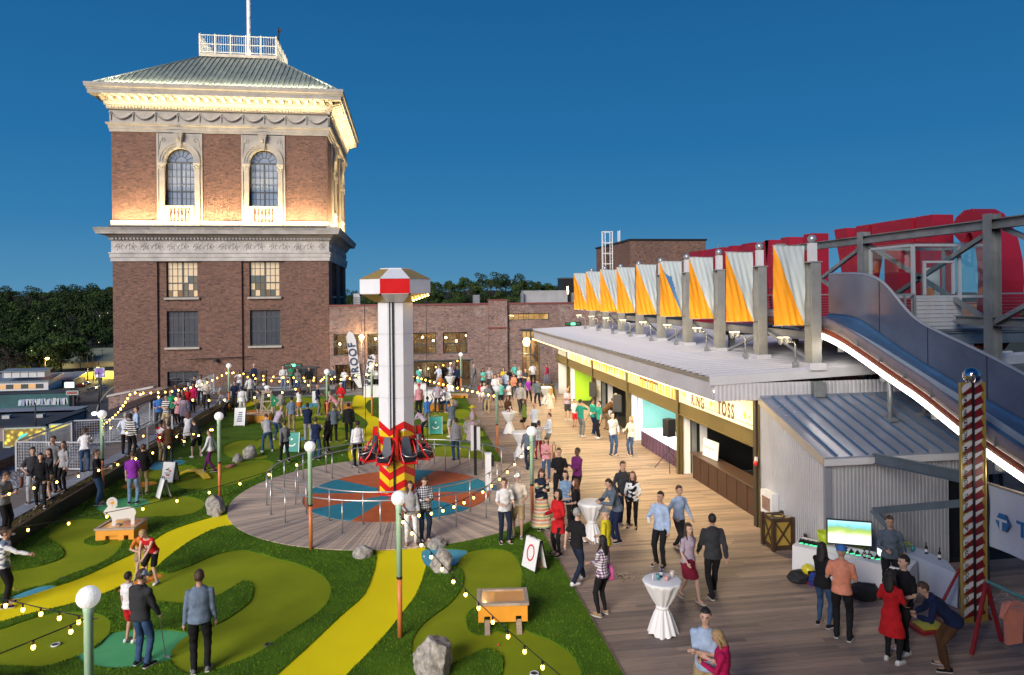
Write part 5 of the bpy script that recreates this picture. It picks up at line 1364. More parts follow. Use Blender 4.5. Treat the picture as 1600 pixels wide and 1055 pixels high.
strip('divider',lambda y:[(13.53,Lx(13.6,y)+.02),(13.55,Lx(13.6,y)+.2),(13.6,Lx(13.6,y)+.24),(13.65,Lx(13.6,y)+.2),(13.67,Lx(13.6,y)+.02)],M('slide_divider',(.3,.36,.42),.3,0,.08,1))
strip('far_wall',lambda y:[(SX1+.01,L_(y)-.1),(SX1+.01,Fz(y)),(SX1+.03,Fz(y)+.03),(SX1+.09,Fz(y)),(SX1+.09,L_(y)-.1),(SX1+.01,L_(y)-.1)],M_swall,smooth=False)
strip('far_wall_rim',lambda y:[(SX1-.01,Fz(y)+.005),(SX1+.05,Fz(y)+.06),(SX1+.11,Fz(y)+.005),(SX1+.05,Fz(y)-.02),(SX1-.01,Fz(y)+.005)],M('rim_pale',(.35,.38,.42),.3,.2,.05,1))
MB().box(SX1+.01,SX1+.09,23.2,23.24,5.95,7.52).build('wall_end',M_swall,slide)
strip('near_side',lambda y:[(SX0+.12,P_(y)-.54),(SX0+.10,P_(y)-.02),(SX0+.05,P_(y)+.03),(SX0-.02,P_(y)),(SX0-.02,P_(y)-.27),(SX0+.1,P_(y)-.3)],M_lip)
strip('rust_band',lambda y:[(SX0-.035,P_(y)-.27),(SX0-.07,P_(y)-.30),(SX0-.07,P_(y)-.42),(SX0-.035,P_(y)-.44)],M('rust_band',(.28,.05,.015),.5,0,.3,12,1,30))
for i in range(15):
 ys=[6+i*(19.9-6)/15+(19.9-6)/15*k/6-(.008 if k==6 else 0)for k in range(7)]
 strip('light_tube',lambda y:[(SX0-.03,P_(y)-.45),(SX0-.09,P_(y)-.48),(SX0-.09,P_(y)-.58),(SX0-.03,P_(y)-.62)],M('slide_led',(1,1,1),.4,0,0,emit=(1,.90,.74),estr=9),ys=ys)
 y=ys[0];MB().bar((SX0-.045,y,P_(y)-.04),(SX0-.045,y,P_(y)-.26),.03,.05).build('joint_plate',M_steel,slide)
 if i%2==0:MB().box(SX0-.0,SX0+.14,y-.06,y+.06,P_(y)-.78,P_(y)-.62).build('bracket',M_steel,slide)
for k in range(6):
 y=10+k*2.1;MB().box(SX1-.005,SX1+.012,y,y+.012,L_(y)+.1,Fz(y)-.02).build('wall_joint',M_black,slide)
for(x,y)in((13.0,17.6),(14.2,17.8),(13.2,12.6),(14.4,12.2),(13.3,9),(14.4,9)):
 MB().tube([(x,y,0.03 if y<16 else 3.2),(x,y,Lx(x,y)-.05)],.07,10).build('support_pole',M_steel,slide)
 MB().box(x-.14,x+.14,y-.14,y+.14,(0.03 if y<16 else sl(y)+.021),(0.09 if y<16 else sl(y)+.10)).build('pole_foot',M_steel,slide)
g=MB()
for x in(12.5,12.5):g.tube([(x,21.2,5.7),(x,21.2,7.0),(x,23.4,7.0),(x,23.4,5.7)],.022,6);
g.tube([(12.5,22.3,5.7),(12.5,22.3,7.0)],.022,6);g.build('start_rail',M_rail,slide)
# - slide platform with glass cabin
pf=thing('slide_platform','steel platform with cable railings behind the slide top','platform',(18,24,0))
MB().box(12.2,24,23.25,26.5,5.62,5.70).box(14.95,24,20.05,23.24,5.62,5.70).build('deck',M('platform_deck',(.12,.14,.17),.6,.2,.2,2),pf)
for y, x0_ in((20.0,14.95),(26.5,12.2)):MB().ibeam((x0_,y,5.42),(24,y,5.42),.16,.36,.025).build('edge_beam',M('blue_grey_steel',(.16,.2,.24),.45,.4,.1,2),pf)
for x, y in((17.6,20.1),(22,20.1),(15.3,26.3),(20,26.3),(12.6,26.3)):MB().ibeam((x,y,0),(x,y,5.24),.2,.2,.02,up=(0,1,0)).build('column',M_steel,pf)
MB().bar((15.8,20.1,3.4),(17.4,20.1,5.1),.1).build('brace',M_steel,pf)
def cable_rail(x0_,x1_,y,z):
 for x in(x0_,(x0_+x1_)/2,x1_):MB().bar((x,y,z),(x,y,z+1.08),.06).build('rail_post',M_rail,pf)
 MB().bar((x0_,y,z+1.1),(x1_,y,z+1.1),.07,.05).build('top_rail',M_rail,pf)
 for k in range(9):MB().tube([(x0_,y,z+.12+k*.105),(x1_,y,z+.12+k*.105)],.008,4).build('cable',M_rail,pf)
cable_rail(18.55,21.2,20.02,5.7);cable_rail(15.0,15.65,20.02,5.7);cable_rail(12.3,16,26.45,5.7);cable_rail(16.1,21,26.45,5.7)
cb=thing('glass_cabin','small glazed operator cabin with white frames on the slide platform','cabin',(17.1,21,5.7))
CX0, CX1, CY0, CY1, CZ0, CZ1=15.72, 18.5, 20.15, 22.2, 5.7, 8.35
M_cab=M('cabin_frame',(.42,.45,.48),.4,.2,.05,2)
for x in(CX0,CX0+1.62,CX1):
 for y in(CY0,CY1):MB().bar((x,y,CZ0),(x,y,CZ1),.09).build('frame_post',M_cab,cb)
for z in(CZ0+.04,6.72,CZ1):
 for y in(CY0,CY1):MB().bar((CX0+.05,y,z),(CX1-.05,y,z),.08).build('frame_rail',M_cab,cb)
 for x in(CX0,CX1):MB().bar((x,CY0+.05,z),(x,CY1-.05,z),.08).build('frame_rail',M_cab,cb)
for k in range(7):MB().box(CX0+.06,CX0+1.56,CY0-.03-.006*(k%2),CY0-.01,CZ0+.1+k*.13,CZ0+.215+k*.13).build('cladding_board',M('cladding',(.36,.39,.42),.5,0,.08,2),cb)
for a_, b_ in((CX0+.06,CX0+1.56),(CX0+1.68,CX1-.06)):MB().box(a_,b_,CY0-.005,CY0+.005,6.77,CZ1-.05).build('glass_pane',M_clear,cb)
MB().box(CX0+1.68,CX1-.06,CY0-.005,CY0+.005,CZ0+.08,6.67).build('glass_pane',M_clear,cb)
for x in(CX0,CX1):MB().box(x-.005,x+.005,CY0+.06,CY1-.06,6.77,CZ1-.05).build('glass_pane',M_clear,cb)
MB().box(CX0+.3,CX0+1.3,CY0+.02,CY0+.06,6.8,7.85).build('door_sash',M_cab,cb)if False else None
MB().bar((CX0+.38,CY0-.02,6.8),(CX0+.38,CY0-.02,7.8),.07).bar((CX0+1.38,CY0-.02,6.8),(CX0+1.38,CY0-.02,7.8),.07).bar((CX0+.34,CY0-.02,7.82),(CX0+1.42,CY0-.02,7.82),.07).build('sash_frame',M_cab,cb)
MB().box(CX0-.05,CX1+.05,CY0-.05,CY1+.05,CZ1+.045,CZ1+.09).build('roof_sheet',M_clear,cb)
MB().box(17.6,18.1,21.9,22.1,6.6,7.7).build('white_panel',M_white,cb);MB().box(17.0,17.15,21.0,21.2,5.8,7.0).build('control_stand',M('stand_orange',(.6,.2,.05),.5),cb)
# - big red rooftop letters seen from behind
sg=thing('rooftop_letter_sign','huge red block letters spelling CITY MARKET seen from behind on the roof','sign',(20.4,33,4.5))
M_red=M('letter_red',(.27,.006,.022),.5,0,.1,.6);SZ0, SZ1=4.6, 9.85;SXa, SXb=20.0, 20.9
H_=SZ1-SZ0
def letter(ch,polys,y0,w):
 g=MB()
 for poly in polys:g.prism([(y0+u*w,SZ0+v*H_)for u,v in poly],SXa,SXb,lambda u,v,x:(x,u,v))
 o=g.build('letter_'+ch.lower(),M_red,sg);return o
def arcp(cx,cy,rx,ry,a0,a1,n=10):return[(cx+rx*math.cos(math.radians(a0+(a1-a0)*i/n)),cy+ry*math.sin(math.radians(a0+(a1-a0)*i/n)))for i in range(n+1)]
def ringp(cx,cy,rx,ry,t,a0,a1,n=12):
 o_=arcp(cx,cy,rx,ry,a0,a1,n);i_=arcp(cx,cy,rx-t,ry-t*.45,a0,a1,n)
 return[[o_[k],o_[k+1],i_[k+1],i_[k]]for k in range(n)]
letter('C',ringp(.5,.5,.5,.5,.36,48,312,16),21.4,2.75)
letter('I',[[(0,0),(1,0),(1,1),(0,1)]],24.55,.92)
letter('T',[[(0,.78),(1,.78),(1,1),(0,1)],[(.33,0),(.67,0),(.67,.78),(.33,.78)]],25.7,2.45)
letter('Y',[[(0,1),(.36,1),(.5,.68),(.64,1),(1,1),(.68,.42),(.68,0),(.32,0),(.32,.42)]],28.3,2.6)
letter('M',[[(0,0),(.25,0),(.25,1),(0,1)],[(.75,0),(1,0),(1,1),(.75,1)],[(.25,1),(.5,.55),(.5,.25),(.25,.68)],[(.75,1),(.5,.55),(.5,.25),(.75,.68)]],32.75,3.0)
letter('A',[[(0,0),(.28,0),(.58,1),(.38,1)],[(1,0),(.72,0),(.42,1),(.62,1)],[(.28,.22),(.72,.22),(.68,.4),(.32,.4)]],36.0,2.5)
letter('R',[[(0,0),(.3,0),(.3,1),(0,1)],[(.45,.45),(.72,.5),(1,0),(.68,0)],[(.3,1),(.6,1),(.6,.84),(.3,.84)],[(.3,.58),(.6,.58),(.6,.42),(.3,.42)]]+ringp(.6,.71,.38,.29,.26,-90,90,10),38.8,2.3)
letter('K',[[(0,0),(.3,0),(.3,1),(0,1)],[(.3,.55),(.68,1),(1,1),(.5,.5)],[(.5,.6),(1,0),(.66,0),(.3,.42)]],41.4,2.2)
letter('E',[[(0,0),(.35,0),(.35,1),(0,1)],[(.35,0),(1,0),(1,.2),(.35,.2)],[(.35,.4),(.85,.4),(.85,.6),(.35,.6)],[(.35,.8),(1,.8),(1,1),(.35,1)]],43.9,1.9)
letter('T',[[(0,.78),(1,.78),(1,1),(0,1)],[(.33,0),(.67,0),(.67,.78),(.33,.78)]],46.1,2.2)
MB().box(19.9,21.0,21,48.6,SZ0-.25,SZ0-.01).build('support_beam',M_steel,sg)
for y in(22,27,33,38,43,48):MB().box(20.2,20.5,y,y+.3,0,SZ0-.26).build('support_post',M_steel,sg)
tr_=thing('steel_truss_frame','weathered steel truss frame with diagonals in front of the red letters','truss',(17,22,6))
M_truss=M('weathered_steel',(.22,.24,.25),.55,.4,.22,1.2)
MB().ibeam((17,10,8.85),(17,31,8.85),.25,.3,.03).build('top_chord',M_truss,tr_)
MB().ibeam((17,10,6.0),(17,19.9,6.0),.2,.26,.03).build('lower_chord',M_truss,tr_)
for y in(12.6,18.5,24.4,30.4):MB().ibeam((17,y,0),(17,y,9.15),.3,.34,.03,up=(1,0,0)).build('column',M_truss,tr_)
for a_, b_ in(((24.2,8.6),(18.8,6.0)),((18.8,8.6),(24.2,6.2)),((24.7,8.6),(30.2,6.3)),((30.2,8.6),(24.7,6.3)),((18.2,8.7),(12.8,6.2)),((18.2,6.0),(12.8,8.6))):
 MB().bar((17.0+.14*(1 if a_[1]>b_[1]else-1),a_[0],a_[1]),(17.0+.14*(1 if a_[1]>b_[1]else-1),b_[0],b_[1]),.13).build('diagonal',M_truss,tr_)
 # far right: low dark brick wall and roofs behind the platform
rbk=thing('brick_roof_wall','low brick wall behind the slide platform at the right edge','wall',(28,32,0));MB().box(21.2,45,50,50.4,0,5.9).box(21.2,21.6,24,50,0,4.55).build('wall',M_brick,rbk);MB().box(21.1,45,49.9,50.5,5.905,6.0).build('coping',M_copr,rbk)
struct(MB().box(10.9,48,4,54,-.9,-.035).build('right_roof',M_hroof))
# - strength tester tower
stt=thing('strength_tester','tall striker tower with red, white and gold triangles and a chrome ball on top','carnival game',(11.55,13.1,.03))
M_gold2=M('tester_gold',(.42,.29,.05),.45,.1,.08,3);M_dred=M('tester_red',(.20,.008,.015),.45,0,.05,2);M_wh2=M('tester_white',(.66,.67,.7),.45,0,.04,2)
TXa, TXb=11.27, 11.83;TXm=(TXa+TXb)/2
MB().box(TXa,TXb,13.1,13.15,.03,5.0).build('board',M_gold2,stt)
MB().box(TXm-.022,TXm+.022,13.07,13.099,.05,4.98).build('track',M_black,stt)
for s_ in(TXa,TXb):MB().box(s_-.012,s_+.012,13.08,13.1,.05,5.0).build('edge_trim',M('trim_gold',(.6,.45,.15),.3,.5,.05,2),stt)
TP=lambda u, v, w:(u,13.1-w,v)
pitch=.243;z=.12;k=0
def nodes3():pass
while z<4.85:
 hw=(TXb-TXa)/2-.02;l0, l1=TXa+.02, TXm-.024;r0, r1=TXm+.024, TXb-.02
 MB().prism([(l0,z),(l1,z+.05),(l1,z+.175)],.001,.008,TP).build('red_triangle',M_dred,stt)
 MB().prism([(l0+.02,z+.045),(l1,z+.185),(l1,z+.285),(l0+.08,z+.225),(l0+.01,z+.15)],.001,.006,TP).build('white_panel',M_wh2,stt)
 MB().prism([(r0,z+.125),(r0+.165,z+.225),(r1,z+.08),(r0,z)],.001,.008,TP).build('red_triangle',M_dred,stt)
 MB().prism([(r0,z+.14),(r0,z+.235),(r1-.03,z+.315),(r0+.165,z+.235)],.001,.0055,TP).build('white_panel',M_wh2,stt)
 z+=pitch;k+=1
WORDS=['STEVEN','TRY AGAIN','CHAMP','ROOKIE','GOOD TRY','STEADY','ALMOST','MIGHTY','ZIP','GETTING CLOSE','NEW HERO','ALL STAR']
for k, w_ in enumerate(['ROOKIE','SLUGGER','STEADY','ZIP','TRAINEE','ALMOST','MIGHTY','STRONG','SUPER HERO']):
 place_text('score_word',w_,.105,M_black,(TXa+.1,13.088,.55+k*.49),(0,0,-1),(1,0,0),stt,ext=.002,off=.001)
MB().ball((TXm,13.12,5.14),.165,24,16).build('bell',M_chrome,stt)
MB().tube([(TXm,13.12,4.99),(TXm,13.12,5.04)],.05,8).build('bell_neck',M_chrome,stt)
sp_=thing('steel_column','dark steel column behind the striker tower carrying the white banner','column',(12.2,14.2,0));MB().ibeam((12.35,13.9,.03),(12.35,13.9,3.2),.3,.3,.025,up=(0,1,0)).build('shaft',M('column_dark',(.06,.075,.09),.45,.3,.1,2),sp_);MB().box(12.15,12.6,13.7,14.1,3.21,3.3).build('cap_plate',M_steel,sp_)
# steel frame arms bolted to the lean-to
fa=thing('steel_arm_frame','blue grey steel beam and struts running from the corrugated wall to the striker tower','steel frame',(12,15,0))
M_bst=M('blue_steel',(.14,.18,.22),.45,.45,.12,2)
e1=atY(1500,750,13.75);MB().ibeam((11.35,16.0,2.78),(e1[0]+.35,13.75,e1[2]),.12,.26,.02).build('beam',M_bst,fa)
e2=atY(1500,786,13.75);MB().bar((11.3,15.95,1.5),(e2[0]+.3,13.75,e2[2]),.07,.16).build('strut',M_bst,fa)
MB().bar((11.28,15.97,1.52),(12.2,14.9,.1),.09,.12).build('brace',M_bst,fa)
# TE... banner
bn=thing('white_vinyl_banner','white vinyl banner with a blue hexagon T logo and blue letters beside the striker tower','banner',(12.25,12.8,1.6))
BXp=12.18
c1=atX(1545,757,BXp);c2=atX(1545,853,BXp);c3=atX(1600,778,BXp);c4=atX(1600,882,BXp)
ya, za, zb=c1[1], c1[2], c2[2]
nu, nv=14, 10;g=MB();g.sm=True;Lb=3.2
def bpnt(u,v,o=0):return(BXp+.03*math.sin(u*7+v*4)*(1-v)+.02*math.sin(u*15-v*7)-o,ya-u*Lb,zb+(za-zb)*v+.0)
for a_ in range(nu):
 for b_ in range(nv):g.add([bpnt(a_/nu,b_/nv),bpnt((a_+1)/nu,b_/nv),bpnt((a_+1)/nu,(b_+1)/nv),bpnt(a_/nu,(b_+1)/nv)],[(0,1,2,3)])
g.build('vinyl',M('vinyl_white',(.62,.66,.74),.45,0,.04,1),bn)
MB().tube([(BXp,ya+.05,za+.02),(BXp,ya-Lb,za+.02)],.03,6).build('top_pole',M('tan_pole',(.5,.42,.33),.5),bn)
M_bl=M('logo_blue',(.02,.16,.42),.45);M_bl2=M('logo_blue_dark',(.015,.07,.2),.45)
hc=(ya-.42,(za+zb)/2-.02);hexa=[(hc[0]+.2*math.cos(R(60*k+0)),hc[1]+.2*math.sin(R(60*k)))for k in range(6)]
XPn=lambda u, v, w:(BXp-.055-w,u,v)
MB().prism(hexa,0,.004,XPn).build('hexagon',M_bl,bn)
MB().prism([(hc[0]-.05,hc[1]+.173),(hc[0]-.1,hc[1]+.173),(hc[0]-.2,hc[1]),(hc[0]-.1,hc[1]-.173),(hc[0]-.06,hc[1]-.173),(hc[0]-.15,hc[1])],.005,.008,XPn).build('hexagon_shade',M_bl2,bn)
MB().prism([(hc[0]+.2,hc[1]+.06),(hc[0]-.09,hc[1]+.06),(hc[0]-.09,hc[1]+.01),(hc[0]+.03,hc[1]+.01),(hc[0]+.03,hc[1]-.17),(hc[0]+.09,hc[1]-.17),(hc[0]+.09,hc[1]+.01),(hc[0]+.2,hc[1]+.01)],.005,.009,XPn).build('hexagon_letter',M_wh2,bn)
place_text('lettering','TECHS',.42,M_bl,(BXp-.06,ya-1.38,hc[1]-.02),(0,-1,0),(0,0,1),bn,off=.012,ext=.003)
MB().prism([(ya-.95,hc[1]+.14),(ya-1.25,hc[1]+.02),(ya-1.1,hc[1]-.35),(ya-1.4,hc[1]-.45),(ya-1.45,hc[1]+.3),(ya-1.2,hc[1]+.42)],-.006,-.003,XPn).build('dark_emblem',M('emblem_dark',(.05,.015,.06),.5),bn)
# === DROP RIDE
ride=thing('drop_tower_ride','white drop tower ride with a gold and white cap and red yellow zigzag base','fairground ride',(RC[0]-.02,25.2,.06))
RX, RY=-.42, 25.2;M_rw=M('ride_white',(.74,.75,.78),.32,.0,.04,1.5,coat=.3);M_rr=M('ride_red',(.62,.01,.012),.3,0,.05,2,coat=.4);M_ry=M('ride_yellow',(.82,.56,.02),.35,0,.05,2,coat=.3);M_rg=M('ride_gold',(.45,.30,.08),.35,.3,.08,2)
def hexc(r,n=8,a0=math.pi/8):return[(r*math.cos(a0+2*math.pi*k/n),r*math.sin(a0+2*math.pi*k/n))for k in range(n)]
cr8=.655
MB().prism([(RX+a,RY+b)for a,b in hexc(cr8)],2.28,6.75).build('column',M_rw,ride)
MB().prism([(RX+a,RY+b)for a,b in hexc(cr8-.002)],.06,2.28).build('base_column',M_ry,ride)
MB().lathe((RX,RY,.058),[(.72,0),(.72,.05),(.66,.07)],16).build('base_ring',M_rr,ride)
o8=[(RX+a,RY+b)for a,b in hexc(cr8)]
for k in range(8): # zigzag plates on each face of the base, column panels above
 a, b=Vector((*o8[k],0)), Vector((*o8[(k+1)%8],0));d=b-a;n_=Vector((d.y,-d.x,0)).normalized()
 PF=lambda u, v, w, a=a, d=d, n_=n_:tuple(a+d*u+n_*(.002+w)+Vector((0,0,v)))
 up=k%2
 for j in range(5):
  z=.1+j*.5
  zz=[(0,z),(1,z+.26)]if up else[(0,z+.26),(1,z)]
  top=2.28
  poly=[(0,zz[0][1]),(1,zz[1][1]),(1,min(top+.12*0,zz[1][1]+.25)),(0,min(top,zz[0][1]+.25))]
  if j==4:poly=[(0,zz[0][1]),(1,zz[1][1]),(1,zz[1][1]+.25),(0,zz[0][1]+.25)]
  MB().prism(poly,0,.006,PF).build('zigzag_stripe',M_rr,ride)
 for z in(3.4,4.5,5.6):MB().prism([(.02,z),(.98,z),(.98,z+.012),(.02,z+.012)],0,.003,PF).build('panel_joint',M('joint_grey',(.4,.4,.42),.5),ride)
 g=MB()
 for z in(3.35,3.45,4.45,4.55,5.55,5.65):
  for u in(.1,.5,.9):g.prism([(u-.012,z),(u+.012,z),(u+.012,z+.012),(u-.012,z+.012)],0,.008,PF)
 stuff(g.build('rivet',M_steel,ride))
for ang in(1.5,3.5,5.5,7.5):
 a=math.radians(ang*45+0);dx, dy=math.cos(a), math.sin(a);
 MB().bar((RX+dx*.62,RY+dy*.62,.1),(RX+dx*.62,RY+dy*.62,6.75),.045,.06).build('guide_rail',M_black,ride)
MB().bar((RX-.1,RY-.645,.1),(RX-.1,RY-.645,6.75),.05,.05).build('guide_rail',M_black,ride)
MB().bar((RX-.21,RY-.635,2.3),(RX-.21,RY-.635,6.75),.02,.03).build('guide_cable',M_frame,ride)
# cap
c0, c1, c2=hexc(.72), hexc(1.30), hexc(.55)
def ring8(mb,A,z0,B,z1,ks=None):
 for k in(ks if ks is not None else range(8)):j=(k+1)%8;mb.add([(RX+A[k][0],RY+A[k][1],z0),(RX+A[j][0],RY+A[j][1],z0),(RX+B[j][0],RY+B[j][1],z1),(RX+B[k][0],RY+B[k][1],z1)],[(0,1,2,3)])
for k in range(8):
 g=MB();ring8(g,c0,6.70,c1,7.0,[k]);g.build('cap_underside',M_rg if k%2==0 else M_rw,ride)
 g=MB();j=(k+1)%8;A, B=c1[k], c1[j];g.prism([(RX+A[0],RY+A[1]),(RX+B[0],RY+B[1]),(RX+B[0]*.9,RY+B[1]*.9),(RX+A[0]*.9,RY+A[1]*.9)],7.0,7.5);g.build('cap_panel',M_rr if k in(5,3,7,1)else M_rw,ride)
 g=MB();ring8(g,hexc(1.32),7.50,c2,7.86,[k]);g.build('cap_roof',M_rw if k in(5,1)else M_rg,ride)
MB().prism([(RX+a,RY+b)for a,b in hexc(.56)],7.85,7.88).build('cap_top',M_rw,ride)
MB().prism([(RX+a,RY+b)for a,b in hexc(1.29)],6.985,7.0).build('cap_floor',M_rw,ride)
for k in range(6):MB().ball((RX+.62+.1*k,RY-.62+.03*k,6.76+.035*k),.03,8,5).build('cap_bulb',M_led,ride)
for k in range(8):MB().ball((RX+c1[k][0]*.98,RY+c1[k][1]*.98,6.97),.045,8,5).build('cap_bolt',M_black,ride)
for sx in(-1,1):MB().tube([(RX+sx*1.05,RY-.45,1.75),(RX+sx*1.05,RY-.45,7.0)],.012,5).build('safety_cable',M_black,ride)
# carriage with seats
M_seat=M('seat_black',(.02,.022,.028),.35,0,.1,3);M_spad=M('seat_back_grey',(.07,.09,.12),.35,0,.1,3)
g=MB();oct1=hexc(.78);oct2=hexc(.69)
for z0, z1 in((1.32,1.42),(1.98,2.08)):
 for k in range(8):j=(k+1)%8;g.prism([(RX+oct1[k][0],RY+oct1[k][1]),(RX+oct1[j][0],RY+oct1[j][1]),(RX+oct2[j][0],RY+oct2[j][1]),(RX+oct2[k][0],RY+oct2[k][1])],z0,z1)
g.build('carriage',M_rr,ride)
for i, a in enumerate((248,292,338,22,68,112,158,202)):
 t=math.radians(a);ca, sa=math.cos(t), math.sin(t)
 S=lambda u, v, z:(RX+ca*v-sa*u,RY+sa*v+ca*u,z) # u sideways, v outward
 g=MB(S);g.add([(-.2,.82,1.42),(.2,.82,1.42),(.2,1.26,1.46),(-.2,1.26,1.46),(-.2,.82,1.32),(.2,.82,1.32),(.18,1.22,1.34),(-.18,1.22,1.34)],[(0,1,2,3),(7,6,5,4),(0,4,5,1),(1,5,6,2),(2,6,7,3),(3,7,4,0)])
 for s in(-1,1):g.box(s*.2-.025,s*.2+.025,.84,1.2,1.44,1.56)
 st_=g.build('seat',M_seat,ride)
 g=MB(S);g.add([(-.2,.80,1.45),(.2,.80,1.45),(.11,.78,2.1),(-.11,.78,2.1),(-.2,.90,1.45),(.2,.90,1.45),(.11,.84,2.1),(-.11,.84,2.1)],[(3,2,1,0),(4,5,6,7),(0,1,5,4),(1,2,6,5),(2,3,7,6),(3,0,4,7)]);g.build('seat_back',M_spad,st_)
 g=MB(S);g.tube([(-.24,.82,1.5),(-.26,1.1,1.62),(-.2,1.32,1.55),(0,1.38,1.52),(.2,1.32,1.55),(.26,1.1,1.62),(.24,.82,1.5)],.018,6);g.build('lap_bar',M_rail,st_)
 g=MB(S);
 for s in(-1,1):g.tube([(s*.24,.84,1.95),(s*.26,.98,1.75),(s*.26,1.1,1.5),(s*.24,1.22,1.36),(s*.2,1.28,1.22)],[.02,.028,.03,.03,.018],7)
 g.box(-.22,.22,.84,1.24,1.24,1.315)
 g.build('seat_shell',M_rr,st_)
for a in(270,0,180,90):
 t=math.radians(a);g=MB(lambda u,v,z:(RX+math.cos(t)*v-math.sin(t)*u,RY+math.sin(t)*v+math.cos(t)*u,z))
 g.box(-.06,.06,.66,.82,1.3,2.35);g.box(-.035,.035,.821,.845,1.45,2.25);g.build('carriage_post',M_rr,ride)
ad=MB();ad.box(RX-.42,RX-.34,RY-.63,RY-.612,1.02,1.1);ad.build('notice_sticker',M_white,ride)
# - curved queue railings
def ring_rail(r,a0,a1,label,nposts,zt=1.03):
 t=thing('queue_railing',label,'railing',(RC[0],RC[1],.055),0,'curved stainless queue railings on the round platform')
 P=lambda a, z, q_=r:(RC[0]+q_*math.cos(math.radians(a)),RC[1]+q_*math.sin(math.radians(a)),z)
 n=60
 MB().tube([P(a0+(a1-a0)*k/n,zt)for k in range(n+1)],.024,8).build('top_rail',M_rail,t)
 for k in range(nposts):
  a=a0+(a1-a0)*k/(nposts-1);MB().tube([P(a,.05),P(a,zt)],.02,8).build('post',M_rail,t)
  x, y, _=P(a,0);MB().lathe((x,y,.057),[(.06,0),(.06,.012)],10).build('base_flange',M_rail,t)
 return t
ring_rail(4.35,12,338,'outer curved steel queue railing on slender posts around the drop ride',23)
ring_rail(3.45,20,350,'inner curved steel queue railing around the painted ride disc',18)
for i, (px,py,zt,w,m)in enumerate([(783,742,1.35,.22,'white')]):pass
kp=thing('ride_control_post','white ride control post with a dark box by the queue entrance','control post',(*at(763,768)[:2],.055))
x, y=at(763,768)[:2];z0=.058
MB().box(x-.1,x+.1,y-.1,y+.1,z0,1.32).build('cabinet',M_white,kp);MB().box(x-.12,x+.12,y-.12,y+.12,1.325,1.36).build('cap',M_white,kp);MB().box(x+.105,x+.2,y-.08,y+.08,.9,1.25).build('dark_box',M_black,kp);MB().box(x+.14,x+.3,y-.1,y+.06,z0,.2).build('foot_pedal',M('pedal_blue',(.05,.12,.2),.5),kp)
rs=thing('ride_rule_board','tall ride rule board: black strip between two pale panels on a post','sign',(*at(743,745)[:2],.055))
x, y=at(743,745)[:2]
MB().box(x-.055,x+.055,y-.02,y+.02,.06,1.95).build('black_strip',M_black,rs);MB().box(x-.17,x-.06,y-.02,y+.02,1.0,1.96).build('pale_panel',M_pale2,rs);MB().box(x+.06,x+.19,y-.02,y+.02,1.0,1.9).build('pale_panel',M_pale2,rs);MB().tube([(x,y+.04,.06),(x,y+.04,1.9)],.03,8).build('post',M_black,rs)
# === GOLF BALL LAMPS
M_mint=M('post_mint',(.38,.58,.42),.4,0,.06,2);M_coral=M('post_orange',(.62,.20,.06),.4,0,.08,2)
def globe_mat():
 m, t, b=nmat('golf_ball_globe');b.inputs['Base Color'].default_value=(.82,.82,.82,1);b.inputs['Roughness'].default_value=.35
 v=coords(t);vo_=N(t,'ShaderNodeTexVoronoi',Scale=26.0);t.links.new(v,vo_.inputs['Vector'])
 bpn=N(t,'ShaderNodeBump',Strength=.5,Distance=.012);t.links.new(vo_.outputs['Distance'],bpn.inputs['Height']);t.links.new(bpn.outputs[0],b.inputs['Normal'])
 b.inputs['Emission Color'].default_value=(1,.97,.95,1);b.inputs['Emission Strength'].default_value=.32
 return m
M_globe=globe_mat()
def golf_lamp():
 t=thing('golf_ball_lamp','x','lamp post',(0,0,0),0,'golf ball lamps on mint and orange posts')
 obj('lower_post',MB().lathe((0,0,0),[(.052,0),(.052,1.18)],16).mesh('lower_post',M_coral),t,loc=(0,0,0))
 obj('black_band',MB().lathe((0,0,1.18),[(.06,0),(.06,.05)],16).mesh('black_band',M_black),t,loc=(0,0,0))
 obj('upper_post',MB().lathe((0,0,1.23),[(.056,0),(.062,1.34),(.072,1.42),(.04,1.45)],16).mesh('upper_post',M_mint),t,loc=(0,0,0))
 obj('globe',MB().ball((0,0,2.80),.150,40,28).mesh('globe',M_globe),t,loc=(0,0,0))
 obj('hook',MB().tube([(.05,0,2.5),(.12,0,2.5)],.01,5).mesh('hook',M_black),t,loc=(0,0,0))
 return t
LAMPS={'A':(at(138,933,2.83)[:2],'golf ball lamp in the lower left foreground, mint post running out of the picture'),'B':((-6.48,25.6),'golf ball lamp left of the ride behind the grey boulder, coral lower post'),'C':((-2.68,19.89),'golf ball lamp at the front left rim of the round platform'),'D':((-.22,14.45),'tall golf ball lamp standing on the edge of the broad yellow path'),'E':((3.62,20.83),'golf ball lamp at the deck edge beside the woman in the striped skirt'),'F':((3.82,30.8),'golf ball lamp on the timber deck beyond the ride, nearest the hall on that edge but one'),'G':((3.6,49.0),'distant golf ball lamp by the hall doors behind the white draped table'),'H':((-10.7,44.6),'distant golf ball lamp in front of the tower wall'),'I':((-10.75,26.9),'golf ball lamp rising beside the mesh railings on the walkway side'),'J':((-4.4,39.6),'golf ball lamp by the far yellow path near the two feather flags'),'K':((-2.1,41.5),'golf ball lamp half hidden behind the white ride column')}
gl=golf_lamp()
LABL={'F':'golf ball lamp on the deck edge beyond the ride in front of the crowd'}
for i, (k,((x,y),lb))in enumerate(LAMPS.items()):
 lb=LABL.get(k,lb)
 if i==0:gl.location=(x,y,.03);gl['label']=lb
 else:dup(gl,(x,y,.03),rnd.uniform(0,6),lb)
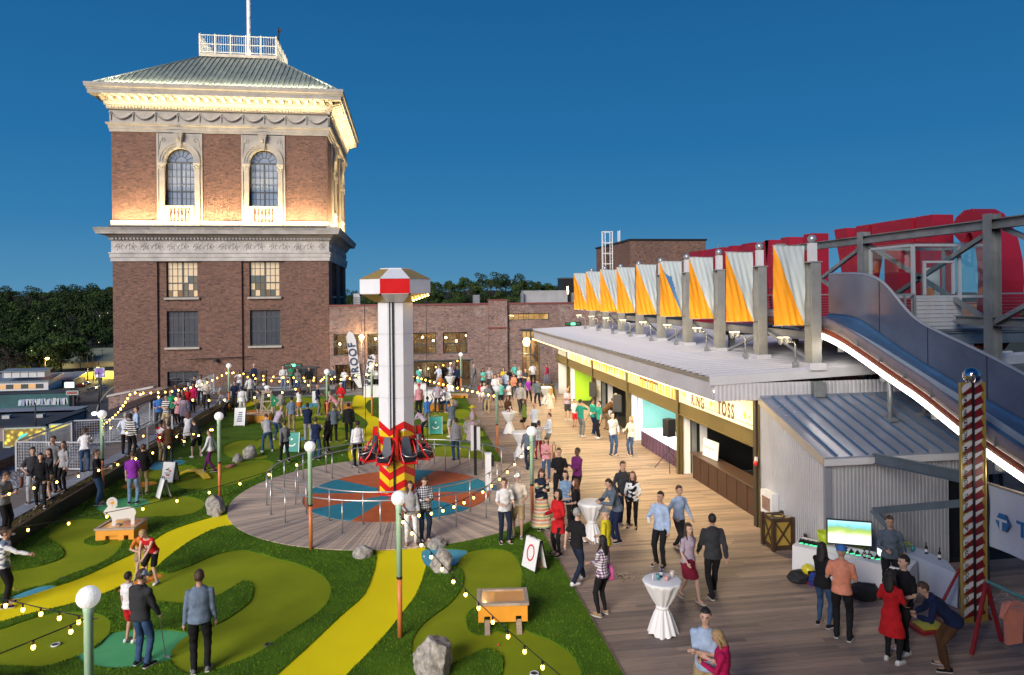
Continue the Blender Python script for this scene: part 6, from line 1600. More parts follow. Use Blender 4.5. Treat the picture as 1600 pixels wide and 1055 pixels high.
 # extra lamp tops outside the picture that strings run to are plain posts too
OFFP={'L':(-11.1,15.0),'M':(-11.1,16.6),'N':(3.7,4.2),'O':(-11.1,15.0),'P':(-12.0,33.0)}
i_=0
for k in('N',):dup(gl,(*OFFP[k],.03),1,'golf ball lamp just outside the picture at the lower deck edge')
# - string lights
M_bulb=M('string_bulb',(1,.9,.7),.4,0,0,emit=(1,.50,.055),estr=16)
bulb_me=MB().ball((0,0,-.06),.028,8,6,(1,1,1.25)).mesh('bulb',M_bulb);sock_me=MB().lathe((0,0,-.03),[(.014,0),(.016,.05)],6).mesh('socket',M_black)
bulb_small=MB().ball((0,0,-.06),.040,6,4,(1,1,1.25)).mesh('bulb',M_bulb)
def string(a,b,sag,lb,step=.52,ends=True,skip=1):
 a=Vector(a);b=Vector(b);n=max(3,int((b-a).length/.25));pts=[]
 for i in range(n+1):
  t_=i/n;p=a.lerp(b,t_);p.z-=sag*4*t_*(1-t_);pts.append(p)
 t=thing('string_lights',lb,'string lights',tuple(a),0,'string lights between the lamp posts')
 MB().tube(pts,.009,4).build('cable',M_black,t)
 L=(b-a).length;m=int(L/step)
 for i in range(m):
  t_=(i+.5)/m;p=a.lerp(b,t_);p.z-=sag*4*t_*(1-t_)+.03
  far=p.y>30
  o=obj('bulb',bulb_small if far else bulb_me,t,loc=tuple(p-a))
  if not far:obj('socket',sock_me,o,loc=(0,0,0))
  if i%4==2:point('string_bulb_light',(p.x,p.y,p.z-.07),26,(1,.62,.24),.03)
 return t
T=lambda k, dz=2.55:(*(LAMPS[k][0]if k in LAMPS else OFFP[k]),dz)
string(T('D'),T('N'),.55,'bulb string sweeping from the yellow path lamp over the orange box',.47)
string(T('E'),T('D'),.55,'bulb string sagging between the deck edge lamp and the yellow path lamp',.50)
string(T('C'),T('L',2.35),.45,'bulb string from the platform rim lamp across the left greens to the walkway edge',.72)
string(T('B'),T('M',2.4),.3,'bulb string running left from the boulder lamp over the men at the planter wall',.6)
string(T('A'),T('O',2.6),.15,'upper bulb string leaving the foreground lamp towards the left edge',.42)
string(T('A'),(-8.5,6.5,2.5),.12,'lower bulb string leaving the foreground lamp towards the lower left corner',.42)
string(T('F'),T('K',3.15),.12,'long bright bulb string crossing above the deck crowd behind the ride',.42)
string(T('G'),T('K'),.25,'bulb string in front of the hall windows behind the ride column',.8)
string(T('B'),T('I'),.4,'bulb string from the boulder lamp to the walkway lamp above the queueing people',.6)
string(T('I'),T('P',2.9),.2,'short bulb string above the planter from the walkway lamp towards the ramp',.55)
string(T('P',2.9),T('J'),.7,'bulb string over the far greens between ramp and far yellow path lamp',.75)
string(T('H'),T('J'),.35,'bulb string below the exit sign from the tower lamp to the far path lamp',.62)
string(T('H'),T('K'),.3,'bulb string running from the tower lamp to behind the ride column',.62)
string(T('J'),T('K'),.15,'short bulb string beside the feather flags',.5)
string(T('H'),T('P',2.9),.4,'bulb string along the ramp railing from the tower lamp',.7)
# a bright flood lamp on the hall wall near the flags
fl=thing('wall_flood_lamp','glaring warm flood lamp on a thin pole between the feather flags and hall windows','floodlight',(-3.6,53.4,0));
p=atY(565,527,53.4);MB().ball(p,.17,12,8).build('lamp_head',M('flood_glare',(1,.8,.5),.5,0,0,emit=(1,.66,.28),estr=60),fl);MB().tube([(p[0],53.45,0.03),(p[0],53.45,p[2]+1.0)],.03,6).build('pole',M_steel,fl)
point('flood_light_lamp',(p[0],53.0,p[2]),160,(1,.68,.32),.15)
# === GOLF OBSTACLES, ROCKS, SIGNS, TABLES
M_obs=M('obstacle_orange',(.80,.33,.03),.5,0,.07,2);M_trimw=M('weathered_trim',(.42,.33,.25),.65,0,.2,4,stretch=(1,6,1));M_gop=M('glossy_orange_top',(.80,.36,.05),.18,0,.05,2,coat=.5)
def obstacle(lb,c,rz,L,Wd,h,legs=False,tunnel=True):
 t=thing('wooden_obstacle',lb,'golf obstacle',(c[0],c[1],.012),rz,'orange wooden golf obstacles')
 z0=.14 if legs else .01;g=MB()
 if tunnel and not legs:
  for a_, b_ in((-L/2,-.24*L),(.1*L,.24*L),(.36*L,L/2)):g.box(a_,b_,-Wd/2,Wd/2,z0,z0+.14)
  g.box(-L/2,L/2,-Wd/2,Wd/2,z0+.14,z0+h);g.box(-.23*L,.09*L,-Wd/2+.1,Wd/2,z0,z0+.138)
 else:g.box(-L/2,L/2,-Wd/2,Wd/2,z0+.12,z0+h);[g.box(a_,b_,-Wd/2,Wd/2,z0,z0+.12)for a_,b_ in((-L/2,-.38*L),(-.26*L,.26*L),(.38*L,L/2))]
 obj('box',g.mesh('box',M_obs),t,loc=(0,0,0))
 obj('top_panel',MB().box(-L/2+.05,L/2-.05,-Wd/2+.05,Wd/2-.05,z0+h+.001,z0+h+.02).mesh('top_panel',M_gop),t,loc=(0,0,0))
 e=.03
 for a_, b_, c_, d_ in((-L/2-e,L/2+e,-Wd/2-e,-Wd/2+.055),(-L/2-e,L/2+e,Wd/2-.055,Wd/2+e),(-L/2-e,-L/2+.055,-Wd/2+.057,Wd/2-.057),(L/2-.055,L/2+e,-Wd/2+.057,Wd/2-.057)):
  obj('trim_board',MB().box(a_,b_,c_,d_,z0+h+.002,z0+h+.055).mesh('trim_board',M_trimw),t,loc=(0,0,0))
 if legs:
  for s in(-.32,.32):obj('ramp_board',MB().add([(s*L-.055,-Wd/2-.28,.005),(s*L+.055,-Wd/2-.28,.005),(s*L+.055,-Wd/2+.05,.15),(s*L-.055,-Wd/2+.05,.15),(s*L-.055,-Wd/2-.28,.02),(s*L+.055,-Wd/2-.28,.02),(s*L+.055,-Wd/2+.05,.17),(s*L-.055,-Wd/2+.05,.17)],[(3,2,1,0),(4,5,6,7),(0,1,5,4),(1,2,6,5),(2,3,7,6),(3,0,4,7)]).mesh('ramp_board',M_trimw),t,loc=(0,0,0))
 return t
o1=obstacle('orange box obstacle with a pale rim and two short ramps on the near green',(1.92,14.85),R(-6),1.02,.72,.34,legs=True)
o2=obstacle('orange box obstacle carrying the white ram cutout',(-8.3,22.05),R(-4),1.05,.9,.3)
o3=obstacle('orange box obstacle cut off by the lower left corner',(-7.75,13.2),R(5),1.1,.8,.4)
o4=obstacle('far orange box obstacle beside the little timber tower',(*at(400,660)[:2],),R(0),1.5,.8,.42)
o5=obstacle('orange box the man in the white shirt sits beside near the deck',(*at(686,642)[:2],),R(0),1.6,.8,.42)
o6=obstacle('far orange kerb box near the hall doors',(*at(717,622)[:2],),R(0),1.2,.5,.2)
o7=obstacle('far orange box below the flags',(*at(538,640)[:2],),R(0),.9,.6,.35)
ram=thing('ram_cutout','white flat cutout of a ram with a curled horn standing on an orange box','cutout figure',(-8.4,22.0,.36))
body=catmull([(-.42,.42),(-.47,.50),(-.40,.60),(-.33,.70),(-.36,.80),(-.28,.88),(-.14,.88),(-.05,.78),(-.04,.68),(-.10,.62),(.05,.60),(.25,.62),(.42,.60),(.52,.50),(.54,.38),(.50,.28),(.48,.0),(.38,.0),(.36,.2),(.1,.22),(-.08,.2),(-.10,0),(-.20,0),(-.21,.24),(-.28,.36),(-.34,.42),(-.38,.40)],4)
PR=lambda u, v, w:(-8.35+u*.84,21.95+w+u*.08,.34+v*.84)
# curled horn has a hole: built as a ring beside the body
MB().prism(body,0,.022,PR).build('body_board',M('cutout_white',(.72,.70,.66),.5,0,.03,3),ram)
g=MB()
for k in range(14):
 a0, a1=R(-60+k*24), R(-60+(k+1)*24);g.prism([(-.2+.17*math.cos(a0),.82+.17*math.sin(a0)),(-.2+.17*math.cos(a1),.82+.17*math.sin(a1)),(-.2+.10*math.cos(a1),.82+.10*math.sin(a1)),(-.2+.10*math.cos(a0),.82+.10*math.sin(a0))],-.012,.034,PR)
g.build('horn',M('cutout_white',(.72,.70,.66)),ram)
MB().prism([(-.19+.06*math.cos(k),.80+.06*math.sin(k))for k in[i*.785 for i in range(8)]],-.014,-.001,PR).build('horn_hole',M_obs,ram)
MB().box(-8.42,-8.3,21.85,22.1,.345,.38).build('foot_block',M_trimw,ram)
# little timber tower with a green flag
tw=thing('timber_lattice_tower','little weathered timber lattice tower obstacle with a white animal on top','golf obstacle',at(418,655)[:2]+(.01,))
x, y=at(418,655)[:2]
for sx in(-1,1):
 for sy in(-1,1):MB().bar((x+sx*.38,y+sy*.3,.02),(x+sx*.22,y+sy*.2,1.5),.07).build('post',M_trimw,tw)
for z, w in((.5,.36),(1.0,.3),(1.5,.26)):MB().box(x-w,x+w,y-w*.8,y-w*.8+.05,z,z+.07).build('cross_rail',M_trimw,tw)
MB().bar((x-.34,y-.27,.1),(x+.3,y-.22,1.0),.05).build('brace',M_trimw,tw);MB().bar((x+.34,y-.28,.1),(x-.3,y-.23,1.0),.05).build('brace',M_trimw,tw)
MB().box(x-.3,x+.3,y-.25,y+.25,1.58,1.63).build('shelf',M_trimw,tw)
MB().ball((x,y,1.8),.14,8,6,(1.3,.7,.9)).ball((x-.18,y,1.98),.09,8,6).box(x-.1,x-.06,y-.03,y+.03,1.62,1.75).box(x+.06,x+.1,y-.03,y+.03,1.62,1.75).build('animal',M_white,tw)
gf=thing('green_flag','green pennant flag with a pale crescent on a short pole by the timber tower','flag',at(424,655)[:2]+(.03,))
fx2, fy2=at(424,657)[:2];M_gfl=M('flag_green',(.02,.28,.12),.7)
MB().tube([(fx2,fy2,.03),(fx2,fy2,1.5)],.012,5).build('pole',M_white,gf);MB().prism([(fx2,1.48),(fx2+.42,1.1),(fx2+.1,.75),(fx2,.8)],0,.012,lambda u,v,w:(u,fy2+w+.1*math.sin(u*5),v)).build('cloth',M_gfl,gf);MB().ball((fx2+.16,fy2+.02,1.1),.07,8,5,(1,.3,1)).build('crescent',M_white,gf)
def rockmesh(seed,s):
 bm=bmesh.new();bmesh.ops.create_icosphere(bm,subdivisions=5,radius=1)
 rg=random.Random(seed);from mathutils import noise
 off=Vector((rg.uniform(0,50),rg.uniform(0,50),rg.uniform(0,50)))
 planes=[(Vector((rg.gauss(0,1),rg.gauss(0,1),rg.gauss(0,.8))).normalized(),rg.uniform(.62,.9))for _ in range(11)]
 for v in bm.verts:
  for n_, d in planes:
   e=v.co.dot(n_)-d
   if e>0:v.co-=n_*e*.93
  v.co+=v.co.normalized()*(.10*noise.fractal(v.co*1.6+off,.8,2.0,4)+.035*noise.noise(v.co*7+off)+.02*abs(noise.noise(v.co*19+off))+.008*noise.noise(v.co*45+off))
  v.co=Vector((v.co.x*s[0],v.co.y*s[1],(v.co.z+.55)*s[2]/1.3))
  if v.co.z<-.03:v.co.z=-.03
 me=bpy.data.meshes.new('rock');bm.to_mesh(me);bm.free()
 for p_ in me.polygons:p_.use_smooth=True
 return me
M_rock=M('granite_rock',(.40,.37,.33),.9,0,.45,7,1.0,60)
M_rock.node_tree # grey brown boulders
for i, (px,py,w,h,lb)in enumerate([(678,1056,.95,.85,'large pale boulder with a cleft at the bottom edge of the near green'),(690,894,.72,.62,'squarish boulder beside the blue tee mat'),(683,858,.62,.34,'flat boulder at the platform rim behind the blue mat'),(569,873,.66,.36,'low pale boulder left of the broad yellow path'),(336,806,.80,.72,'rounded grey boulder at the foot of the lamp left of the platform'),(371,724,.5,.42,'smaller dark boulder left of the ride'),(391,717,.72,.6,'larger dark boulder with a pale tip left of the ride'),(437,634,.9,.8,'far round boulder beside the timber lattice tower'),(735,677,1.0,.8,'pale boulder in the turf corner near the deck beyond the ride'),(747,672,.6,.7,'small pale boulder tucked behind the ride rule board'),(706,636,1.1,.5,'flat stacked stone behind the seated man near the deck'),(536,640,.8,.5,'far boulder by the orange box below the flags')]):
 p=at(px,py,-.04);me=rockmesh(i+2,(w/2.1,w/2.5,h*.80));me.materials.append(M_rock)
 o=obj('rock',me,loc=p,rz=rnd.uniform(0,6));tag(o,lb,'rock','boulders on the turf')
tf=thing('yellow_bent_board','yellow bent board obstacle lying on the left green','golf obstacle',at(300,745,.03))
c3d=[at(*q_,.03)for q_ in[(282,741),(295,740),(308,742),(318,746),(324,749)]]
g=MB()
for k in range(4):
 a_, b_=Vector(c3d[k]), Vector(c3d[k+1]);hz=[.04,.14,.17,.12,.03]
 g.bar(a_+Vector((0,0,hz[k])),b_+Vector((0,0,hz[k+1])),.26,.04)
g.build('board',M_ry,tf)
rb_=thing('pink_float','small pink object lying on the turf beside the lamp','toy',at(361,728,.04));a_, b_=at(353,730,.07), at(369,726,.07);MB().tube([a_,tuple((Vector(a_)+Vector(b_))/2),b_],[.03,.08,.03],8).build('body',M('pink',(.75,.25,.25),.5),rb_)
def aframe(lb,px,py,rz,w,h,face,marks=None,frame=M_black,z=.034):
 p=at(px,py,z);t=thing('sandwich_board',lb,'sign',p,rz,'folding sandwich board signs')
 s=.18
 for k in(-1,1):
  PP=lambda u, v, d, k=k:(u,k*(s*(1-v/h)+.012)+k*d,v)
  obj('panel',MB().prism([(-w/2,.04),(w/2,.04),(w/2,h),(-w/2,h)],0,.02,PP).mesh('panel',face if k<0 else face),t,loc=(0,0,0))
  g=MB();g.bar(PP(-w/2-.012,0,.01),PP(-w/2-.012,h+.01,.01),.028);obj('leg',g.mesh('leg',frame),t,loc=(0,0,0))
  g=MB();g.bar(PP(w/2+.012,0,.01),PP(w/2+.012,h+.01,.01),.028);obj('leg',g.mesh('leg',frame),t,loc=(0,0,0))
 g=MB();g.tube([(-.12,0,h),(-.1,0,h+.07),(.1,0,h+.07),(.12,0,h)],.012,5);obj('handle',g.mesh('handle',frame),t,loc=(0,0,0))
 if marks:
  PP=lambda u, v, d:(u,-(s*(1-v/h)+.012)-.022-d,v)
  marks(t,PP,w,h)
 return t
def mk_print(t,PP,w,h):
 red=M('print_red',(.6,.03,.05),.5);bl=M('print_dark',(.05,.08,.12),.5)
 for k, (u,v,a_,b_,m)in enumerate([(-.1,.62,.12,.05,bl),(-.02,.70,.06,.03,bl),(.03,.55,.1,.06,red),(-.14,.48,.28,.018,bl),(-.1,.42,.2,.018,bl),(-.06,.34,.14,.05,red),(-.12,.24,.24,.015,bl)]):
  obj('print_mark',MB().prism([(u,v*h),(u+a_,v*h),(u+a_,v*h+b_),(u,v*h+b_)],0,.002,PP).mesh('print_mark',m),t,loc=(0,0,0))
def mk_ring(t,PP,w,h):
 red=M('print_red',(.6,.03,.05),.5);g=MB()
 for k in range(20):
  a0, a1=k*.314, (k+1)*.314;g.prism([(.0+.15*math.cos(a0),.55*h+.2*math.sin(a0)),(.15*math.cos(a1),.55*h+.2*math.sin(a1)),(.11*math.cos(a1),.55*h+.16*math.sin(a1)),(.11*math.cos(a0),.55*h+.16*math.sin(a0))],0,.002,PP)
 obj('red_ring_mark',g.mesh('red_ring_mark',red),t,loc=(0,0,0))
def mk_smile(t,PP,w,h):
 g=MB()
 for k in range(10):
  a0, a1=R(205+k*13), R(205+(k+1)*13);r0, r1=.2, .15
  g.prism([(r0*math.cos(a0),.55*h+r0*math.sin(a0)),(r0*math.cos(a1),.55*h+r0*math.sin(a1)),(r1*math.cos(a1),.55*h+r1*math.sin(a1)),(r1*math.cos(a0),.55*h+r1*math.sin(a0))],0,.003,PP)
 obj('smile_mark',g.mesh('smile_mark',M_white),t,loc=(0,0,0));obj('ball_mark',MB().prism([(.05*math.cos(k*.785),.68*h+.05*math.sin(k*.785))for k in range(8)],0,.003,PP).mesh('ball_mark',M_white),t,loc=(0,0,0))
def mk_words(t,PP,w,h):
 bl=M('print_navy',(.02,.06,.2),.5)
 for k in range(5):obj('print_line',MB().prism([(-.14+.02*k,.25*h+k*.11),(.14,.25*h+k*.11),(.14-.02*(k%2),.25*h+k*.11+.06),(-.14+.02*k,.25*h+k*.11+.06)],0,.002,PP).mesh('print_line',bl),t,loc=(0,0,0))
M_tealb=M('board_teal',(.02,.30,.24),.5)
aframe('white sandwich board with a red and dark print standing upright on the left green',266,753,R(-20),.5,.74,M_white,mk_print)
aframe('white sandwich board in a thin black handled frame leaning before the printed one',256,778,R(-55),.45,.66,M_white)
aframe('white sandwich board with navy words near the lamp on the far left turf',376,665,R(-8),.52,.95,M_white,mk_words,M('alu_frame',(.5,.5,.5),.4,.4))
aframe('teal sandwich board with a white smile left of the ride',457,706,R(-6),.62,.85,M_tealb,mk_smile,M('alu_frame',(.5,.5,.5)))
aframe('teal sandwich board with a white smile right of the ride column',681,678,R(-4),.62,.85,M_tealb,mk_smile,M('alu_frame',(.5,.5,.5)))
aframe('white sandwich board with a red ring seen edge on beside the timber deck',835,888,R(-62),.55,.76,M_white,mk_ring)
ppx, ppy=at(841,888)[:2]
bx=thing('cardboard_box','open cardboard box of papers under the ring sandwich board','box',(ppx,ppy,.034));MB().box(ppx-.12,ppx+.16,ppy-.1,ppy+.14,.036,.26).build('carton',M('cardboard',(.35,.22,.12),.8),bx);MB().box(ppx-.1,ppx+.1,ppy-.05,ppy+.1,.262,.30).build('paper',M_white,bx)
ez=thing('white_easel_board','blank white board on thin legs held up beside the bald man on the far green','sign',at(493,636,.03));x, y=at(493,636)[:2]
MB().box(x-.2,x+.2,y-.01,y+.01,.25,1.0).build('board',M_white,ez);[MB().bar((x+s,y,.03),(x+s,y,.25),.02).build('leg',M_black,ez)for s in(-.17,.17)]
# cocktail tables with draped and tied cloths
M_cloth=M('white_tablecloth',(.80,.80,.80),.75,0,.03,2)
def cocktail(lb,x,y,rz=0,s=1.0):
 t=thing('cocktail_table',lb,'table',(x,y,.034),rz,'cocktail tables under white tied cloths')
 n=72;prof=[(.02,1.075),(.36,1.075),(.385,1.065),(.39,1.03),(.36,.98),(.27,.8),(.17,.62),(.115,.55),(.11,.50),(.16,.40),(.23,.2),(.29,.0)]
 mb=MB();
 for i, (r,z)in enumerate(prof):
  amp=0 if i<3 else min(.16,.03+.02*(i-2));f=12
  for k in range(n):
   a=2*math.pi*k/n;fold=1+(amp*.6)*math.sin(f*a+.5*math.sin(3*a))+amp*.35*math.sin(7*a+i*.3)
   rr=r*fold
   if i==len(prof)-1:zz=z+.03*max(0,math.sin(4*a))*1.2
   else:zz=z
   mb.v.append((rr*math.cos(a)*s,rr*math.sin(a)*s,zz))
 for i in range(len(prof)-1):
  for k in range(n):mb.f.append((i*n+k,i*n+(k+1)%n,(i+1)*n+(k+1)%n,(i+1)*n+k));mb.mi.append(0);mb.smooth.append(True)
 mb.f.append(tuple(range(n-1,-1,-1)));mb.mi.append(0);mb.smooth.append(False)
 obj('tablecloth',mb.mesh('tablecloth',M_cloth),t,loc=(0,0,0))
 obj('tie_band',MB().lathe((0,0,.49),[(.125,0),(.14,.03),(.125,.06)],20).mesh('tie_band',M_cloth),t,loc=(0,0,0));obj('leg',MB().lathe((0,0,0),[(.03,.01),(.03,1.0)],8).mesh('leg',M_steel),t,loc=(0,0,0));obj('foot',MB().lathe((0,0,0),[(.27,0),(.25,.02),(.05,.04)],12).mesh('foot',M_black),t,loc=(0,0,0))
 return t
ct0=(5.05,13.75);cocktail('near cocktail table under a white knotted cloth alone on the open deck',*ct0)
cocktail('white draped cocktail table the man in the grey jacket leans on',*at(925,846)[:2],.4)
cocktail('white draped cocktail table left of the woman in the green cardigan',*at(796,678)[:2],.9)
cocktail('white draped cocktail table beside the stroller in teal near the hall',*at(853,632)[:2],.2)
cocktail('far white draped cocktail table by the hall doors under the bulb string',*at(704,612)[:2],1.2)
cocktail('white draped cocktail table mostly hidden behind the plaid shirted woman',*at(814,715)[:2],2.0)
def small(name,lb,cat,loc,mb,mat,grp=None):
 t=thing(name,lb,cat,loc,0,grp);obj('body',mb.mesh('body',mat),t,loc=(0,0,0));return t
tz=.034+1.078
def bottle(lb,x,y,z,col,h=.24):
 t=thing('bottle',lb,'bottle',(x,y,z),0,'drink bottles on the tables');obj('body',MB().lathe((0,0,0),[(.03,0),(.032,.02),(.032,h*.55),(.013,h*.75),(.013,h)],10).mesh('body',col),t,loc=(0,0,0));obj('label_band',MB().lathe((0,0,h*.18),[(.0335,0),(.0335,h*.25)],10).mesh('label_band',M_white),t,loc=(0,0,0));return t
M_bgl=M('bottle_dark',(.02,.015,.01),.15);M_bbl=M('bottle_navy',(.01,.02,.08),.2);M_tcan=M('can_teal',(.1,.4,.4),.3,.5)
def cup(lb,x,y,z,m,r=.04,h=.11):t=thing('cup',lb,'cup',(x,y,z),0,'cups on the tables');obj('body',MB().lathe((0,0,0),[(r*.75,0),(r,h),(r*.95,h),(r*.7,.01)],12).mesh('body',m),t,loc=(0,0,0));obj('drink',MB().lathe((0,0,h*.6),[(r*.8,0),(r*.8,.002)],12).mesh('drink',M('drink_pink',(.5,.2,.15),.2)),t,loc=(0,0,0));return t
bottle('dark blue bottle standing on the near cocktail table',ct0[0]+.02,ct0[1]+.12,tz,M_bbl)
cup('teal tin on the near cocktail table beside the dark bottle',ct0[0]-.1,ct0[1]-.02,tz,M_tcan,.035,.12)
cup('pink cocktail glass on the near cocktail table',ct0[0]+.06,ct0[1]-.08,tz,M('glass_pink',(.7,.35,.32),.15),.045,.09)
cup('clear tumbler at the edge of the near cocktail table',ct0[0]+.24,ct0[1]+.08,tz,M('glass_pale',(.6,.55,.5),.1),.05,.12)
cup('white menu card roll on the near cocktail table',ct0[0]-.22,ct0[1]-.06,tz,M_white,.012,.14)
x, y=at(796,678)[:2]
bottle('dark bottle on the cocktail table by the green cardigan',x-.08,y,tz,M_bgl);cup('white cup on the cocktail table by the green cardigan',x+.1,y+.05,tz,M_white);cup('red cup on the cocktail table by the green cardigan',x,y-.12,tz,M('cup_red',(.6,.03,.03),.4))
sc_=stuff(MB().build('leaf_litter',M_black)if False else(lambda g:g.build('leaf_litter',M('litter_dark',(.06,.04,.02),.8)))((lambda g:[g.quad((x_,y_,.036),(x_+.03,y_+.01,.037),(x_+.035,y_+.04,.042),(x_+.005,y_+.03,.036))for x_,y_ in[(5.0+rnd.gauss(0,.25),16.6+rnd.gauss(0,.12))for _ in range(60)]]and g)(MB())));sc_['label']='scattered dark leaf litter on the deck boards behind the near cocktail table';sc_['category']='leaves'
# - feather flags and white serving tables near the hall
def feather(lb,px,py_b,py_t,wpx,txt,Y,lean,size,flip=1):
 b_=atY(px,py_b,Y);tp_=atY(px+lean,py_t,Y);t=thing('feather_flag',lb,'flag',(b_[0],Y,.03),0,'tall feather flags near the hall')
 H=tp_[2]-.03;w=wpx;dx=(tp_[0]-b_[0]);x0_=b_[0]
 z0_=b_[2]
 def pole(f):return(x0_+dx*f,z0_+(tp_[2]-z0_)*f)
 MB().tube([(x0_,Y,.03)]+[(pole(f)[0],Y,pole(f)[1])for f in(0,.3,.6,.85)]+[(pole(.95)[0]-flip*.12,Y,pole(.96)[1]),(pole(1)[0]-flip*w*.6,Y,pole(1)[1])],.018,5).build('pole',M_black,t)
 L=[pole(0),pole(.3),pole(.6),pole(.85),(pole(.95)[0]-flip*.12,pole(.96)[1]),(pole(1)[0]-flip*w*.6,pole(1)[1]),(pole(.9)[0]-flip*w,pole(.9)[1]),(pole(.6)[0]-flip*w,pole(.6)[1]),(pole(.2)[0]-flip*w,pole(.2)[1]),(pole(.0)[0]-flip*w*.4,pole(0)[1])]
 MB().prism(L,0,.012,lambda u,v,wz:(u,Y-wz+.04*math.sin(v*2.5),v)).build('cloth',M('flag_cloth',(.72,.70,.72),.7,0,.04,2),t)
 up=Vector((dx,0,(tp_[2]-z0_))).normalized()
 c=(pole(.48)[0]-flip*w*.5,Y-.065,pole(.48)[1])
 place_text('lettering',txt,size,M_black if flip<0 else M('flag_navy',(.03,.05,.12),.6),c,up,(-up.z,0,up.x),t,ext=.002,off=.01,spacing=1.15)
feather('taller leaning feather flag printed PROOF left of the flood lamp',566,606,517,.62,'PROOF',50.2,-12,.72,1)
feather('shorter feather flag printed PROOF beside the white ride column',568,602,553,.55,'PROOF',49.6,7,.55,-1)
def draped(lb,x0_,x1_,y0_,y1_,h=.78,z=.03,rz=0):
 t=thing('serving_table',lb,'table',((x0_+x1_)/2,(y0_+y1_)/2,z),0,'white draped serving tables by the hall')
 MB().box(x0_,x1_,y0_,y1_,z+h-.02,z+h).build('table_top',M_cloth,t)
 L=[(x0_,y0_),(x1_,y0_),(x1_,y1_),(x0_,y1_)]
 for k in range(4):
  a_, b_=L[k], L[(k+1)%4];n=int(math.dist(a_,b_)/.06);mb=MB();nrm=Vector((b_[1]-a_[1],a_[0]-b_[0],0)).normalized()
  for i in range(n+1):
   f=i/n;w=.012*math.sin(i*1.3);p=Vector((a_[0]+(b_[0]-a_[0])*f,a_[1]+(b_[1]-a_[1])*f,0))+nrm*(.005)
   mb.v+=[tuple(p+Vector((0,0,z+h-.003))),tuple(p+nrm*(w+.02)+Vector((0,0,z+.02)))]
  mb.add([],[]);mb.f=[(2*i,2*i+2,2*i+3,2*i+1)for i in range(n)];mb.mi=[0]*n;mb.smooth=[True]*n
  mb.build('cloth_skirt',M_cloth,t)
 return t
p=at(582,617);draped('white draped serving table beside the feather flags',p[0]-.5,p[0]+.55,49.0,49.8)
p=at(668,628);draped('white draped table end behind the orange box near the deck',p[0]-.2,p[0]+1.2,45.6,46.4);draped('farther white draped serving table with glasses by the hall window',-.2,1.2,49.2,50.0)
for k in range(5):cup('glass on the farther white serving table',.0+k*.22,49.5,.815,M('glass_pale',(.6,.55,.5)),.035,.14)
# - right foreground vendor corner
vt=thing('display_table','long white clothed display table with games gear on top','table',(9.9,14.7,.03))
A=Vector(at(1238,852,.78));B=Vector(at(1421,892,.78));dd=(B-A).normalized();nn_=Vector((-dd.y,dd.x,0));D2=B+nn_*.76;C2=A+nn_*.76
def drape_quad(t,P4,ztop,flare=.04,mat=M_cloth,zb=.05):
 mb=MB();mb.prism([(p_.x,p_.y)for p_ in P4],ztop-.015,ztop);mb.build('table_top',mat,t)
 for k in range(4):
  a_, b_=P4[k], P4[(k+1)%4];n=max(6,int((b_-a_).length/.05));nr=Vector(((b_-a_).y,-(b_-a_).x,0)).normalized();mb=MB()
  for i in range(n+1):
   f=i/n;p_=a_.lerp(b_,f);w=.010*math.sin(i*1.1)+.008*math.sin(i*.37)
   for q_ in range(5):v_=q_/4;mb.v.append((p_.x+nr.x*(.003+(flare+w)*v_**1.5),p_.y+nr.y*(.003+(flare+w)*v_**1.5),ztop-.002-(ztop-zb)*v_))
  for i in range(n):
   for q_ in range(4):mb.f.append((i*5+q_,(i+1)*5+q_,(i+1)*5+q_+1,i*5+q_+1));mb.mi.append(0);mb.smooth.append(True)
  mb.build('cloth_skirt',mat,t)
drape_quad(vt,[A,B,D2,C2],.78)
v2=thing('side_table','second white clothed table behind the steel brace against the corrugated wall','table',(11.7,14.6,.03))
A2=Vector(at(1412,862,.78));B2=Vector(at(1497,897,.78));
drape_quad(v2,[A2,B2,B2+Vector((.35,.75,0)),A2+Vector((.45,.8,0))],.78,mat=M('cloth_blueish',(.5,.55,.66),.7,0,.04,2))
tv=thing('flat_television','flat television with a bright picture standing on the white display table','television',(10.0,15.1,.78))
a_=Vector(at(1292,862,.9));tvx=A.lerp(B,.36)+nn_*.45
TV0=atY(1292,875,tvx.y+.2);TVd=Vector((.9,-.42,0)).normalized();W_tv, H_tv=1.0, .60
c0_=Vector((TV0[0],tvx.y+.2,.84));nrm=Vector((-TVd.y,TVd.x,0))*-1
PTV=lambda u, v, w:tuple(c0_+TVd*u+Vector((0,0,v))+nrm*w)
MB().prism([(0,0),(W_tv,0),(W_tv,H_tv),(0,H_tv)],-.05,0,PTV).build('bezel',M_black,tv)
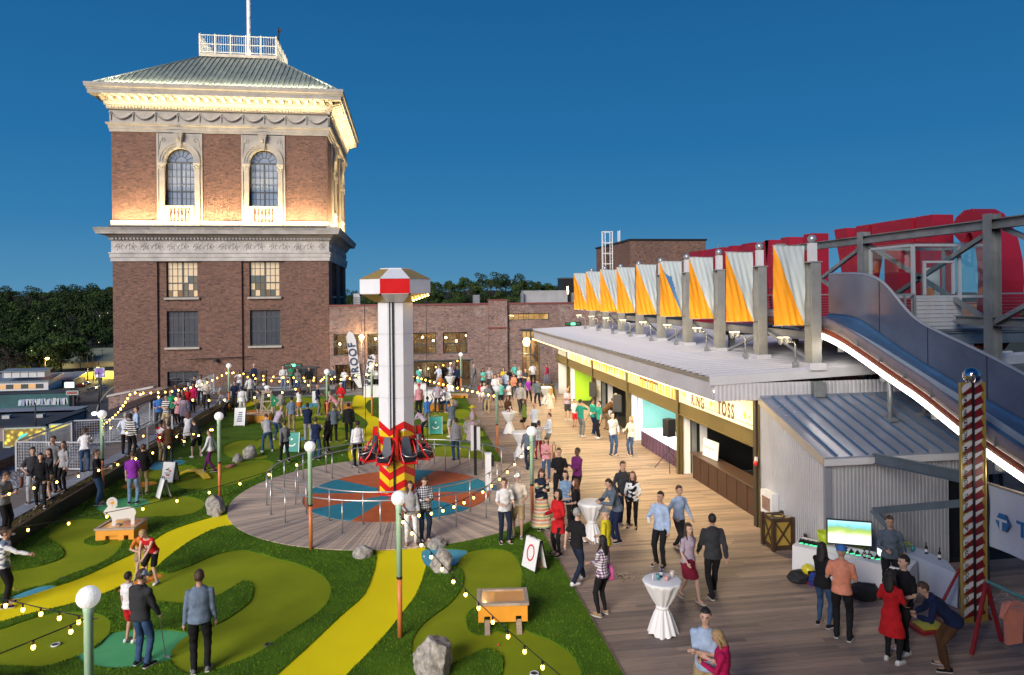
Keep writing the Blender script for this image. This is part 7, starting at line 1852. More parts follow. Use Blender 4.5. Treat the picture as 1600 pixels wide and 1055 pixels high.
def tvmat():
 m, t, b=nmat('tv_picture');tc=N(t,'ShaderNodeTexCoord');sx=N(t,'ShaderNodeSeparateXYZ');t.links.new(tc.outputs['Object'],sx.inputs[0])
 n=N(t,'ShaderNodeTexNoise',Scale=7.0,Detail=5.0);t.links.new(tc.outputs['Object'],n.inputs['Vector'])
 ma=N(t,'ShaderNodeMath');ma.operation='MULTIPLY_ADD';ma.inputs[1].default_value=1/H_tv;ma.inputs[2].default_value=-.84/H_tv-.12;t.links.new(sx.outputs[2],ma.inputs[0])
 mb_=N(t,'ShaderNodeMath');mb_.operation='MULTIPLY_ADD';mb_.inputs[1].default_value=.25;t.links.new(n.outputs[0],mb_.inputs[0]);t.links.new(ma.outputs[0],mb_.inputs[2])
 c=ramp(t,mb_.outputs[0],[(0,(.8,.9,.8)),(.35,(.95,.97,.9)),(.55,(.45,.6,.12)),(.68,(.3,.5,.2)),(.75,(.2,.6,.65)),(1,(.5,.85,.9))])
 b.inputs['Base Color'].default_value=(0,0,0,1);t.links.new(c,b.inputs['Emission Color']);b.inputs['Emission Strength'].default_value=1.5;b.inputs['Roughness'].default_value=.2;return m
MB().prism([(.025,.03),(W_tv-.025,.03),(W_tv-.025,H_tv-.025),(.025,H_tv-.025)],.001,.004,PTV).build('screen',tvmat(),tv)
for u in(.2,.8):MB().bar(PTV(u,0,-.02),PTV(u,-.06,.08),.03).build('foot',M_black,tv)
lp=thing('laptop','open laptop with a white screen at the end of the display table','laptop',tuple(A.lerp(B,.8)+nn_*.45));lo=A.lerp(B,.8)+nn_*.42
MB().box(lo.x-.18,lo.x+.2,lo.y-.1,lo.y+.16,.785,.80).build('keyboard_base',M('laptop_grey',(.2,.2,.21),.4,.5),lp);g=MB();g.box(lo.x-.18,lo.x+.2,lo.y+.165,lo.y+.18,.80,1.05);g.build('lid',M('laptop_grey',(.2,.2,.21)),lp);MB().box(lo.x-.165,lo.x+.185,lo.y+.160,lo.y+.163,.815,1.04).build('screen',M('laptop_screen',(.8,.9,.9),.3,0,0,emit=(.75,.95,.9),estr=1.3),lp)
def bucket(lb,p_,col,s=1):t=thing('lime_bucket',lb,'bucket',p_);obj('body',MB().lathe((0,0,0),[(.12*s,0),(.16*s,.28*s),(.15*s,.28*s),(.11*s,.02)],16).mesh('body',col),t,loc=(0,0,0));obj('rim',MB().tube([(.16*s*math.cos(k*.52),.16*s*math.sin(k*.52),.28*s)for k in range(12)],.01,5,closed=True).mesh('rim',col),t,loc=(0,0,0))
M_lime2=M('lime_plastic',(.48,.62,.02),.4,0,.05,2)
q_=A.lerp(B,.22)+nn_*.6;bucket('lime green bucket on the display table left of the television',(q_.x,q_.y,.782),M_lime2)
for i in range(15):
 f=.02+i*.022 if i<8 else .42+(i-8)*.055;q_=A.lerp(B,f+.02)+nn_*(.3+(.02 if i%2 else 0))
 t=thing('game_gadget','small dark handheld gadget in the row along the display table','gadget',(q_.x,q_.y,.783),rnd.uniform(-.4,.4),'row of dark gadgets on the display table')
 obj('body',MB().box(-.045,.045,-.03,.03,0,.05).ball((0,0,.07),.035,7,5).mesh('body',M_black),t,loc=(0,0,0));obj('green_glow',MB().box(-.05,.05,-.045,-.031,0,.012).mesh('green_glow',M('green_led',(0,.6,.2),.5,0,0,emit=(.05,.9,.35),estr=2)),t,loc=(0,0,0))
for i, f in enumerate((.62,.66)):q_=A.lerp(B,f)+nn_*.2;bottle(['dark bottle standing before the television','second dark bottle just right of the first before the television'][i],q_.x,q_.y,.782,M_bgl,.22)
for i, (f,g_)in enumerate(((.3,.35),(.42,.4))):q_=A2.lerp(B2,f*1.6)+Vector((.3,.45-.1*i,0));bottle(['dark bottle standing on the side table','second dark bottle on the side table nearer the tower'][i],q_.x,q_.y,.782,M_bgl,.27)
q_=A2.lerp(B2,.3)+Vector((.15,.4,0));cup('teal cup on the side table',q_.x,q_.y,.782,M_tcan,.05,.12)
# lime cafe chairs behind the table
def lchair(lb,x,y,rz):
 t=thing('lime_chair',lb,'chair',(x,y,.03),rz,'lime green perforated chairs behind the display table')
 for sx in(-1,1):
  for sy in(-1,1):obj('leg',MB().bar((sx*.2,sy*.18,0),(sx*.17,sy*.16,.45),.03).mesh('leg',M_lime2),t,loc=(0,0,0))
 obj('seat',MB().box(-.21,.21,-.2,.2,.451,.475).mesh('seat',M_lime2),t,loc=(0,0,0))
 g=MB();fr_=catmull([(-.2,.5),(-.22,.8),(-.12,.92),(.12,.92),(.22,.8),(.2,.5)],4,False);g.tube([(u,.2+(v-.5)*.15,v)for u,v in fr_],.02,6)
 for a_, b_ in(((-.2,.55),(.1,.9)),((-.21,.7),(-.02,.92)),((.2,.55),(-.1,.9)),((.21,.7),(.02,.92)),((-.2,.62),(.2,.62)),((-.1,.5),(.2,.78)),((.1,.5),(-.2,.78))):g.bar((a_[0],.2+(a_[1]-.5)*.15,a_[1]),(b_[0],.2+(b_[1]-.5)*.15,b_[1]),.02)
 obj('backrest',g.mesh('backrest',M_lime2),t,loc=(0,0,0))
q_=A.lerp(B,.55)+nn_*1.15;lchair('lime chair just right of the television behind the table',q_.x+.05,q_.y,R(10));q_=A.lerp(B,.92)+nn_*1.1;lchair('lime chair behind the laptop',q_.x,q_.y,R(-5))
# gear under the table
def lump(name,lb,cat,p_,s,mat,seed,grp='bags and gear under the display table'):
 me=rockmesh(seed,s);me.materials.append(mat)
 for f_ in me.polygons:f_.use_smooth=True
 o=obj(name,me,loc=p_);tag(o,lb,cat,grp);return o
def under(f,d):q2=A.lerp(B,f)-nn_*d;return(q2.x,q2.y,.04)
M_bagb=M('bag_black',(.015,.015,.018),.7,0,.2,6,.4,20);M_bblu=M('bag_blue',(.02,.04,.25),.6);
lump('duffel_bag','black duffel bag at the left foot of the display table','bag',under(.12,.18),(.42,.2,.24),M_bagb,31);lump('blue_pack','blue rolled pack on the black bags under the table','bag',under(.24,.22),(.16,.14,.3),M_bblu,32);lump('duffel_bag','large black duffel bag on the boards right of the man in the pink shirt','bag',under(.66,.25),(.42,.22,.34),M_bagb,33)
hm=thing('yellow_helmet','yellow helmet resting on the black bags below the table corner','helmet',under(.17,.2));hp=under(.17,.2)
MB().ball((hp[0],hp[1],.36),.14,14,9,(1,1.1,.9)).build('shell',M('helmet_yellow',(.75,.65,.03),.3,coat=.4),hm);MB().box(hp[0]-.09,hp[0]+.09,hp[1]-.152,hp[1]-.14,.3,.38).build('vent_band',M_black,hm)
lump('yellow_ball','yellow round float under the table among the bags','ball',under(.58,.2),(.16,.15,.22),M('helmet_yellow',(.75,.65,.03)),34)
kb=thing('kayak_hull','long dark red rimmed board lying on the deck under the table edge','board',under(.2,.3));a_, b_=Vector(under(-.02,.12)), Vector(under(.5,.34));MB().tube([a_,a_.lerp(b_,.3),a_.lerp(b_,.8),b_],[.02,.09,.09,.03],8).build('hull',M('hull_red',(.2,.02,.02),.3),kb)
# clothes rack with a pink shirt, red stand, teal rail
rk=thing('clothes_rack','red legged clothes rack with a teal rail and wire hangers','rack',(12.1,11.6,.03))
r0=atY(1541,908,12.1);r1_=atY(1602,936,11.3);M_rkr=M('rack_red_paint',(.28,.015,.02),.45);M_teal2=M('rail_teal',(.03,.28,.3),.4)
e_=Vector(r0)+(Vector(r1_)-Vector(r0))*2.4
MB().tube([r0,tuple(e_)],.035,8).build('rail',M_teal2,rk)
for end, s in((Vector(r0),1),(e_,-1)):
 for k in(-.55,.55):MB().bar(tuple(end+Vector((0,0,-.02))),(end.x+k*.9,end.y+k*.35,.05),.06).build('leg',M_rkr,rk)
hgs=[]
for k in range(5):
 f=.3+k*.11;h=Vector(r0)+(Vector(r1_)-Vector(r0))*(f*1.35);hg=MB().tube([(h.x,h.y,h.z-.03),(h.x,h.y,h.z-.10),(h.x-.2,h.y-.02,h.z-.2),(h.x+.2,h.y+.02,h.z-.2),(h.x,h.y,h.z-.10)],.006,4).build('hanger',M_rail,rk);hgs.append(h)
shp=thing('pink_tshirt','salmon pink t-shirt hanging from the teal rail of the clothes rack','shirt',tuple(hgs[2]));h=hgs[2]
outl=[(-.09,-.13),(0,-.16),(.09,-.13),(.22,-.18),(.33,-.42),(.24,-.47),(.20,-.38),(.20,-.92),(-.20,-.92),(-.20,-.38),(-.24,-.47),(-.33,-.42),(-.22,-.18)]
MB().prism(outl,-.035,.035,lambda u,v,w:(h.x+u*.85,h.y+w+.02*math.sin(u*22+v*3),h.z+v)).build('cloth',M('shirt_salmon',(.72,.26,.18),.75,0,.06,3),shp)
rs2=thing('red_frame_stand','red tubular A frame stand beside the side table','stand',(11.4,13.6,.03));a_=atY(1460,945,13.4);b_=atY(1500,888,13.4);MB().tube([(a_[0],13.4,.06),(b_[0],13.4,b_[2])],.03,6).build('leg',M_rkr,rs2);MB().tube([(b_[0]+.45,13.1,.06),(b_[0],13.4,b_[2])],.03,6).build('leg',M_rkr,rs2);MB().bar((a_[0],13.4,.1),(b_[0]+.4,13.15,.1),.05).build('foot_bar',M_rkr,rs2)
yp=thing('yellow_plate','flat yellow striking plate on the deck before the striker tower','plate',at(1445,985,.04));x, y=at(1452,985)[:2];MB().box(x-.35,x+.35,y-.25,y+.25,.036,.1).build('base',M_rkr,yp);MB().box(x-.25,x+.25,y-.18,y+.18,.101,.13).build('pad',M('plate_yellow',(.5,.45,.04),.5),yp)
# golf balls
for i, (px,py,c,lb)in enumerate([(779,1009,(.7,.05,.1),'pink golf ball on the near green below the orange box'),(22,921,(.6,.35,.05),'amber golf ball at the left edge'),(29,924,(.7,.1,.2),'pink golf ball beside the amber one at the left edge'),(345,707,(.85,.85,.85),'white golf ball on the green left of the rocks'),(663,871,(.85,.85,.85),'white golf ball near the yellow path and blue mat'),(535,712,(.85,.85,.85),'white golf ball beside the far yellow path')]):
 o=obj('golf_ball',MB().ball((0,0,.022),.022 if i not in(3,4,5)else .022,12,8).mesh('golf_ball',M('gball%d'%i,c,.3,0,0)),loc=at(px,py,.012));tag(o,lb,'golf ball','golf balls on the greens')
 # === PEOPLE
def ik(a,t,l1,l2,pole):
 a=Vector(a);t=Vector(t);d=t-a;L=max(.05,min(d.length,l1+l2-.004));d=d.normalized();t=a+d*L
 x=(l1*l1-l2*l2+L*L)/(2*L);h=math.sqrt(max(0,l1*l1-x*x));p=Vector(pole);p=p-d*p.dot(d)
 p=p.normalized()if p.length>1e-4 else Vector((0,1,0))
 return a+d*x+p*h, t
def loft(mb,rings,n=12):
 """rings: (centre, rx, ry, xdir, ydir)"""
 vs=[]
 for c, rx, ry, X, Y in rings:
  for k in range(n):
   a=2*math.pi*k/n;vs.append(tuple(Vector(c)+Vector(X)*(rx*math.cos(a))+Vector(Y)*(ry*math.sin(a))))
 m=len(rings);fs=[(i*n+k,i*n+(k+1)%n,(i+1)*n+(k+1)%n,(i+1)*n+k)for i in range(m-1)for k in range(n)]
 fs+=[tuple(range(n-1,-1,-1)),tuple((m-1)*n+k for k in range(n))]
 mb.add(vs,fs)
def limb(mb,pts,rs,n=10):
 """round tapered limb with rounded ends"""
 mb.tube(pts,rs,n)
 mb.ball(pts[0],rs[0],n,6);mb.ball(pts[-1],rs[-1],n,6)
 for p, r in zip(pts[1:-1],rs[1:-1]):mb.ball(p,r*.98,n,6)
def remesh(mb,name,mats,voxel,smooth=2):
 me=bpy.data.meshes.new(name);me.from_pydata(mb.v,[],mb.f)
 bm=bmesh.new();bm.from_mesh(me);bmesh.ops.recalc_face_normals(bm,faces=bm.faces);bm.to_mesh(me);bm.free()
 o=bpy.data.objects.new('tmp',me);COL.objects.link(o)
 m=o.modifiers.new('r','REMESH');m.mode='VOXEL';m.voxel_size=voxel;m.use_smooth_shade=True
 s=o.modifiers.new('s','SMOOTH');s.factor=.5;s.iterations=smooth
 dg=bpy.context.evaluated_depsgraph_get();r=bpy.data.meshes.new_from_object(o.evaluated_get(dg));bpy.data.objects.remove(o);bpy.data.meshes.remove(me)
 r.name=name;r.materials.clear()
 for x in mats:r.materials.append(x)
 return r
POSES={'stand':dict(h=((-.25,.03,.82),(.25,.05,.82)),e=((-.3,-1,0),(.3,-1,0)),f=((-.10,.0,0),(.11,.04,0))),'relaxed':dict(h=((-.24,.06,.84),(.16,.20,1.02)),e=((-.3,-1,0),(.8,-.8,-.2)),f=((-.13,.05,0),(.12,-.02,0)),yaw=12),'phone':dict(h=((-.05,.30,1.17),(.06,.30,1.19)),e=((-.4,-.4,-1),(.4,-.4,-1)),f=((-.09,.0,0),(.10,.03,0)),pitch=28,prop='phone'),'crossed':dict(h=((.12,.20,1.20),(-.10,.23,1.13)),e=((-.6,-.1,-1),(.6,-.1,-1)),f=((-.11,.02,0),(.12,.0,0))),'pocket':dict(h=((-.21,.10,.93),(.21,.10,.93)),e=((-1,-.8,0),(1,-.8,0)),f=((-.12,.04,0),(.11,.0,0))),'drink':dict(h=((-.24,.04,.83),(.13,.32,1.16)),e=((-.3,-1,0),(.8,-.4,-1)),f=((-.1,.03,0),(.11,0,0)),prop='cup'),'sip':dict(h=((-.20,.12,.95),(.06,.20,1.46)),e=((-.8,-.8,0),(1,.2,-1)),f=((-.1,.03,0),(.11,0,0))),'walk':dict(h=((-.25,.22,.90),(.25,-.16,.88)),e=((-.2,-1,0),(.2,-1,0)),f=((-.08,-.24,.05),(.09,.28,.0)),lean=4),'walk2':dict(h=((-.25,-.16,.88),(.22,.24,.96)),e=((-.2,-1,0),(.2,-1,-.3)),f=((-.08,.26,0),(.09,-.22,.05)),lean=3),'putt':dict(h=((-.03,.42,.74),(.03,.44,.68)),e=((-.8,0,-.3),(.8,0,-.3)),f=((-.20,.02,0),(.20,.02,0)),lean=32,dz=-.04,pitch=25,prop='club'),'club':dict(h=((-.22,.06,.84),(.20,.22,.86)),e=((-.3,-1,0),(.5,-1,0)),f=((-.12,.03,0),(.12,0,0)),pitch=14,prop='club1'),'table':dict(h=((-.12,.46,1.12),(.10,.44,1.12)),e=((-.7,-.2,-.8),(.7,-.2,-.8)),f=((-.12,-.05,0),(.10,.0,0)),lean=24,dz=-.01,pitch=5),'photo':dict(h=((-.07,.30,1.50),(.07,.30,1.50)),e=((-.9,0,-1),(.9,0,-1)),f=((-.10,.0,0),(.11,.04,0)),prop='camera'),'sit':dict(h=((-.12,.34,.68),(.12,.36,.68)),e=((-1,-.4,-.3),(1,-.4,-.3)),f=((-.14,.44,0),(.14,.36,0)),dz=-.42,lean=14,pitch=12),'reach':dict(h=((-.24,.05,.84),(.34,.50,1.18)),e=((-.3,-1,0),(.6,-.3,-1)),f=((-.14,.02,0),(.14,.02,0)),lean=6),'bow':dict(h=((-.12,.46,.92),(.12,.46,.92)),e=((-.8,-.2,-.6),(.8,-.2,-.6)),f=((-.12,0,0),(.12,.03,0)),lean=48,dz=-.04,pitch=10),'armup':dict(h=((-.24,.05,.84),(.24,.24,1.78)),e=((-.3,-1,0),(1,.1,-.2)),f=((-.12,.02,0),(.12,0,0))),'talk':dict(h=((-.20,.26,1.08),(.16,.30,1.12)),e=((-.45,-.5,-1),(.45,-.5,-1)),f=((-.10,.04,0),(.12,.0,0)),yaw=-15),}
def skel(pose,sex):
 P=POSES[pose];dz=P.get('dz',0);lean=R(P.get('lean',0));S={}
 piv=Vector((0,-.02-.25*math.sin(lean)*.6,.94+dz));Rm=Matrix.Rotation(-lean,3,'X')
 up=lambda p:piv+Rm@(Vector(p)-Vector((0,0,.94)))
 S['up']=up;S['R']=Rm;S['piv']=piv
 sw=.172 if sex=='m' else .148
 S['sh']=[up((-sw,0,1.39)),up((sw,0,1.39))];S['el']=[];S['ha']=[]
 for i in(0,1):
  e, t=ik(S['sh'][i],P['h'][i],.29,.265,P['e'][i]);S['el'].append(e);S['ha'].append(t)
 S['hip']=[piv+Vector((-.092,0,-.01)),piv+Vector((.092,0,-.01))];S['kn']=[];S['an']=[]
 for i in(0,1):
  fx_, fy_, fl_=P['f'][i];k, t=ik(S['hip'][i],(fx_,fy_,.085+fl_),.445,.425,(0+(-.15 if i==0 else .15),1,0));S['kn'].append(k);S['an'].append(t)
 hy, hp=R(P.get('yaw',0)), R(P.get('pitch',0));nb=up((0,-.005,1.50));HR=Matrix.Rotation(hy,3,'Z')@Matrix.Rotation(-hp-lean*.35,3,'X')
 S['head']=lambda p:nb+HR@(Vector(p)-Vector((0,-.005,1.50)))
 return S
def torso_rings(S,sex,inf,z0,z1):
 T_m=[(.84,.168,.120),(.90,.174,.124),(.97,.160,.112),(1.08,.146,.102),(1.20,.158,.112),(1.32,.168,.115),(1.40,.166,.098),(1.445,.120,.078),(1.485,.07,.068),(1.52,.056,.058)]
 T_f=[(.84,.170,.120),(.90,.178,.124),(.97,.160,.112),(1.08,.122,.092),(1.20,.136,.105),(1.29,.148,.122),(1.38,.150,.100),(1.44,.11,.08),(1.48,.055,.056),(1.52,.047,.05)]
 tab=T_m if sex=='m' else T_f;out=[]
 zs=[z0]+[t[0]for t in tab if z0+.01<t[0]<z1-.01]+[z1]
 for z in zs:
  z_=max(tab[0][0],min(tab[-1][0],z))
  for a, b in zip(tab,tab[1:]):
   if a[0]<=z_<=b[0]:f=(z_-a[0])/(b[0]-a[0]);rx, ry=a[1]+(b[1]-a[1])*f, a[2]+(b[2]-a[2])*f
  up=S['up'];bend=min(1,max(0,(z-.86)/.3));c=up((0,0,z));
  out.append((c,rx+inf,ry+inf,(1,0,0),tuple(S['R']@Vector((0,1,0)))))
 return out
def leg_pts(S,i,z_end=None):
 h, k, a=S['hip'][i], S['kn'][i], S['an'][i];calf=k.lerp(a,.3)
 return[h,h.lerp(k,.5),k,calf,k.lerp(a,.65),a]
BODY={}
M_eye=M('eye_dark',(.02,.015,.012),.3,0,0);M_lipc=M('lip',(.38,.12,.10),.5,0,0)
def body_mesh(pose,sex):
 key=('b',pose,sex)
 if key in BODY:return BODY[key]
 S=skel(pose,sex);mb=MB();k_=1 if sex=='m' else .88
 loft(mb,torso_rings(S,sex,-.020,.87,1.52))
 for i in(0,1):
  p=leg_pts(S,i);limb(mb,p,[.082,.074,.052,.055,.042,.034])
  a=S['an'][i];d=Vector((0,1,0));mb.ball(a+Vector((0,.05,-.04)),1,10,6,(.038,.11,.035))
  sh, el, ha=S['sh'][i], S['el'][i], S['ha'][i];limb(mb,[sh,sh.lerp(el,.5),el,el.lerp(ha,.35),ha],[.050*k_,.043*k_,.036*k_,.037*k_,.024*k_])
  fd=(ha-el).normalized();mb.ball(ha+fd*.045,.040*k_,8,6,(1,1,1.0))
 H=S['head'];up=S['up']
 limb(mb,[up((0,-.005,1.46)),H((0,.0,1.56))],[.056*k_,.052*k_])
 def hb(c,r,sc): # head pieces follow the head's turn
  tmp=MB();tmp.ball(c,r,16,12,sc);mb.add([tuple(H(v))for v in tmp.v],tmp.f)
 hb((0,-.008,1.655),1,(.076,.094,.105));hb((0,.028,1.60),1,(.056,.062,.072));hb((0,.052,1.562),1,(.028,.028,.022))
 hb((0,.098,1.625),1,(.013,.020,.026));hb((0,.075,1.672),1,(.052,.020,.014))
 for s in(-1,1):hb((s*.079,-.002,1.635),1,(.012,.022,.034))
 me=remesh(mb,'body',[None,M_eye,M_lipc],.0145,2)
 # fingers, eyes and lips added on the finished surface
 ex=MB()
 for i in(0,1):
  el, ha=S['el'][i], S['ha'][i];fd=(ha-el).normalized();side=Vector((1 if i==0 else-1,0,0));pn=fd.cross(Vector((0,1,0))if abs(fd.y)<.8 else Vector((0,0,1))).normalized()
  sp=pn.cross(fd).normalized();base=ha+fd*.072;curl=pn*(1 if pn.dot(side)>0 else-1)
  for j in range(4):
   L=(.028,.032,.030,.023)[j];b0=base+sp*(.026-.0175*j)*k_;b1=b0+fd*L+curl*.006;b2=b1+fd*L*.6+curl*L*.7
   ex.tube([b0-fd*.02,b0,b1,b2],[.0095,.0092,.0085,.0065],6)
  tb=ha+fd*.03+sp*.03;ex.tube([tb-sp*.01,tb+sp*.016+fd*.02+curl*.008,tb+sp*.014+fd*.046+curl*.02],[.0115,.0105,.008],6)
 ex.cur=1
 for s in(-1,1):
  t2=MB();t2.ball((s*.029,.081,1.652),1,8,5,(.012,.007,.006));ex.add([tuple(H(v))for v in t2.v],t2.f)
  t2=MB();t2.box(s*.029-.017,s*.029+.017,.084,.093,1.668,1.674);ex.add([tuple(H(v))for v in t2.v],t2.f)
 ex.cur=2;t2=MB();t2.ball((0,.086,1.592),1,8,5,(.020,.007,.006));ex.add([tuple(H(v))for v in t2.v],t2.f)
 m2=ex.mesh('x',[None,M_eye,M_lipc]);bm=bmesh.new();bm.from_mesh(me);bm.from_mesh(m2);bm.to_mesh(me);bm.free();bpy.data.meshes.remove(m2)
 BODY[key]=me;return me
def wrinkle(me,amp,seed):
 n=len(me.vertices);co=np.empty(n*3);me.vertices.foreach_get('co',co);co=co.reshape(-1,3);no=np.empty(n*3);me.vertices.foreach_get('normal',no);no=no.reshape(-1,3)
 rg=np.random.RandomState(seed);w=np.zeros(n)
 for k in range(7):
  f=rg.normal(size=3)*np.array([14,14,26]);w+=np.sin(co@f+rg.uniform(0,6))*rg.uniform(.3,1)
 w=np.tanh(w*.7);co+=no*(w*amp)[:,None];me.vertices.foreach_set('co',co.ravel());me.update()
def top_mesh(pose,sex,kind):
 key=('t',pose,sex,kind)
 if key in BODY:return BODY[key]
 S=skel(pose,sex);mb=MB();k_=1 if sex=='m' else .88;inf=.022 if kind in('jacket','hoodie','coat')else .012
 hem={'tee':.87,'long':.87,'jacket':.84,'hoodie':.86,'coat':.62,'tank':.9,'dress':.52,'maxi':.09,'vest':.86}[kind]
 rings=torso_rings(S,sex,inf,max(hem,.86),1.485 if kind not in('tank',)else 1.42)
 if hem<.86:
  low=[];wd={'coat':.06,'dress':.09,'maxi':.12,'jacket':.01}[kind];mid=(S['kn'][0]+S['kn'][1])/2;an=(S['an'][0]+S['an'][1])/2
  for z in[hem,(hem+.86)/2]:
   f=(.86-z)/(.86-.09);c=S['piv'].lerp(Vector((an.x,an.y,.09)),min(1,f));c=Vector((c.x,c.y,z));low.append((c,.18+inf+wd*f*1.2,.135+inf+wd*f*1.2,(1,0,0),(0,1,0)))
  rings=low+rings
 loft(mb,rings,16)
 for i in(0,1):
  sh, el, ha=S['sh'][i], S['el'][i], S['ha'][i];e_=inf
  if kind in('tee','dress','maxi'):limb(mb,[sh,sh.lerp(el,.45),sh.lerp(el,.72)],[.052*k_+e_,.048*k_+e_,.048*k_+e_])
  elif kind in('tank','vest'):mb.ball(sh,.052*k_+e_,10,6)
  else:limb(mb,[sh,sh.lerp(el,.5),el,el.lerp(ha,.5),el.lerp(ha,.96)],[.051*k_+e_,.044*k_+e_,.038*k_+e_,.035*k_+e_,.027*k_+e_*.6])
 if kind in('hoodie','jacket'):t2=S['up']((0,-.06,1.47));mb.ball(t2,1,12,8,(.10,.06,.05))
 me=remesh(mb,{'coat':'coat','jacket':'jacket','hoodie':'jacket','dress':'dress','maxi':'long_dress','vest':'vest'}.get(kind,'shirt'),[None],.0165,2);wrinkle(me,.0075 if kind!='tee' else .0065,len(BODY));BODY[key]=me;return me
def bottom_mesh(pose,sex,kind):
 key=('l',pose,sex,kind)
 if key in BODY:return BODY[key]
 S=skel(pose,sex);mb=MB();loft(mb,[(S['piv']+Vector((0,0,z)),rx,ry,(1,0,0),(0,1,0))for z,rx,ry in((-.10,.130,.110),(-.04,.164,.120),(.04,.150,.106),(.07,.144,.100))])
 for i in(0,1):
  p=leg_pts(S,i)
  if kind=='trousers':limb(mb,[p[0]+Vector((0,0,-.03)),p[1],p[2],p[4],p[5]+Vector((0,0,-.02))],[.088,.088,.070,.060,.058])
  elif kind=='slim':limb(mb,[p[0]+Vector((0,0,-.03)),p[1],p[2],p[3],p[5]],[.087,.083,.062,.062,.043])
  elif kind=='shorts':limb(mb,[p[0]+Vector((0,0,-.03)),p[1],p[1].lerp(p[2],.75)],[.090,.096,.094])
 if kind=='skirt':
  mid=(S['kn'][0]+S['kn'][1])/2;loft(mb,[(Vector((mid.x,mid.y,.55)),.20,.16,(1,0,0),(0,1,0)),(S['piv']+Vector((0,0,-.1)),.19,.15,(1,0,0),(0,1,0)),(S['piv']+Vector((0,0,.06)),.16,.12,(1,0,0),(0,1,0))])
 me=remesh(mb,{'shorts':'shorts','skirt':'skirt'}.get(kind,'trousers'),[None],.0165,2);wrinkle(me,.0062,len(BODY)+9);BODY[key]=me;return me
def shoe_meshes(pose,sex):
 key=('s',pose,sex)
 if key in BODY:return BODY[key]
 S=skel(pose,sex);out=[]
 for i in(0,1):
  a=S['an'][i];z=a.z-.085;mb=MB();sx=-1 if i==0 else 1;o=Vector((0,0,0));L=[]
  for y, w, h in((-.085,.032,.075),(-.05,.040,.085),(.02,.040,.075),(.08,.046,.052),(.14,.046,.042),(.175,.030,.034)):
   L.append((Vector((a.x+sx*(y+.08)*.12,a.y+y,z+h/2+.004)),w,h/2,(1,0,0),(0,0,1)))
  mb.sm=True;loft(mb,L,10);mb.cur=1;mb.sm=False
  pts=[(a.x+sx*(y+.08)*.12+s*w,a.y+y)for s,rng in((-1,1),(1,-1))for y,w in([(-.09,.034),(-.05,.042),(.02,.042),(.08,.048),(.14,.048),(.18,.03)][::rng])]
  mb.prism(pts,z+.0,z+.018);me=mb.mesh('shoe',[None,M('shoe_sole',(.55,.53,.5),.6,0,.05,5)]);out.append(me)
 BODY[key]=out;return out
def hair_mesh(pose,kind):
 key=('h',pose,kind)
 if key in BODY:return BODY[key]
 S=skel(pose,'f' if kind in('long','pony','bob')else 'm');H=S['head'];mb=MB();n, m=20, 14
 def shell(c,r,keep,extra=0):
  vs=[];fs=[];rg=random.Random(4)
  for i in range(m+1):
   t=math.pi*i/m
   for k in range(n):
    a=2*math.pi*k/n;w=1+rg.uniform(-.03,.03);vs.append((c[0]+r[0]*w*math.sin(t)*math.cos(a),c[1]+r[1]*w*math.sin(t)*math.sin(a),c[2]+r[2]*w*math.cos(t)))
  for i in range(m):
   for k in range(n):
    f=(i*n+k,i*n+(k+1)%n,(i+1)*n+(k+1)%n,(i+1)*n+k);q=[sum(vs[j][d]for j in f)/4 for d in range(3)]
    if keep(q):fs.append(f)
  sm=mb.sm;mb.sm=True;mb.add([tuple(H(v))for v in vs],fs);mb.sm=sm
 if kind in('short','long','pony','bob','grey'):
  shell((0,-.012,1.668),(.086,.104,.112),lambda q:not(q[1]>.018+max(0,(1.70-q[2])*-.6)and q[2]<1.708)and q[2]>(1.60 if kind in('short','grey')else 1.56)and not(abs(q[0])>.07 and q[1]>-.03 and q[2]<1.66))
 if kind in('long','bob'):
  zl=1.40 if kind=='long' else 1.50;up=S['up']
  tb=[(H((0,-.03,1.70)),.085,.075,(1,0,0),(0,1,0)),(H((0,-.05,1.60)),.098,.060,(1,0,0),(0,1,0)),(H((0,-.062,1.52)),.100,.045,(1,0,0),(0,1,0)),(up((0,-.105,zl+.02))if kind=='long' else H((0,-.07,zl)),.085,.032,(1,0,0),(0,1,0)),(up((0,-.11,zl-.05))if kind=='long' else H((0,-.07,zl-.02)),.05,.02,(1,0,0),(0,1,0))]
  mb.sm=True;loft(mb,tb,14)
  for s in(-1,1):limb(mb,[H((s*.075,.0,1.67)),H((s*.088,.0,1.58)),H((s*.085,.02,1.50)),(up((s*.09,.07,1.42))if kind=='long' else H((s*.08,.01,1.49)))],[.020,.024,.022,.014],7)
 if kind=='pony':limb(mb,[H((0,-.11,1.69)),H((0,-.15,1.62)),H((0,-.14,1.50))],[.03,.034,.014],8)
 if kind=='cap':
  shell((0,-.006,1.675),(.090,.106,.102),lambda q:q[2]>1.675);g=MB();g.prism([(.078*math.cos(R(a)),.075+.10*math.sin(R(a)))for a in range(0,181,20)],1.675,1.69);mb.add([tuple(H(v))for v in g.v],g.f)
 if kind=='sunhat':
  shell((0,-.006,1.69),(.10,.11,.11),lambda q:q[2]>1.68);g=MB();g.lathe((0,0,1.675),[(.10,0),(.20,.005),(.20,.012),(.10,.012)],20);mb.add([tuple(H(v))for v in g.v],g.f)
 me=mb.mesh({'cap':'cap','sunhat':'hat'}.get(kind,'hair'),[None]);BODY[key]=me;return me
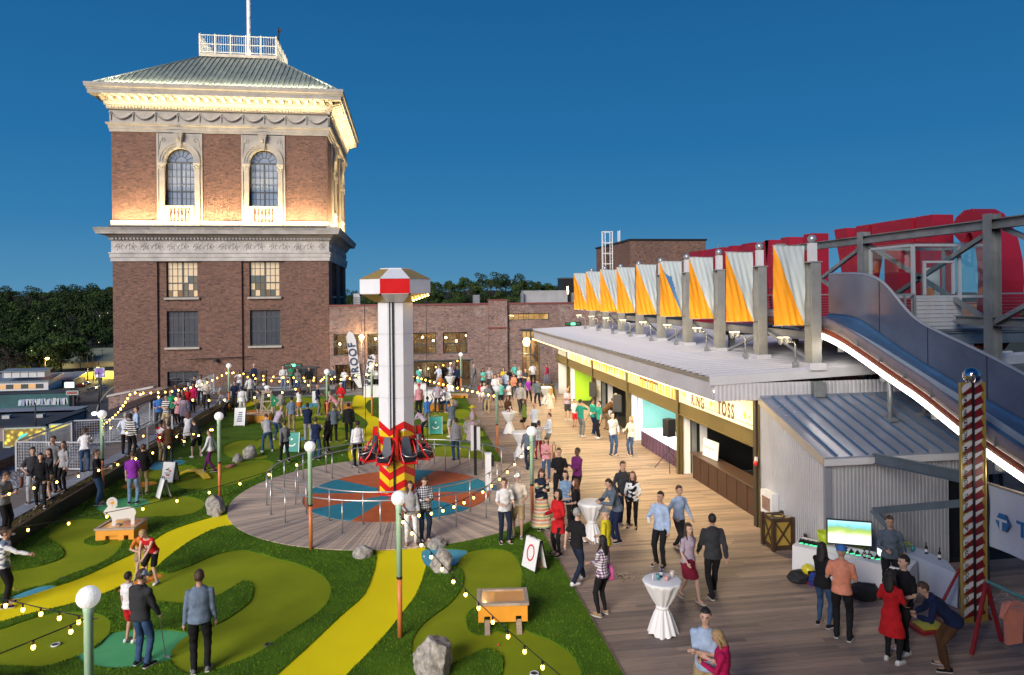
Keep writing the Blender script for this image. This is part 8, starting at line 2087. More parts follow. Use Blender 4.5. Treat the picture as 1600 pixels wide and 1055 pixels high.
COLS=dict(black=(.012,.012,.014),charcoal=(.035,.037,.042),grey=(.17,.175,.18),ltgrey=(.36,.36,.38),white=(.72,.72,.73),cream=(.62,.56,.47),navy=(.012,.02,.06),denim=(.035,.075,.16),ltdenim=(.16,.25,.38),dkdenim=(.014,.022,.045),blue=(.05,.16,.45),ltblue=(.36,.47,.66),pale=(.55,.60,.70),teal=(.02,.26,.20),green=(.02,.25,.13),olive=(.14,.22,.05),aqua=(.12,.52,.45),khaki=(.38,.28,.15),tan=(.30,.22,.13),red=(.50,.015,.02),maroon=(.20,.015,.035),magenta=(.45,.012,.09),pink=(.58,.27,.30),salmon=(.70,.27,.17),purple=(.22,.03,.33),plum=(.13,.02,.12),lilac=(.42,.34,.42),yellow=(.62,.52,.02),orange=(.6,.2,.03),brown=(.09,.045,.02),steel=(.10,.13,.17),bluegrey=(.14,.19,.27))
def cloth(c,kind=None):
 nm='cloth_'+c+(('_'+kind)if kind else '')
 if nm in MATS:return MATS[nm]
 if kind is None:return M(nm,COLS[c],.85,0,.2,7,.35,60,spec=.2)
 m, t, b=nmat(nm);tc=N(t,'ShaderNodeTexCoord');sx=N(t,'ShaderNodeSeparateXYZ');t.links.new(tc.outputs['Object'],sx.inputs[0]);b.inputs['Roughness'].default_value=.85;b.inputs['Specular IOR Level'].default_value=.2
 def wave(out,freq,thr):
  a=N(t,'ShaderNodeMath');a.operation='MULTIPLY';a.inputs[1].default_value=freq;t.links.new(out,a.inputs[0]);f=N(t,'ShaderNodeMath');f.operation='FRACT';t.links.new(a.outputs[0],f.inputs[0]);g=N(t,'ShaderNodeMath');g.operation='GREATER_THAN';g.inputs[1].default_value=thr;t.links.new(f.outputs[0],g.inputs[0]);return g.outputs[0]
 base=COLS[c]
 if kind=='plaid':
  h, v=wave(sx.outputs[2],17,.5), wave(sx.outputs[0],17,.5);ad=N(t,'ShaderNodeMath');ad.operation='ADD';t.links.new(h,ad.inputs[0]);t.links.new(v,ad.inputs[1]);hf=N(t,'ShaderNodeMath');hf.operation='MULTIPLY';hf.inputs[1].default_value=.5;t.links.new(ad.outputs[0],hf.inputs[0])
  col=ramp(t,hf.outputs[0],[(0,base),(.5,tuple(min(1,x*.5+.22)for x in base)),(1,(.68,.68,.70))])
 elif kind=='stripe':col=ramp(t,wave(sx.outputs[2],11,.5),[(0,base),(1,(.62,.62,.62))])
 elif kind=='rainbow':
  a=N(t,'ShaderNodeMath');a.operation='MULTIPLY';a.inputs[1].default_value=3.6;t.links.new(sx.outputs[2],a.inputs[0]);f=N(t,'ShaderNodeMath');f.operation='FRACT';t.links.new(a.outputs[0],f.inputs[0])
  r=N(t,'ShaderNodeValToRGB');r.color_ramp.interpolation='CONSTANT';e=r.color_ramp.elements;e[0].color=(.55,.22,.14,1);e[1].position=.2;e[1].color=(.62,.5,.33,1)
  for p, c2 in((.35,(.25,.33,.22)),(.5,(.7,.55,.25)),(.65,(.6,.3,.22)),(.8,(.4,.42,.3)),(.9,(.68,.6,.5))):x=e.new(p);x.color=(*c2,1)
  t.links.new(f.outputs[0],r.inputs[0]);col=r.outputs[0]
 elif kind=='floral':
  n=N(t,'ShaderNodeTexVoronoi',Scale=28.0);t.links.new(tc.outputs['Object'],n.inputs['Vector']);col=ramp(t,n.outputs['Distance'],[(.15,(.6,.3,.3)),(.4,base),(.8,tuple(x*.6 for x in base))])
 t.links.new(col,b.inputs['Base Color']);MATS[nm]=m;return m
SKIN=dict(a=(.58,.36,.27),b=(.46,.27,.19),c=(.26,.14,.085),d=(.10,.05,.032));HAIR=dict(black=(.012,.009,.008),brown=(.055,.028,.015),auburn=(.12,.04,.018),blond=(.38,.25,.11),grey=(.30,.29,.28),white=(.55,.54,.52))
GROUP={'people on the timber deck':1}
NP=[0]
def person(lb,px,py,z,pose,sex,face,top,bottom,hair='short:brown',skin='a',shoes='black',s=1.0,grp='visitors on the roof'):
 x, y, _=at(px,py,z)
 t=thing('person',lb,'person',(x,y,z),R(face),grp)
 if sex=='f':s*=.94
 t.scale=(s,s,s);NP[0]+=1
 def ch(nm,me,mat,slot=0):
  o=bpy.data.objects.new(nm,me);COL.objects.link(o);o.parent=t
  o.material_slots[slot].link='OBJECT';o.material_slots[slot].material=mat;return o
 ch('body',body_mesh(pose,sex),M('skin_'+skin,SKIN[skin],.55,0,.06,8,spec=.35))
 k, c=top.split(':')[:2];pat=top.split(':')[2]if top.count(':')==2 else None
 tm=top_mesh(pose,sex,k);ch(tm.name.split('.')[0],tm,cloth(c,pat))
 if k=='vest':tm=top_mesh(pose,sex,'long');ch('shirt',tm,cloth('white'))
 if k=='jacket' and pat is None and c in('charcoal','steel'):pass
 if bottom:
  k2, c2=bottom.split(':');bm_=bottom_mesh(pose,sex,k2);ch(bm_.name.split('.')[0],bm_,cloth(c2))
 for sm_ in shoe_meshes(pose,sex):ch('shoe',sm_,cloth(shoes)if shoes in COLS else cloth('black'))
 for hh in hair.split('+'):
  if hh=='bald':continue
  hk, hc=hh.split(':');
  if hk in('cap','sunhat'):hm_=hair_mesh(pose,hk);ch(hm_.name.split('.')[0],hm_,cloth(hc))
  else:hm_=hair_mesh(pose,hk);ch('hair',hm_,M('hair_'+hc,HAIR[hc],.6,0,.2,20,.4,90))
 pr=POSES[pose].get('prop');S=skel(pose,sex);Wm=Matrix.Translation((x,y,z))@Matrix.Rotation(R(face),4,'Z')@Matrix.Scale(s,4)
 def held(nm,lb2,cat,mb,mat):
  me=mb.mesh(nm,mat);me.transform(Wm);p0=Vector(me.vertices[0].co);o=obj(nm,me);tag(o,lb2,cat,'things held by visitors');return o
 near=py>700
 if pr=='phone' and near:h=(S['ha'][0]+S['ha'][1])/2+Vector((0,.06,.03));held('phone','phone of the '+' '.join(lb.split()[:11]),'phone',MB().box(h.x-.035,h.x+.035,h.y-.004,h.y+.004,h.z-.07,h.z+.07),M_black)
 if pr=='cup':h=S['ha'][1]+(S['ha'][1]-S['el'][1]).normalized()*.07;held('cup','cup of the '+' '.join(lb.split()[:11]),'cup',MB().lathe((h.x-.03,h.y+.02,h.z-.05),[(.03,0),(.042,.12)],10),M('cup_white',(.7,.7,.7),.4))
 if pr in('club','club1'):h=S['ha'][1]+Vector((0,.03,-.02));fy=.30 if pr=='club' else .12;held('putter','golf club of the '+' '.join(lb.split()[:11]),'golf club',MB().tube([(h.x,h.y-.05,h.z+.12),(h.x,h.y+fy,.04)],.009,5).box(h.x-.02,h.x+.1,h.y+fy-.015,h.y+fy+.02,.008,.04),M_steel)
 if pr=='camera' and near:pass
 return t
DK, TF, WK, TE, PL, EP=.033, .036, .535, .03, .058, .465
_pl=[('grown man in black and grey fleece, jeans and a pale cap near the mint tee',222,1040,TF,'club','m',-25,'hoodie:charcoal','trousers:denim','short:brown+cap:pale','a','black',1.02),('small boy in white tee and red shorts beside the fleece man',203,1003,TF,'stand','m',-30,'tee:white','shorts:red','short:black','b','white',.80),('close man seen from behind in blue grey sweater and black trousers',313,1050,TF,'stand','m',10,'long:bluegrey','trousers:black','short:brown','b','grey',1.07),('boy in red basketball jersey with number 15 on the yellow path',236,910,.03,'putt','m',160,'tank:red','shorts:black','short:blond','a','white',.84),('blond boy in rusty shirt leaning beside the jersey boy',222,900,.03,'bow','m',200,'tee:orange','shorts:tan','short:blond','a','grey',.8),('man at the left edge in grey vest and white sleeves stretching out his arm',8,947,.03,'reach','m',-70,'vest:bluegrey','trousers:black','short:brown','b','black',1.0),('man in grey shirt reading his phone at the left edge of the walkway',8,838,WK,'phone','m',-100,'tee:grey','trousers:black','short:brown','b','white',1.0),('man in dark shirt at the left of the walkway group',52,785,WK,'relaxed','m',200,'tee:charcoal','trousers:ltgrey','short:black','b','black',.98),('woman all in black in front of the walkway group',64,793,WK,'relaxed','f',190,'long:black','slim:black','long:black','a','black',1.0),('woman in dark top and tan skirt in the walkway group',76,781,WK,'crossed','f',150,'long:charcoal','skirt:tan','long:brown','a','black',.98),('tall man in grey tee behind the walkway group',83,768,WK,'pocket','m',170,'tee:grey','trousers:black','short:brown','b','black',1.04),('woman in blue grey blouse and black trousers with a shoulder strap on the walkway',99,768,WK,'relaxed','f',160,'long:ltgrey','slim:black','long:brown','b','black',1.0),('woman in white tee with a ponytail leaning at the mesh railing',133,737,WK,'table','f',20,'tee:white','trousers:denim','pony:brown','b','black',1.0),('man in black tee and jeans holding a cup at the planter wall',153,788,TF,'drink','m',-80,'tee:black','trousers:denim','short:brown','b','black',1.04),('man in purple polo shirt and pale jeans seen from behind on the mint tee',208,787,TF,'club','m',5,'tee:purple','trousers:ltdenim','short:brown','a','black',1.0),('man in black jacket and khaki trousers beyond the purple polo',224,772,TF,'pocket','m',20,'jacket:black','trousers:khaki','short:brown','a','black',1.0),('man in pale blue shirt by the gravel railing',213,700,WK,'talk','m',120,'long:ltblue','trousers:black','short:brown','b','black',1.0),('man in pale shirt left of the striped hoodie',197,710,WK,'pocket','m',10,'long:pale','trousers:black','short:grey','a','black',.97),('person in black hoodie with pale stripes by the walkway railing',205,712,WK,'stand','m',-20,'hoodie:black:stripe','trousers:black','short:black','c','black',.97),('man in red vest with white sleeves and khaki trousers on the left turf',252,722,TF,'club','m',-30,'vest:red','trousers:khaki','short:black','c','brown',1.0),('dark haired man in dark shirt beside the red vest',264,726,TF,'pocket','m',30,'long:brown','trousers:charcoal','short:black','b','white',1.0),('woman in a short white dress on the left turf',294,696,TF,'putt','f',10,'dress:white',None,'long:auburn','a','white',1.0),('golfer in dark shirt and black shorts between the white dress and the sign carrier',308,714,TF,'putt','m',40,'tee:charcoal','shorts:black','short:brown','a','white',.98),('woman in white top and plum leggings beside the left lamp',328,738,TF,'walk','f',80,'long:white','slim:plum','short:brown','b','black',1.02),('man in blue shirt at the near end of the ramp queue',249,672,WK,'talk','m',200,'tee:blue','trousers:charcoal','short:brown','b','black',1.0),('man in black and white striped shirt in the ramp queue',260,674,WK,'crossed','m',160,'tee:black:stripe','shorts:khaki','short:brown','a','white',1.0),('man in navy shirt in the maroon dressed queue',275,652,WK,'stand','m',180,'tee:navy','trousers:dkdenim','short:black','c','black',1.0),('woman in maroon sweater in the ramp queue',285,658,WK,'crossed','f',170,'long:maroon','slim:black','long:black','b','black',1.0),('woman in dark red top left of the magenta jacket',293,652,WK,'talk','f',200,'long:red','trousers:denim','long:brown','a','black',1.0),('woman in magenta jacket on the ramp',302,645,WK,'relaxed','f',160,'jacket:magenta','slim:black','bob:black','b','black',1.0),('woman in grey coat low in the ramp queue',288,668,WK,'stand','f',10,'coat:lilac','slim:charcoal','bob:brown','a','black',.98),('man in a black suit at the ramp top',304,634,WK,'stand','m',150,'jacket:black','trousers:black','short:black','b','black',1.0),('waiter in white shirt and black trousers at the ramp top',314,634,WK,'talk','m',200,'long:white','trousers:black','short:black','c','black',1.04),('man in pale grey shirt near the far sandwich board',352,652,TF,'bow','m',80,'long:ltgrey','trousers:charcoal','cap:khaki','b','brown',1.0),('man in navy polo behind the pale grey shirt',367,640,TF,'talk','m',180,'tee:navy','trousers:charcoal','short:brown','a','black',1.0),('man all in white with a red belt seen from behind',379,652,TF,'stand','m',5,'long:white','trousers:white','short:black','d','white',1.02),('man in white hoodie and grey trousers below the tower',391,628,TE,'pocket','m',30,'hoodie:white','trousers:grey','short:black','b','black',1.0),('woman in white blouse taking a picture on the entrance platform',374,617,.3,'photo','f',180,'long:white','slim:denim','long:black','b','black',1.0),('man in navy sweater with white hair on the entrance platform',397,611,EP,'stand','m',150,'long:navy','trousers:navy','grey:white','a','black',1.06),('man in white jacket and jeans on the entrance platform',443,611,EP,'talk','m',200,'jacket:white','trousers:ltdenim','short:brown','a','black',1.0),('woman in green top on the entrance platform',455,606,EP,'crossed','f',180,'tee:green','slim:black','long:black','c','black',1.0),('man in grey shirt below the exit sign',465,615,.2,'stand','m',160,'long:grey','trousers:denim','short:brown','b','black',1.0),('man in black sweater and olive trousers below the exit sign',483,613,.2,'relaxed','m',170,'long:black','trousers:tan','short:black','b','black',1.02),('man in dark shirt under the bulb strings left of the flags',506,606,TE,'talk','m',190,'tee:charcoal','trousers:black','short:black','b','black',1.0),('bald man in navy tee and grey trousers beside the white easel',497,648,TF,'crossed','m',-90,'tee:navy','trousers:grey','bald','b','black',1.0),('woman in dark flowered top beside the bald man',512,646,TF,'talk','f',170,'tee:olive:floral','slim:maroon','long:black','c','black',1.0),('man in pink shirt and pale trousers bending forward',524,656,TF,'bow','m',75,'long:pink','trousers:cream','short:grey','a','white',1.02),('man in red shirt and white cap on the far green',533,645,TF,'talk','m',150,'long:red','trousers:khaki','short:brown+cap:white','a','white',1.02),('golfer in pinkish grey tee and jeans seen from behind',434,688,TF,'putt','m',-35,'tee:lilac','trousers:denim','short:blond','a','white',1.02),('man in pale grey tee and blue jeans on the centre left turf',418,706,TF,'putt','m',20,'tee:ltgrey','trousers:denim','short:brown','a','white',1.02),('man in two tone grey and blue raglan shirt',456,673,TF,'stand','m',10,'tee:bluegrey','trousers:tan','short:black','b','black',1.0),('man in dark grey sweater and black trousers left of the teal board',445,722,TF,'walk2','m',30,'long:grey','trousers:black','short:brown','b','black',.98),('man in navy jacket and white trousers in the middle green',481,690,TF,'crossed','m',0,'jacket:navy','trousers:ltgrey','short:black','b','black',1.04),('man in navy tee and blue jeans with arms folded seen from behind',494,718,TF,'crossed','m',-15,'tee:navy','trousers:denim','short:brown','b','black',1.02),('woman in dark sweater right of the folded arms man',512,707,TF,'drink','f',60,'long:black','slim:black','bob:brown','a','black',1.02),('man in grey jacket and black trousers on the middle green',522,690,TF,'pocket','m',20,'jacket:steel','trousers:black','short:brown','b','black',1.0),('man in a black suit seen from behind beside the far yellow path',545,688,TF,'stand','m',0,'jacket:black','trousers:black','short:black','b','black',1.02),('ride attendant in white shirt and black trousers on the platform',559,728,PL,'stand','m',15,'long:white','trousers:black','short:black','c','black',1.04),('woman with long hair in grey blouse and white trousers on the platform front',642,851,PL,'relaxed','f',185,'long:ltgrey','slim:white','long:brown','b','tan',1.05),('man in blue and white plaid shirt and jeans on the platform front',664,845,PL,'phone','m',195,'long:navy:plaid','trousers:dkdenim','short:brown','a','black',1.04),('man in white short sleeved shirt and dark jeans at the turf edge',789,847,TF,'talk','m',190,'tee:white','trousers:dkdenim','short:brown','a','black',1.0),('man in pale tee, khaki shorts and white cap at the turf edge',810,838,TF,'talk','m',160,'tee:cream','shorts:khaki','cap:white','a','steel',1.02),('man in pink shirt and red cap right of the ride column',655,650,TF,'stand','m',20,'long:pink','trousers:black','cap:red','b','black',1.05),('man in blue tee raising his arm right of the column',668,668,TF,'armup','m',10,'tee:blue','trousers:grey','short:black','b','black',.92),('person in lilac grey sweater by the right teal board',660,684,TF,'bow','f',60,'long:lilac','slim:charcoal','long:black','b','black',1.0),('man in pale lilac shirt and dark trousers seen from behind near the orange box',684,645,TF,'pocket','m',10,'long:lilac','trousers:charcoal','short:brown','a','black',1.02),('man in white shirt and jeans sitting on the orange box',699,642,TF,'sit','m',150,'long:white','trousers:denim','bald','a','black',1.1),('man in dark grey tee and pale shorts right of the ride',706,683,TF,'crossed','m',30,'tee:steel','shorts:ltgrey','short:blond','a','white',1.04),('woman in yellow sunhat and flowered dress near the turf corner',738,690,TF,'talk','f',100,'maxi:lilac:floral',None,'sunhat:yellow','b','brown',1.02),('man in grey shirt and jeans standing outside the queue railing',713,719,TF,'stand','m',10,'long:ltgrey','trousers:denim','short:brown','a','black',1.0),('man in pale blue shirt by the hall doors',686,607,TE,'drink','m',140,'long:pale','trousers:ltgrey','short:brown','a','black',1.0),('man in black shirt by the hall doors',694,606,TE,'talk','m',160,'tee:black','trousers:charcoal','short:black','d','black',1.03),('person in orange top before the hall doors',689,622,TE,'stand','f',200,'long:orange','slim:black','long:blond','a','black',.95),('older man in white shirt by the far cocktail table',704,605,TE,'talk','m',210,'long:white','trousers:black','grey:grey','a','black',1.02),('man in dark suit with white shirt beside the far hall lamp',715,609,TE,'pocket','m',150,'jacket:navy','trousers:black','short:black','b','black',1.0),('woman in aqua tee at the back of the deck',755,612,TE,'crossed','f',180,'tee:aqua','slim:charcoal','bob:black','b','black',1.0),('man in striped tee at the back of the deck',765,611,TE,'drink','m',180,'tee:bluegrey:stripe','trousers:charcoal','short:brown','a','black',1.0),('child in red top and white vest on the far deck',751,628,DK,'stand','m',160,'tee:red','shorts:white','short:brown','a','white',.7),('man in white tee and dark trousers at the deck edge',757,643,DK,'club','m',-160,'tee:white','trousers:charcoal','short:brown','a','black',1.0),('man in grey polo and khaki trousers at the deck edge',762,648,DK,'club','m',150,'tee:grey','trousers:khaki','short:black','b','brown',1.02),('man in white shirt and dark tie in the far crowd',774,628,DK,'talk','m',180,'long:white','trousers:charcoal','short:brown','a','black',1.0),('boy in teal tee and dark shorts in the far crowd',783,637,DK,'stand','m',15,'tee:aqua','shorts:charcoal','short:blond','a','black',.92),('woman in white top and black trousers in the far crowd',795,638,DK,'crossed','f',120,'tee:white','slim:black','long:brown','b','black',1.0),('woman in floral blouse behind the teal tee boy',779,622,DK,'talk','f',170,'long:lilac:floral','slim:black','long:brown','a','black',1.0),('man in turquoise tee near the bright hall door',805,604,TE,'pocket','m',190,'tee:aqua','trousers:charcoal','short:black','b','black',1.0),('woman in white top near the bright hall door',812,608,TE,'talk','f',200,'long:white','slim:dkdenim','long:blond','a','black',1.0),('man in dark shirt and jeans near the bright hall door',821,616,TE,'crossed','m',150,'tee:charcoal','trousers:denim','short:brown','a','black',1.02),('man in white tee and black trousers framed by the bright hall door',833,604,TE,'relaxed','m',180,'tee:white','trousers:black','short:black','c','black',1.04),('person in magenta top right of the bright hall door',855,602,TE,'walk','f',90,'long:magenta','slim:bluegrey','short:brown','b','black',1.0),('man in white shirt walking up the far deck',813,648,DK,'walk','m',190,'long:ltgrey','trousers:charcoal','short:black','b','black',1.06),('man in slate blue shirt and jeans walking on the far deck',840,636,DK,'walk2','m',10,'long:steel','trousers:dkdenim','short:brown','a','black',1.0),('woman in cream dress walking behind the far cocktail table',860,652,DK,'walk','f',10,'dress:cream',None,'long:blond','a','tan',.98),('man in white shirt chatting behind the serving table by the flags',588,611,TE,'talk','m',170,'long:white','trousers:black','short:black','b','black',1.0),('person in dark coat bending over the serving table by the flags',579,606,TE,'bow','m',200,'jacket:black','trousers:charcoal','short:brown','a','black',1.0),('woman in rose cardigan left of the feather flags',552,612,TE,'crossed','f',190,'jacket:pink','slim:black','long:brown','a','black',1.0),('man in steel blue shirt under the bulbs right of the exit sign',520,610,TE,'drink','m',170,'long:steel','trousers:charcoal','short:brown','a','black',1.0),('man in white polo between the flags and the far path lamp',538,614,TE,'pocket','m',150,'tee:white','trousers:denim','short:black','c','black',1.0),('woman in teal dress at the hall window',655,607,TE,'talk','f',170,'dress:aqua',None,'long:black','b','black',1.0),('man in tan jacket at the hall window',667,606,TE,'stand','m',190,'jacket:tan','trousers:black','short:brown','a','black',1.0),('man in grey suit walking past the hall pilaster',741,606,TE,'walk','m',100,'jacket:grey','trousers:grey','short:grey','a','black',1.0),('woman in mustard top in the thick of the far crowd',787,610,TE,'talk','f',150,'tee:yellow','slim:navy','long:brown','a','black',1.0),('man in black polo in the thick of the far crowd',796,614,TE,'crossed','m',200,'tee:black','trousers:khaki','short:black','d','black',1.0),('woman in salmon blouse in the far crowd near the deck start',803,622,DK,'phone','f',180,'long:salmon','slim:charcoal','bob:black','b','black',1.0),('man in bluish plaid shirt in the far crowd near the deck start',790,620,DK,'stand','m',160,'long:blue:plaid','trousers:denim','short:brown','a','black',1.0),('woman in purple top crossing the far deck',826,630,DK,'walk2','f',200,'tee:purple','slim:black','long:blond','a','black',1.0),('man in cream sweater at the far end of the queue',323,640,WK,'talk','m',190,'long:cream','trousers:charcoal','short:black','b','black',1.0),('man in dark green jacket behind the striped shirt in the queue',267,664,WK,'pocket','m',170,'jacket:green','trousers:black','short:brown','a','black',1.0),('woman in pale pink coat in the middle of the ramp queue',279,664,WK,'crossed','f',150,'coat:pink','slim:black','long:black','b','black',1.0),('man in grey tee putting on the far left green',408,652,TF,'putt','m',60,'tee:grey','shorts:navy','short:brown','a','white',1.0),('woman in orange skirt watching the far putters',468,650,TF,'crossed','f',30,'tee:white','skirt:orange','long:auburn','a','white',1.0),('woman in dark top at the cocktail table behind the green cardigan',794,668,DK,'drink','f',200,'long:brown','slim:black','bob:brown','b','black',1.0),('woman in green cardigan and black skirt at the cocktail table',819,676,DK,'relaxed','f',70,'jacket:olive','skirt:black','long:brown','b','tan',1.0),('man in pale shirt with a black shoulder strap',836,690,DK,'phone','m',20,'long:pale','trousers:charcoal','bald','b','black',1.04),('man in white shirt turned sideways beside the plaid woman',858,706,DK,'talk','m',90,'long:pale','trousers:grey','short:brown','a','black',.96),('woman in black and white plaid shirt',842,718,DK,'crossed','f',10,'long:charcoal:plaid','slim:maroon','pony:black','b','black',.98),('person in bluish sweater half behind the deck edge lamp',826,734,DK,'walk','m',0,'long:steel','trousers:dkdenim','short:brown','b','black',.98),('woman in pink flowered shirt and jeans facing the viewer',854,752,DK,'phone','f',170,'long:pink:floral','slim:denim','long:brown','a','black',1.0),('man in black tee facing the viewer',874,788,DK,'talk','m',170,'tee:black','trousers:black','short:brown','a','black',1.04),('man in purple sweater',902,785,DK,'crossed','m',120,'long:plum','trousers:black','short:black','d','black',1.02),('woman in denim jacket and long pastel striped dress reading her phone',847,826,DK,'phone','f',185,'maxi:salmon:rainbow',None,'long:brown','a','black',1.08),('woman in bright red coat and black leggings',872,867,DK,'talk','f',120,'coat:red','slim:black','bob:black','b','black',1.04),('woman in pale denim shirt behind the red coat',884,826,DK,'crossed','f',160,'long:ltdenim','slim:black','bob:black','a','black',1.02),('woman in black tee with wavy brown hair beside the draped table',899,842,DK,'talk','f',80,'tee:black','slim:black','long:auburn','a','black',1.02),('older man in black tee and blue jeans with grey hair',903,912,DK,'walk2','m',-60,'tee:black','trousers:dkdenim','grey:grey','a','white',1.02),('man in yellow tee and grey cap behind the plaid girl',946,908,DK,'relaxed','m',60,'tee:yellow','trousers:charcoal','short:grey+cap:grey','a','black',1.0),('girl in purple plaid shirt with a pink shoulder bag',941,961,DK,'crossed','f',40,'long:plum:plaid','slim:black','long:black','b','tan',1.03),('man in grey jacket leaning on the draped table',961,846,DK,'table','m',100,'jacket:steel','trousers:navy','short:black','b','black',1.03),('man in dark open jacket and jeans in the middle of the deck',975,819,DK,'pocket','m',190,'jacket:charcoal','trousers:dkdenim','short:brown','b','grey',1.06),('woman in black vest with white sleeves in the middle of the deck',989,825,DK,'talk','f',150,'vest:black','slim:black','long:auburn','a','black',1.0),('man in pale blue shirt and black trousers standing alone behind the near table',1032,884,DK,'drink','m',130,'long:ltblue','trousers:black','short:black','b','black',1.06),('man in white sweater and jeans near the aqua booth',958,712,DK,'sip','m',200,'long:white','trousers:denim','short:brown','a','black',1.04),('blonde woman in cream top and jeans near the aqua booth',986,713,DK,'drink','f',120,'long:cream','slim:denim','long:blond','a','tan',1.02),('man in lilac tee and grey shorts before the green booth',887,656,DK,'phone','m',180,'tee:lilac','shorts:charcoal','bald','b','white',1.0),('man in green tee and grey trousers raising his hand to his face',908,682,DK,'sip','m',-60,'tee:teal','trousers:grey','short:black','b','white',1.02),('left man in green tee of the pair by the black booth',927,679,DK,'drink','m',-80,'tee:teal','trousers:navy','short:black','b','steel',1.0),('right man in green tee of the pair by the black booth',936,684,DK,'drink','m',100,'tee:teal','trousers:black','short:black','b','white',1.0),('child in red shorts by the green tees',898,667,DK,'stand','m',200,'tee:white','shorts:red','short:brown','b','black',.82),('man in brown jacket bending toward the black booth',948,672,DK,'bow','m',-80,'jacket:brown','trousers:tan','short:brown','a','brown',1.06),('man in black jacket and pale cap by the booth loudspeaker',962,668,DK,'pocket','m',20,'jacket:black','trousers:black','cap:cream','b','black',1.0),('person seen through the green booth opening in pale dress',891,626,DK,'walk','f',100,'dress:cream',None,'long:blond','a','tan',1.0),('man in light blue shirt walking beyond the near table',1062,862,DK,'walk','m',200,'long:ltblue','trousers:charcoal','short:brown','b','black',1.0),('woman in lilac top and pink skirt walking past the near table',1077,938,DK,'walk2','f',195,'tee:lilac','skirt:maroon','long:brown','a','tan',1.04),('man in dark jacket walking toward the dark booth',1114,932,DK,'walk','m',-10,'jacket:charcoal','trousers:black','short:black','b','black',1.06),('man in pale blue polo and khaki trousers with folded arms at the bottom edge',1104,1136,DK,'crossed','m',150,'tee:ltblue','shorts:khaki','short:black','a','white',1.06),('woman in magenta cardigan looking at her phone at the bottom edge',1128,1150,DK,'phone','f',60,'jacket:magenta','slim:dkdenim','bob:blond','b','black',1.0),('woman in black jacket and jeans with long dark hair before the television',1287,978,DK,'crossed','f',-60,'jacket:black','slim:denim','long:black','b','black',1.04),('man in salmon pink tee and blue cap',1316,998,DK,'talk','m',-40,'tee:salmon','trousers:black','cap:blue','b','black',1.06),('man in grey shirt standing behind the display table',1392,935,DK,'talk','m',160,'long:steel','trousers:black','short:brown','b','black',1.04),('woman in dark red dress and white sneakers',1394,1034,DK,'talk','f',-60,'dress:red','slim:black','long:black','d','white',1.04),('man in black tee and black trousers facing the red dress',1412,1018,DK,'talk','m',100,'tee:black','trousers:black','short:black','a','white',1.04),('man in dark jacket bending over the yellow striking plate',1478,1045,DK,'bow','m',60,'jacket:navy','trousers:brown','short:brown','b','black',1.0),]
for row in _pl:
 lb, px, py, z, pose, sex, face, top, bot, hair, skin, shoes, s=row
 person(lb,px,py,z,pose,sex,face,top,bot,hair,skin,shoes,s)
PB={o['label']:o for o in bpy.data.objects if o.name.startswith('person')}
# denim jacket over the striped dress, jersey number, bags
def extra(lb,kind,c,pose,sex):
 t=PB[lb];tm=top_mesh(pose,sex,kind);o=bpy.data.objects.new('jacket',tm);COL.objects.link(o);o.parent=t;o.scale=(1.04,1.06,1.0);o.material_slots[0].link='OBJECT';o.material_slots[0].material=cloth(c)
extra('woman in denim jacket and long pastel striped dress reading her phone','long','dkdenim','phone','f')
t=PB['boy in red basketball jersey with number 15 on the yellow path']
S=skel('putt','m');c=S['up']((0,.128,1.22));upv=S['R']@Vector((0,0,1))
me=text_mesh('jersey_number','15',.17,.002,M_white,1,.006);m_=Matrix(((-1,0,0),tuple(upv),tuple(Vector((-1,0,0)).cross(upv)))).transposed().to_4x4();m_.translation=c;me.transform(m_);o=bpy.data.objects.new('jersey_number',me);COL.objects.link(o);o.parent=t
c=S['up']((0,-.128,1.22));me=me.copy();me2=text_mesh('jersey_number','15',.17,.002,M_white,1,.006);m_=Matrix(((1,0,0),tuple(upv),tuple(Vector((1,0,0)).cross(upv)))).transposed().to_4x4();m_.translation=c;me2.transform(m_);o=bpy.data.objects.new('jersey_number',me2);COL.objects.link(o);o.parent=t
def bag(lb,who,dx,dy,z,s,mat):
 t=PB[who];a=t.rotation_euler[2];x=t.location.x+dx*math.cos(a)-dy*math.sin(a);y=t.location.y+dx*math.sin(a)+dy*math.cos(a)
 b=thing('shoulder_bag',lb,'bag',(x,y,t.location.z+z),a,'bags carried by visitors')
 L=[(-s[0]/2,-s[1]/2),(s[0]/2,-s[1]/2),(s[0]/2,s[1]/2),(-s[0]/2,s[1]/2)]
 g=MB();loft(g,[(Vector((0,0,h*s[2])),s[0]/2*w,s[1]/2*w,(1,0,0),(0,1,0))for h,w in((0,.7),(.15,1),(.7,.95),(1,.6))],12);g.smooth=[True]*len(g.f)
 obj('pouch',g.mesh('pouch',mat),b,loc=(0,0,0));obj('strap',MB().tube([(-s[0]/2.5,0,s[2]*.9),(-.06,.0,s[2]+.25),(0,.02,s[2]+.42),(.06,0,s[2]+.25),(s[0]/2.5,0,s[2]*.9)],.012,5).mesh('strap',mat),b,loc=(0,0,0))
bag('pink shoulder bag carried by the girl in purple plaid','girl in purple plaid shirt with a pink shoulder bag',.26,.02,.68,(.16,.34,.34),M('bag_pink',(.65,.12,.35),.6))
bag('brown handbag carried by the dark shirted man on the walkway','man in dark shirt at the left of the walkway group',.30,.0,.55,(.12,.34,.28),M('bag_brown',(.16,.05,.02),.6))
bag('brown handbag of the woman in the pink flowered shirt','woman in pink flowered shirt and jeans facing the viewer',-.28,.0,.85,(.1,.26,.2),M('bag_brown',(.16,.05,.02)))
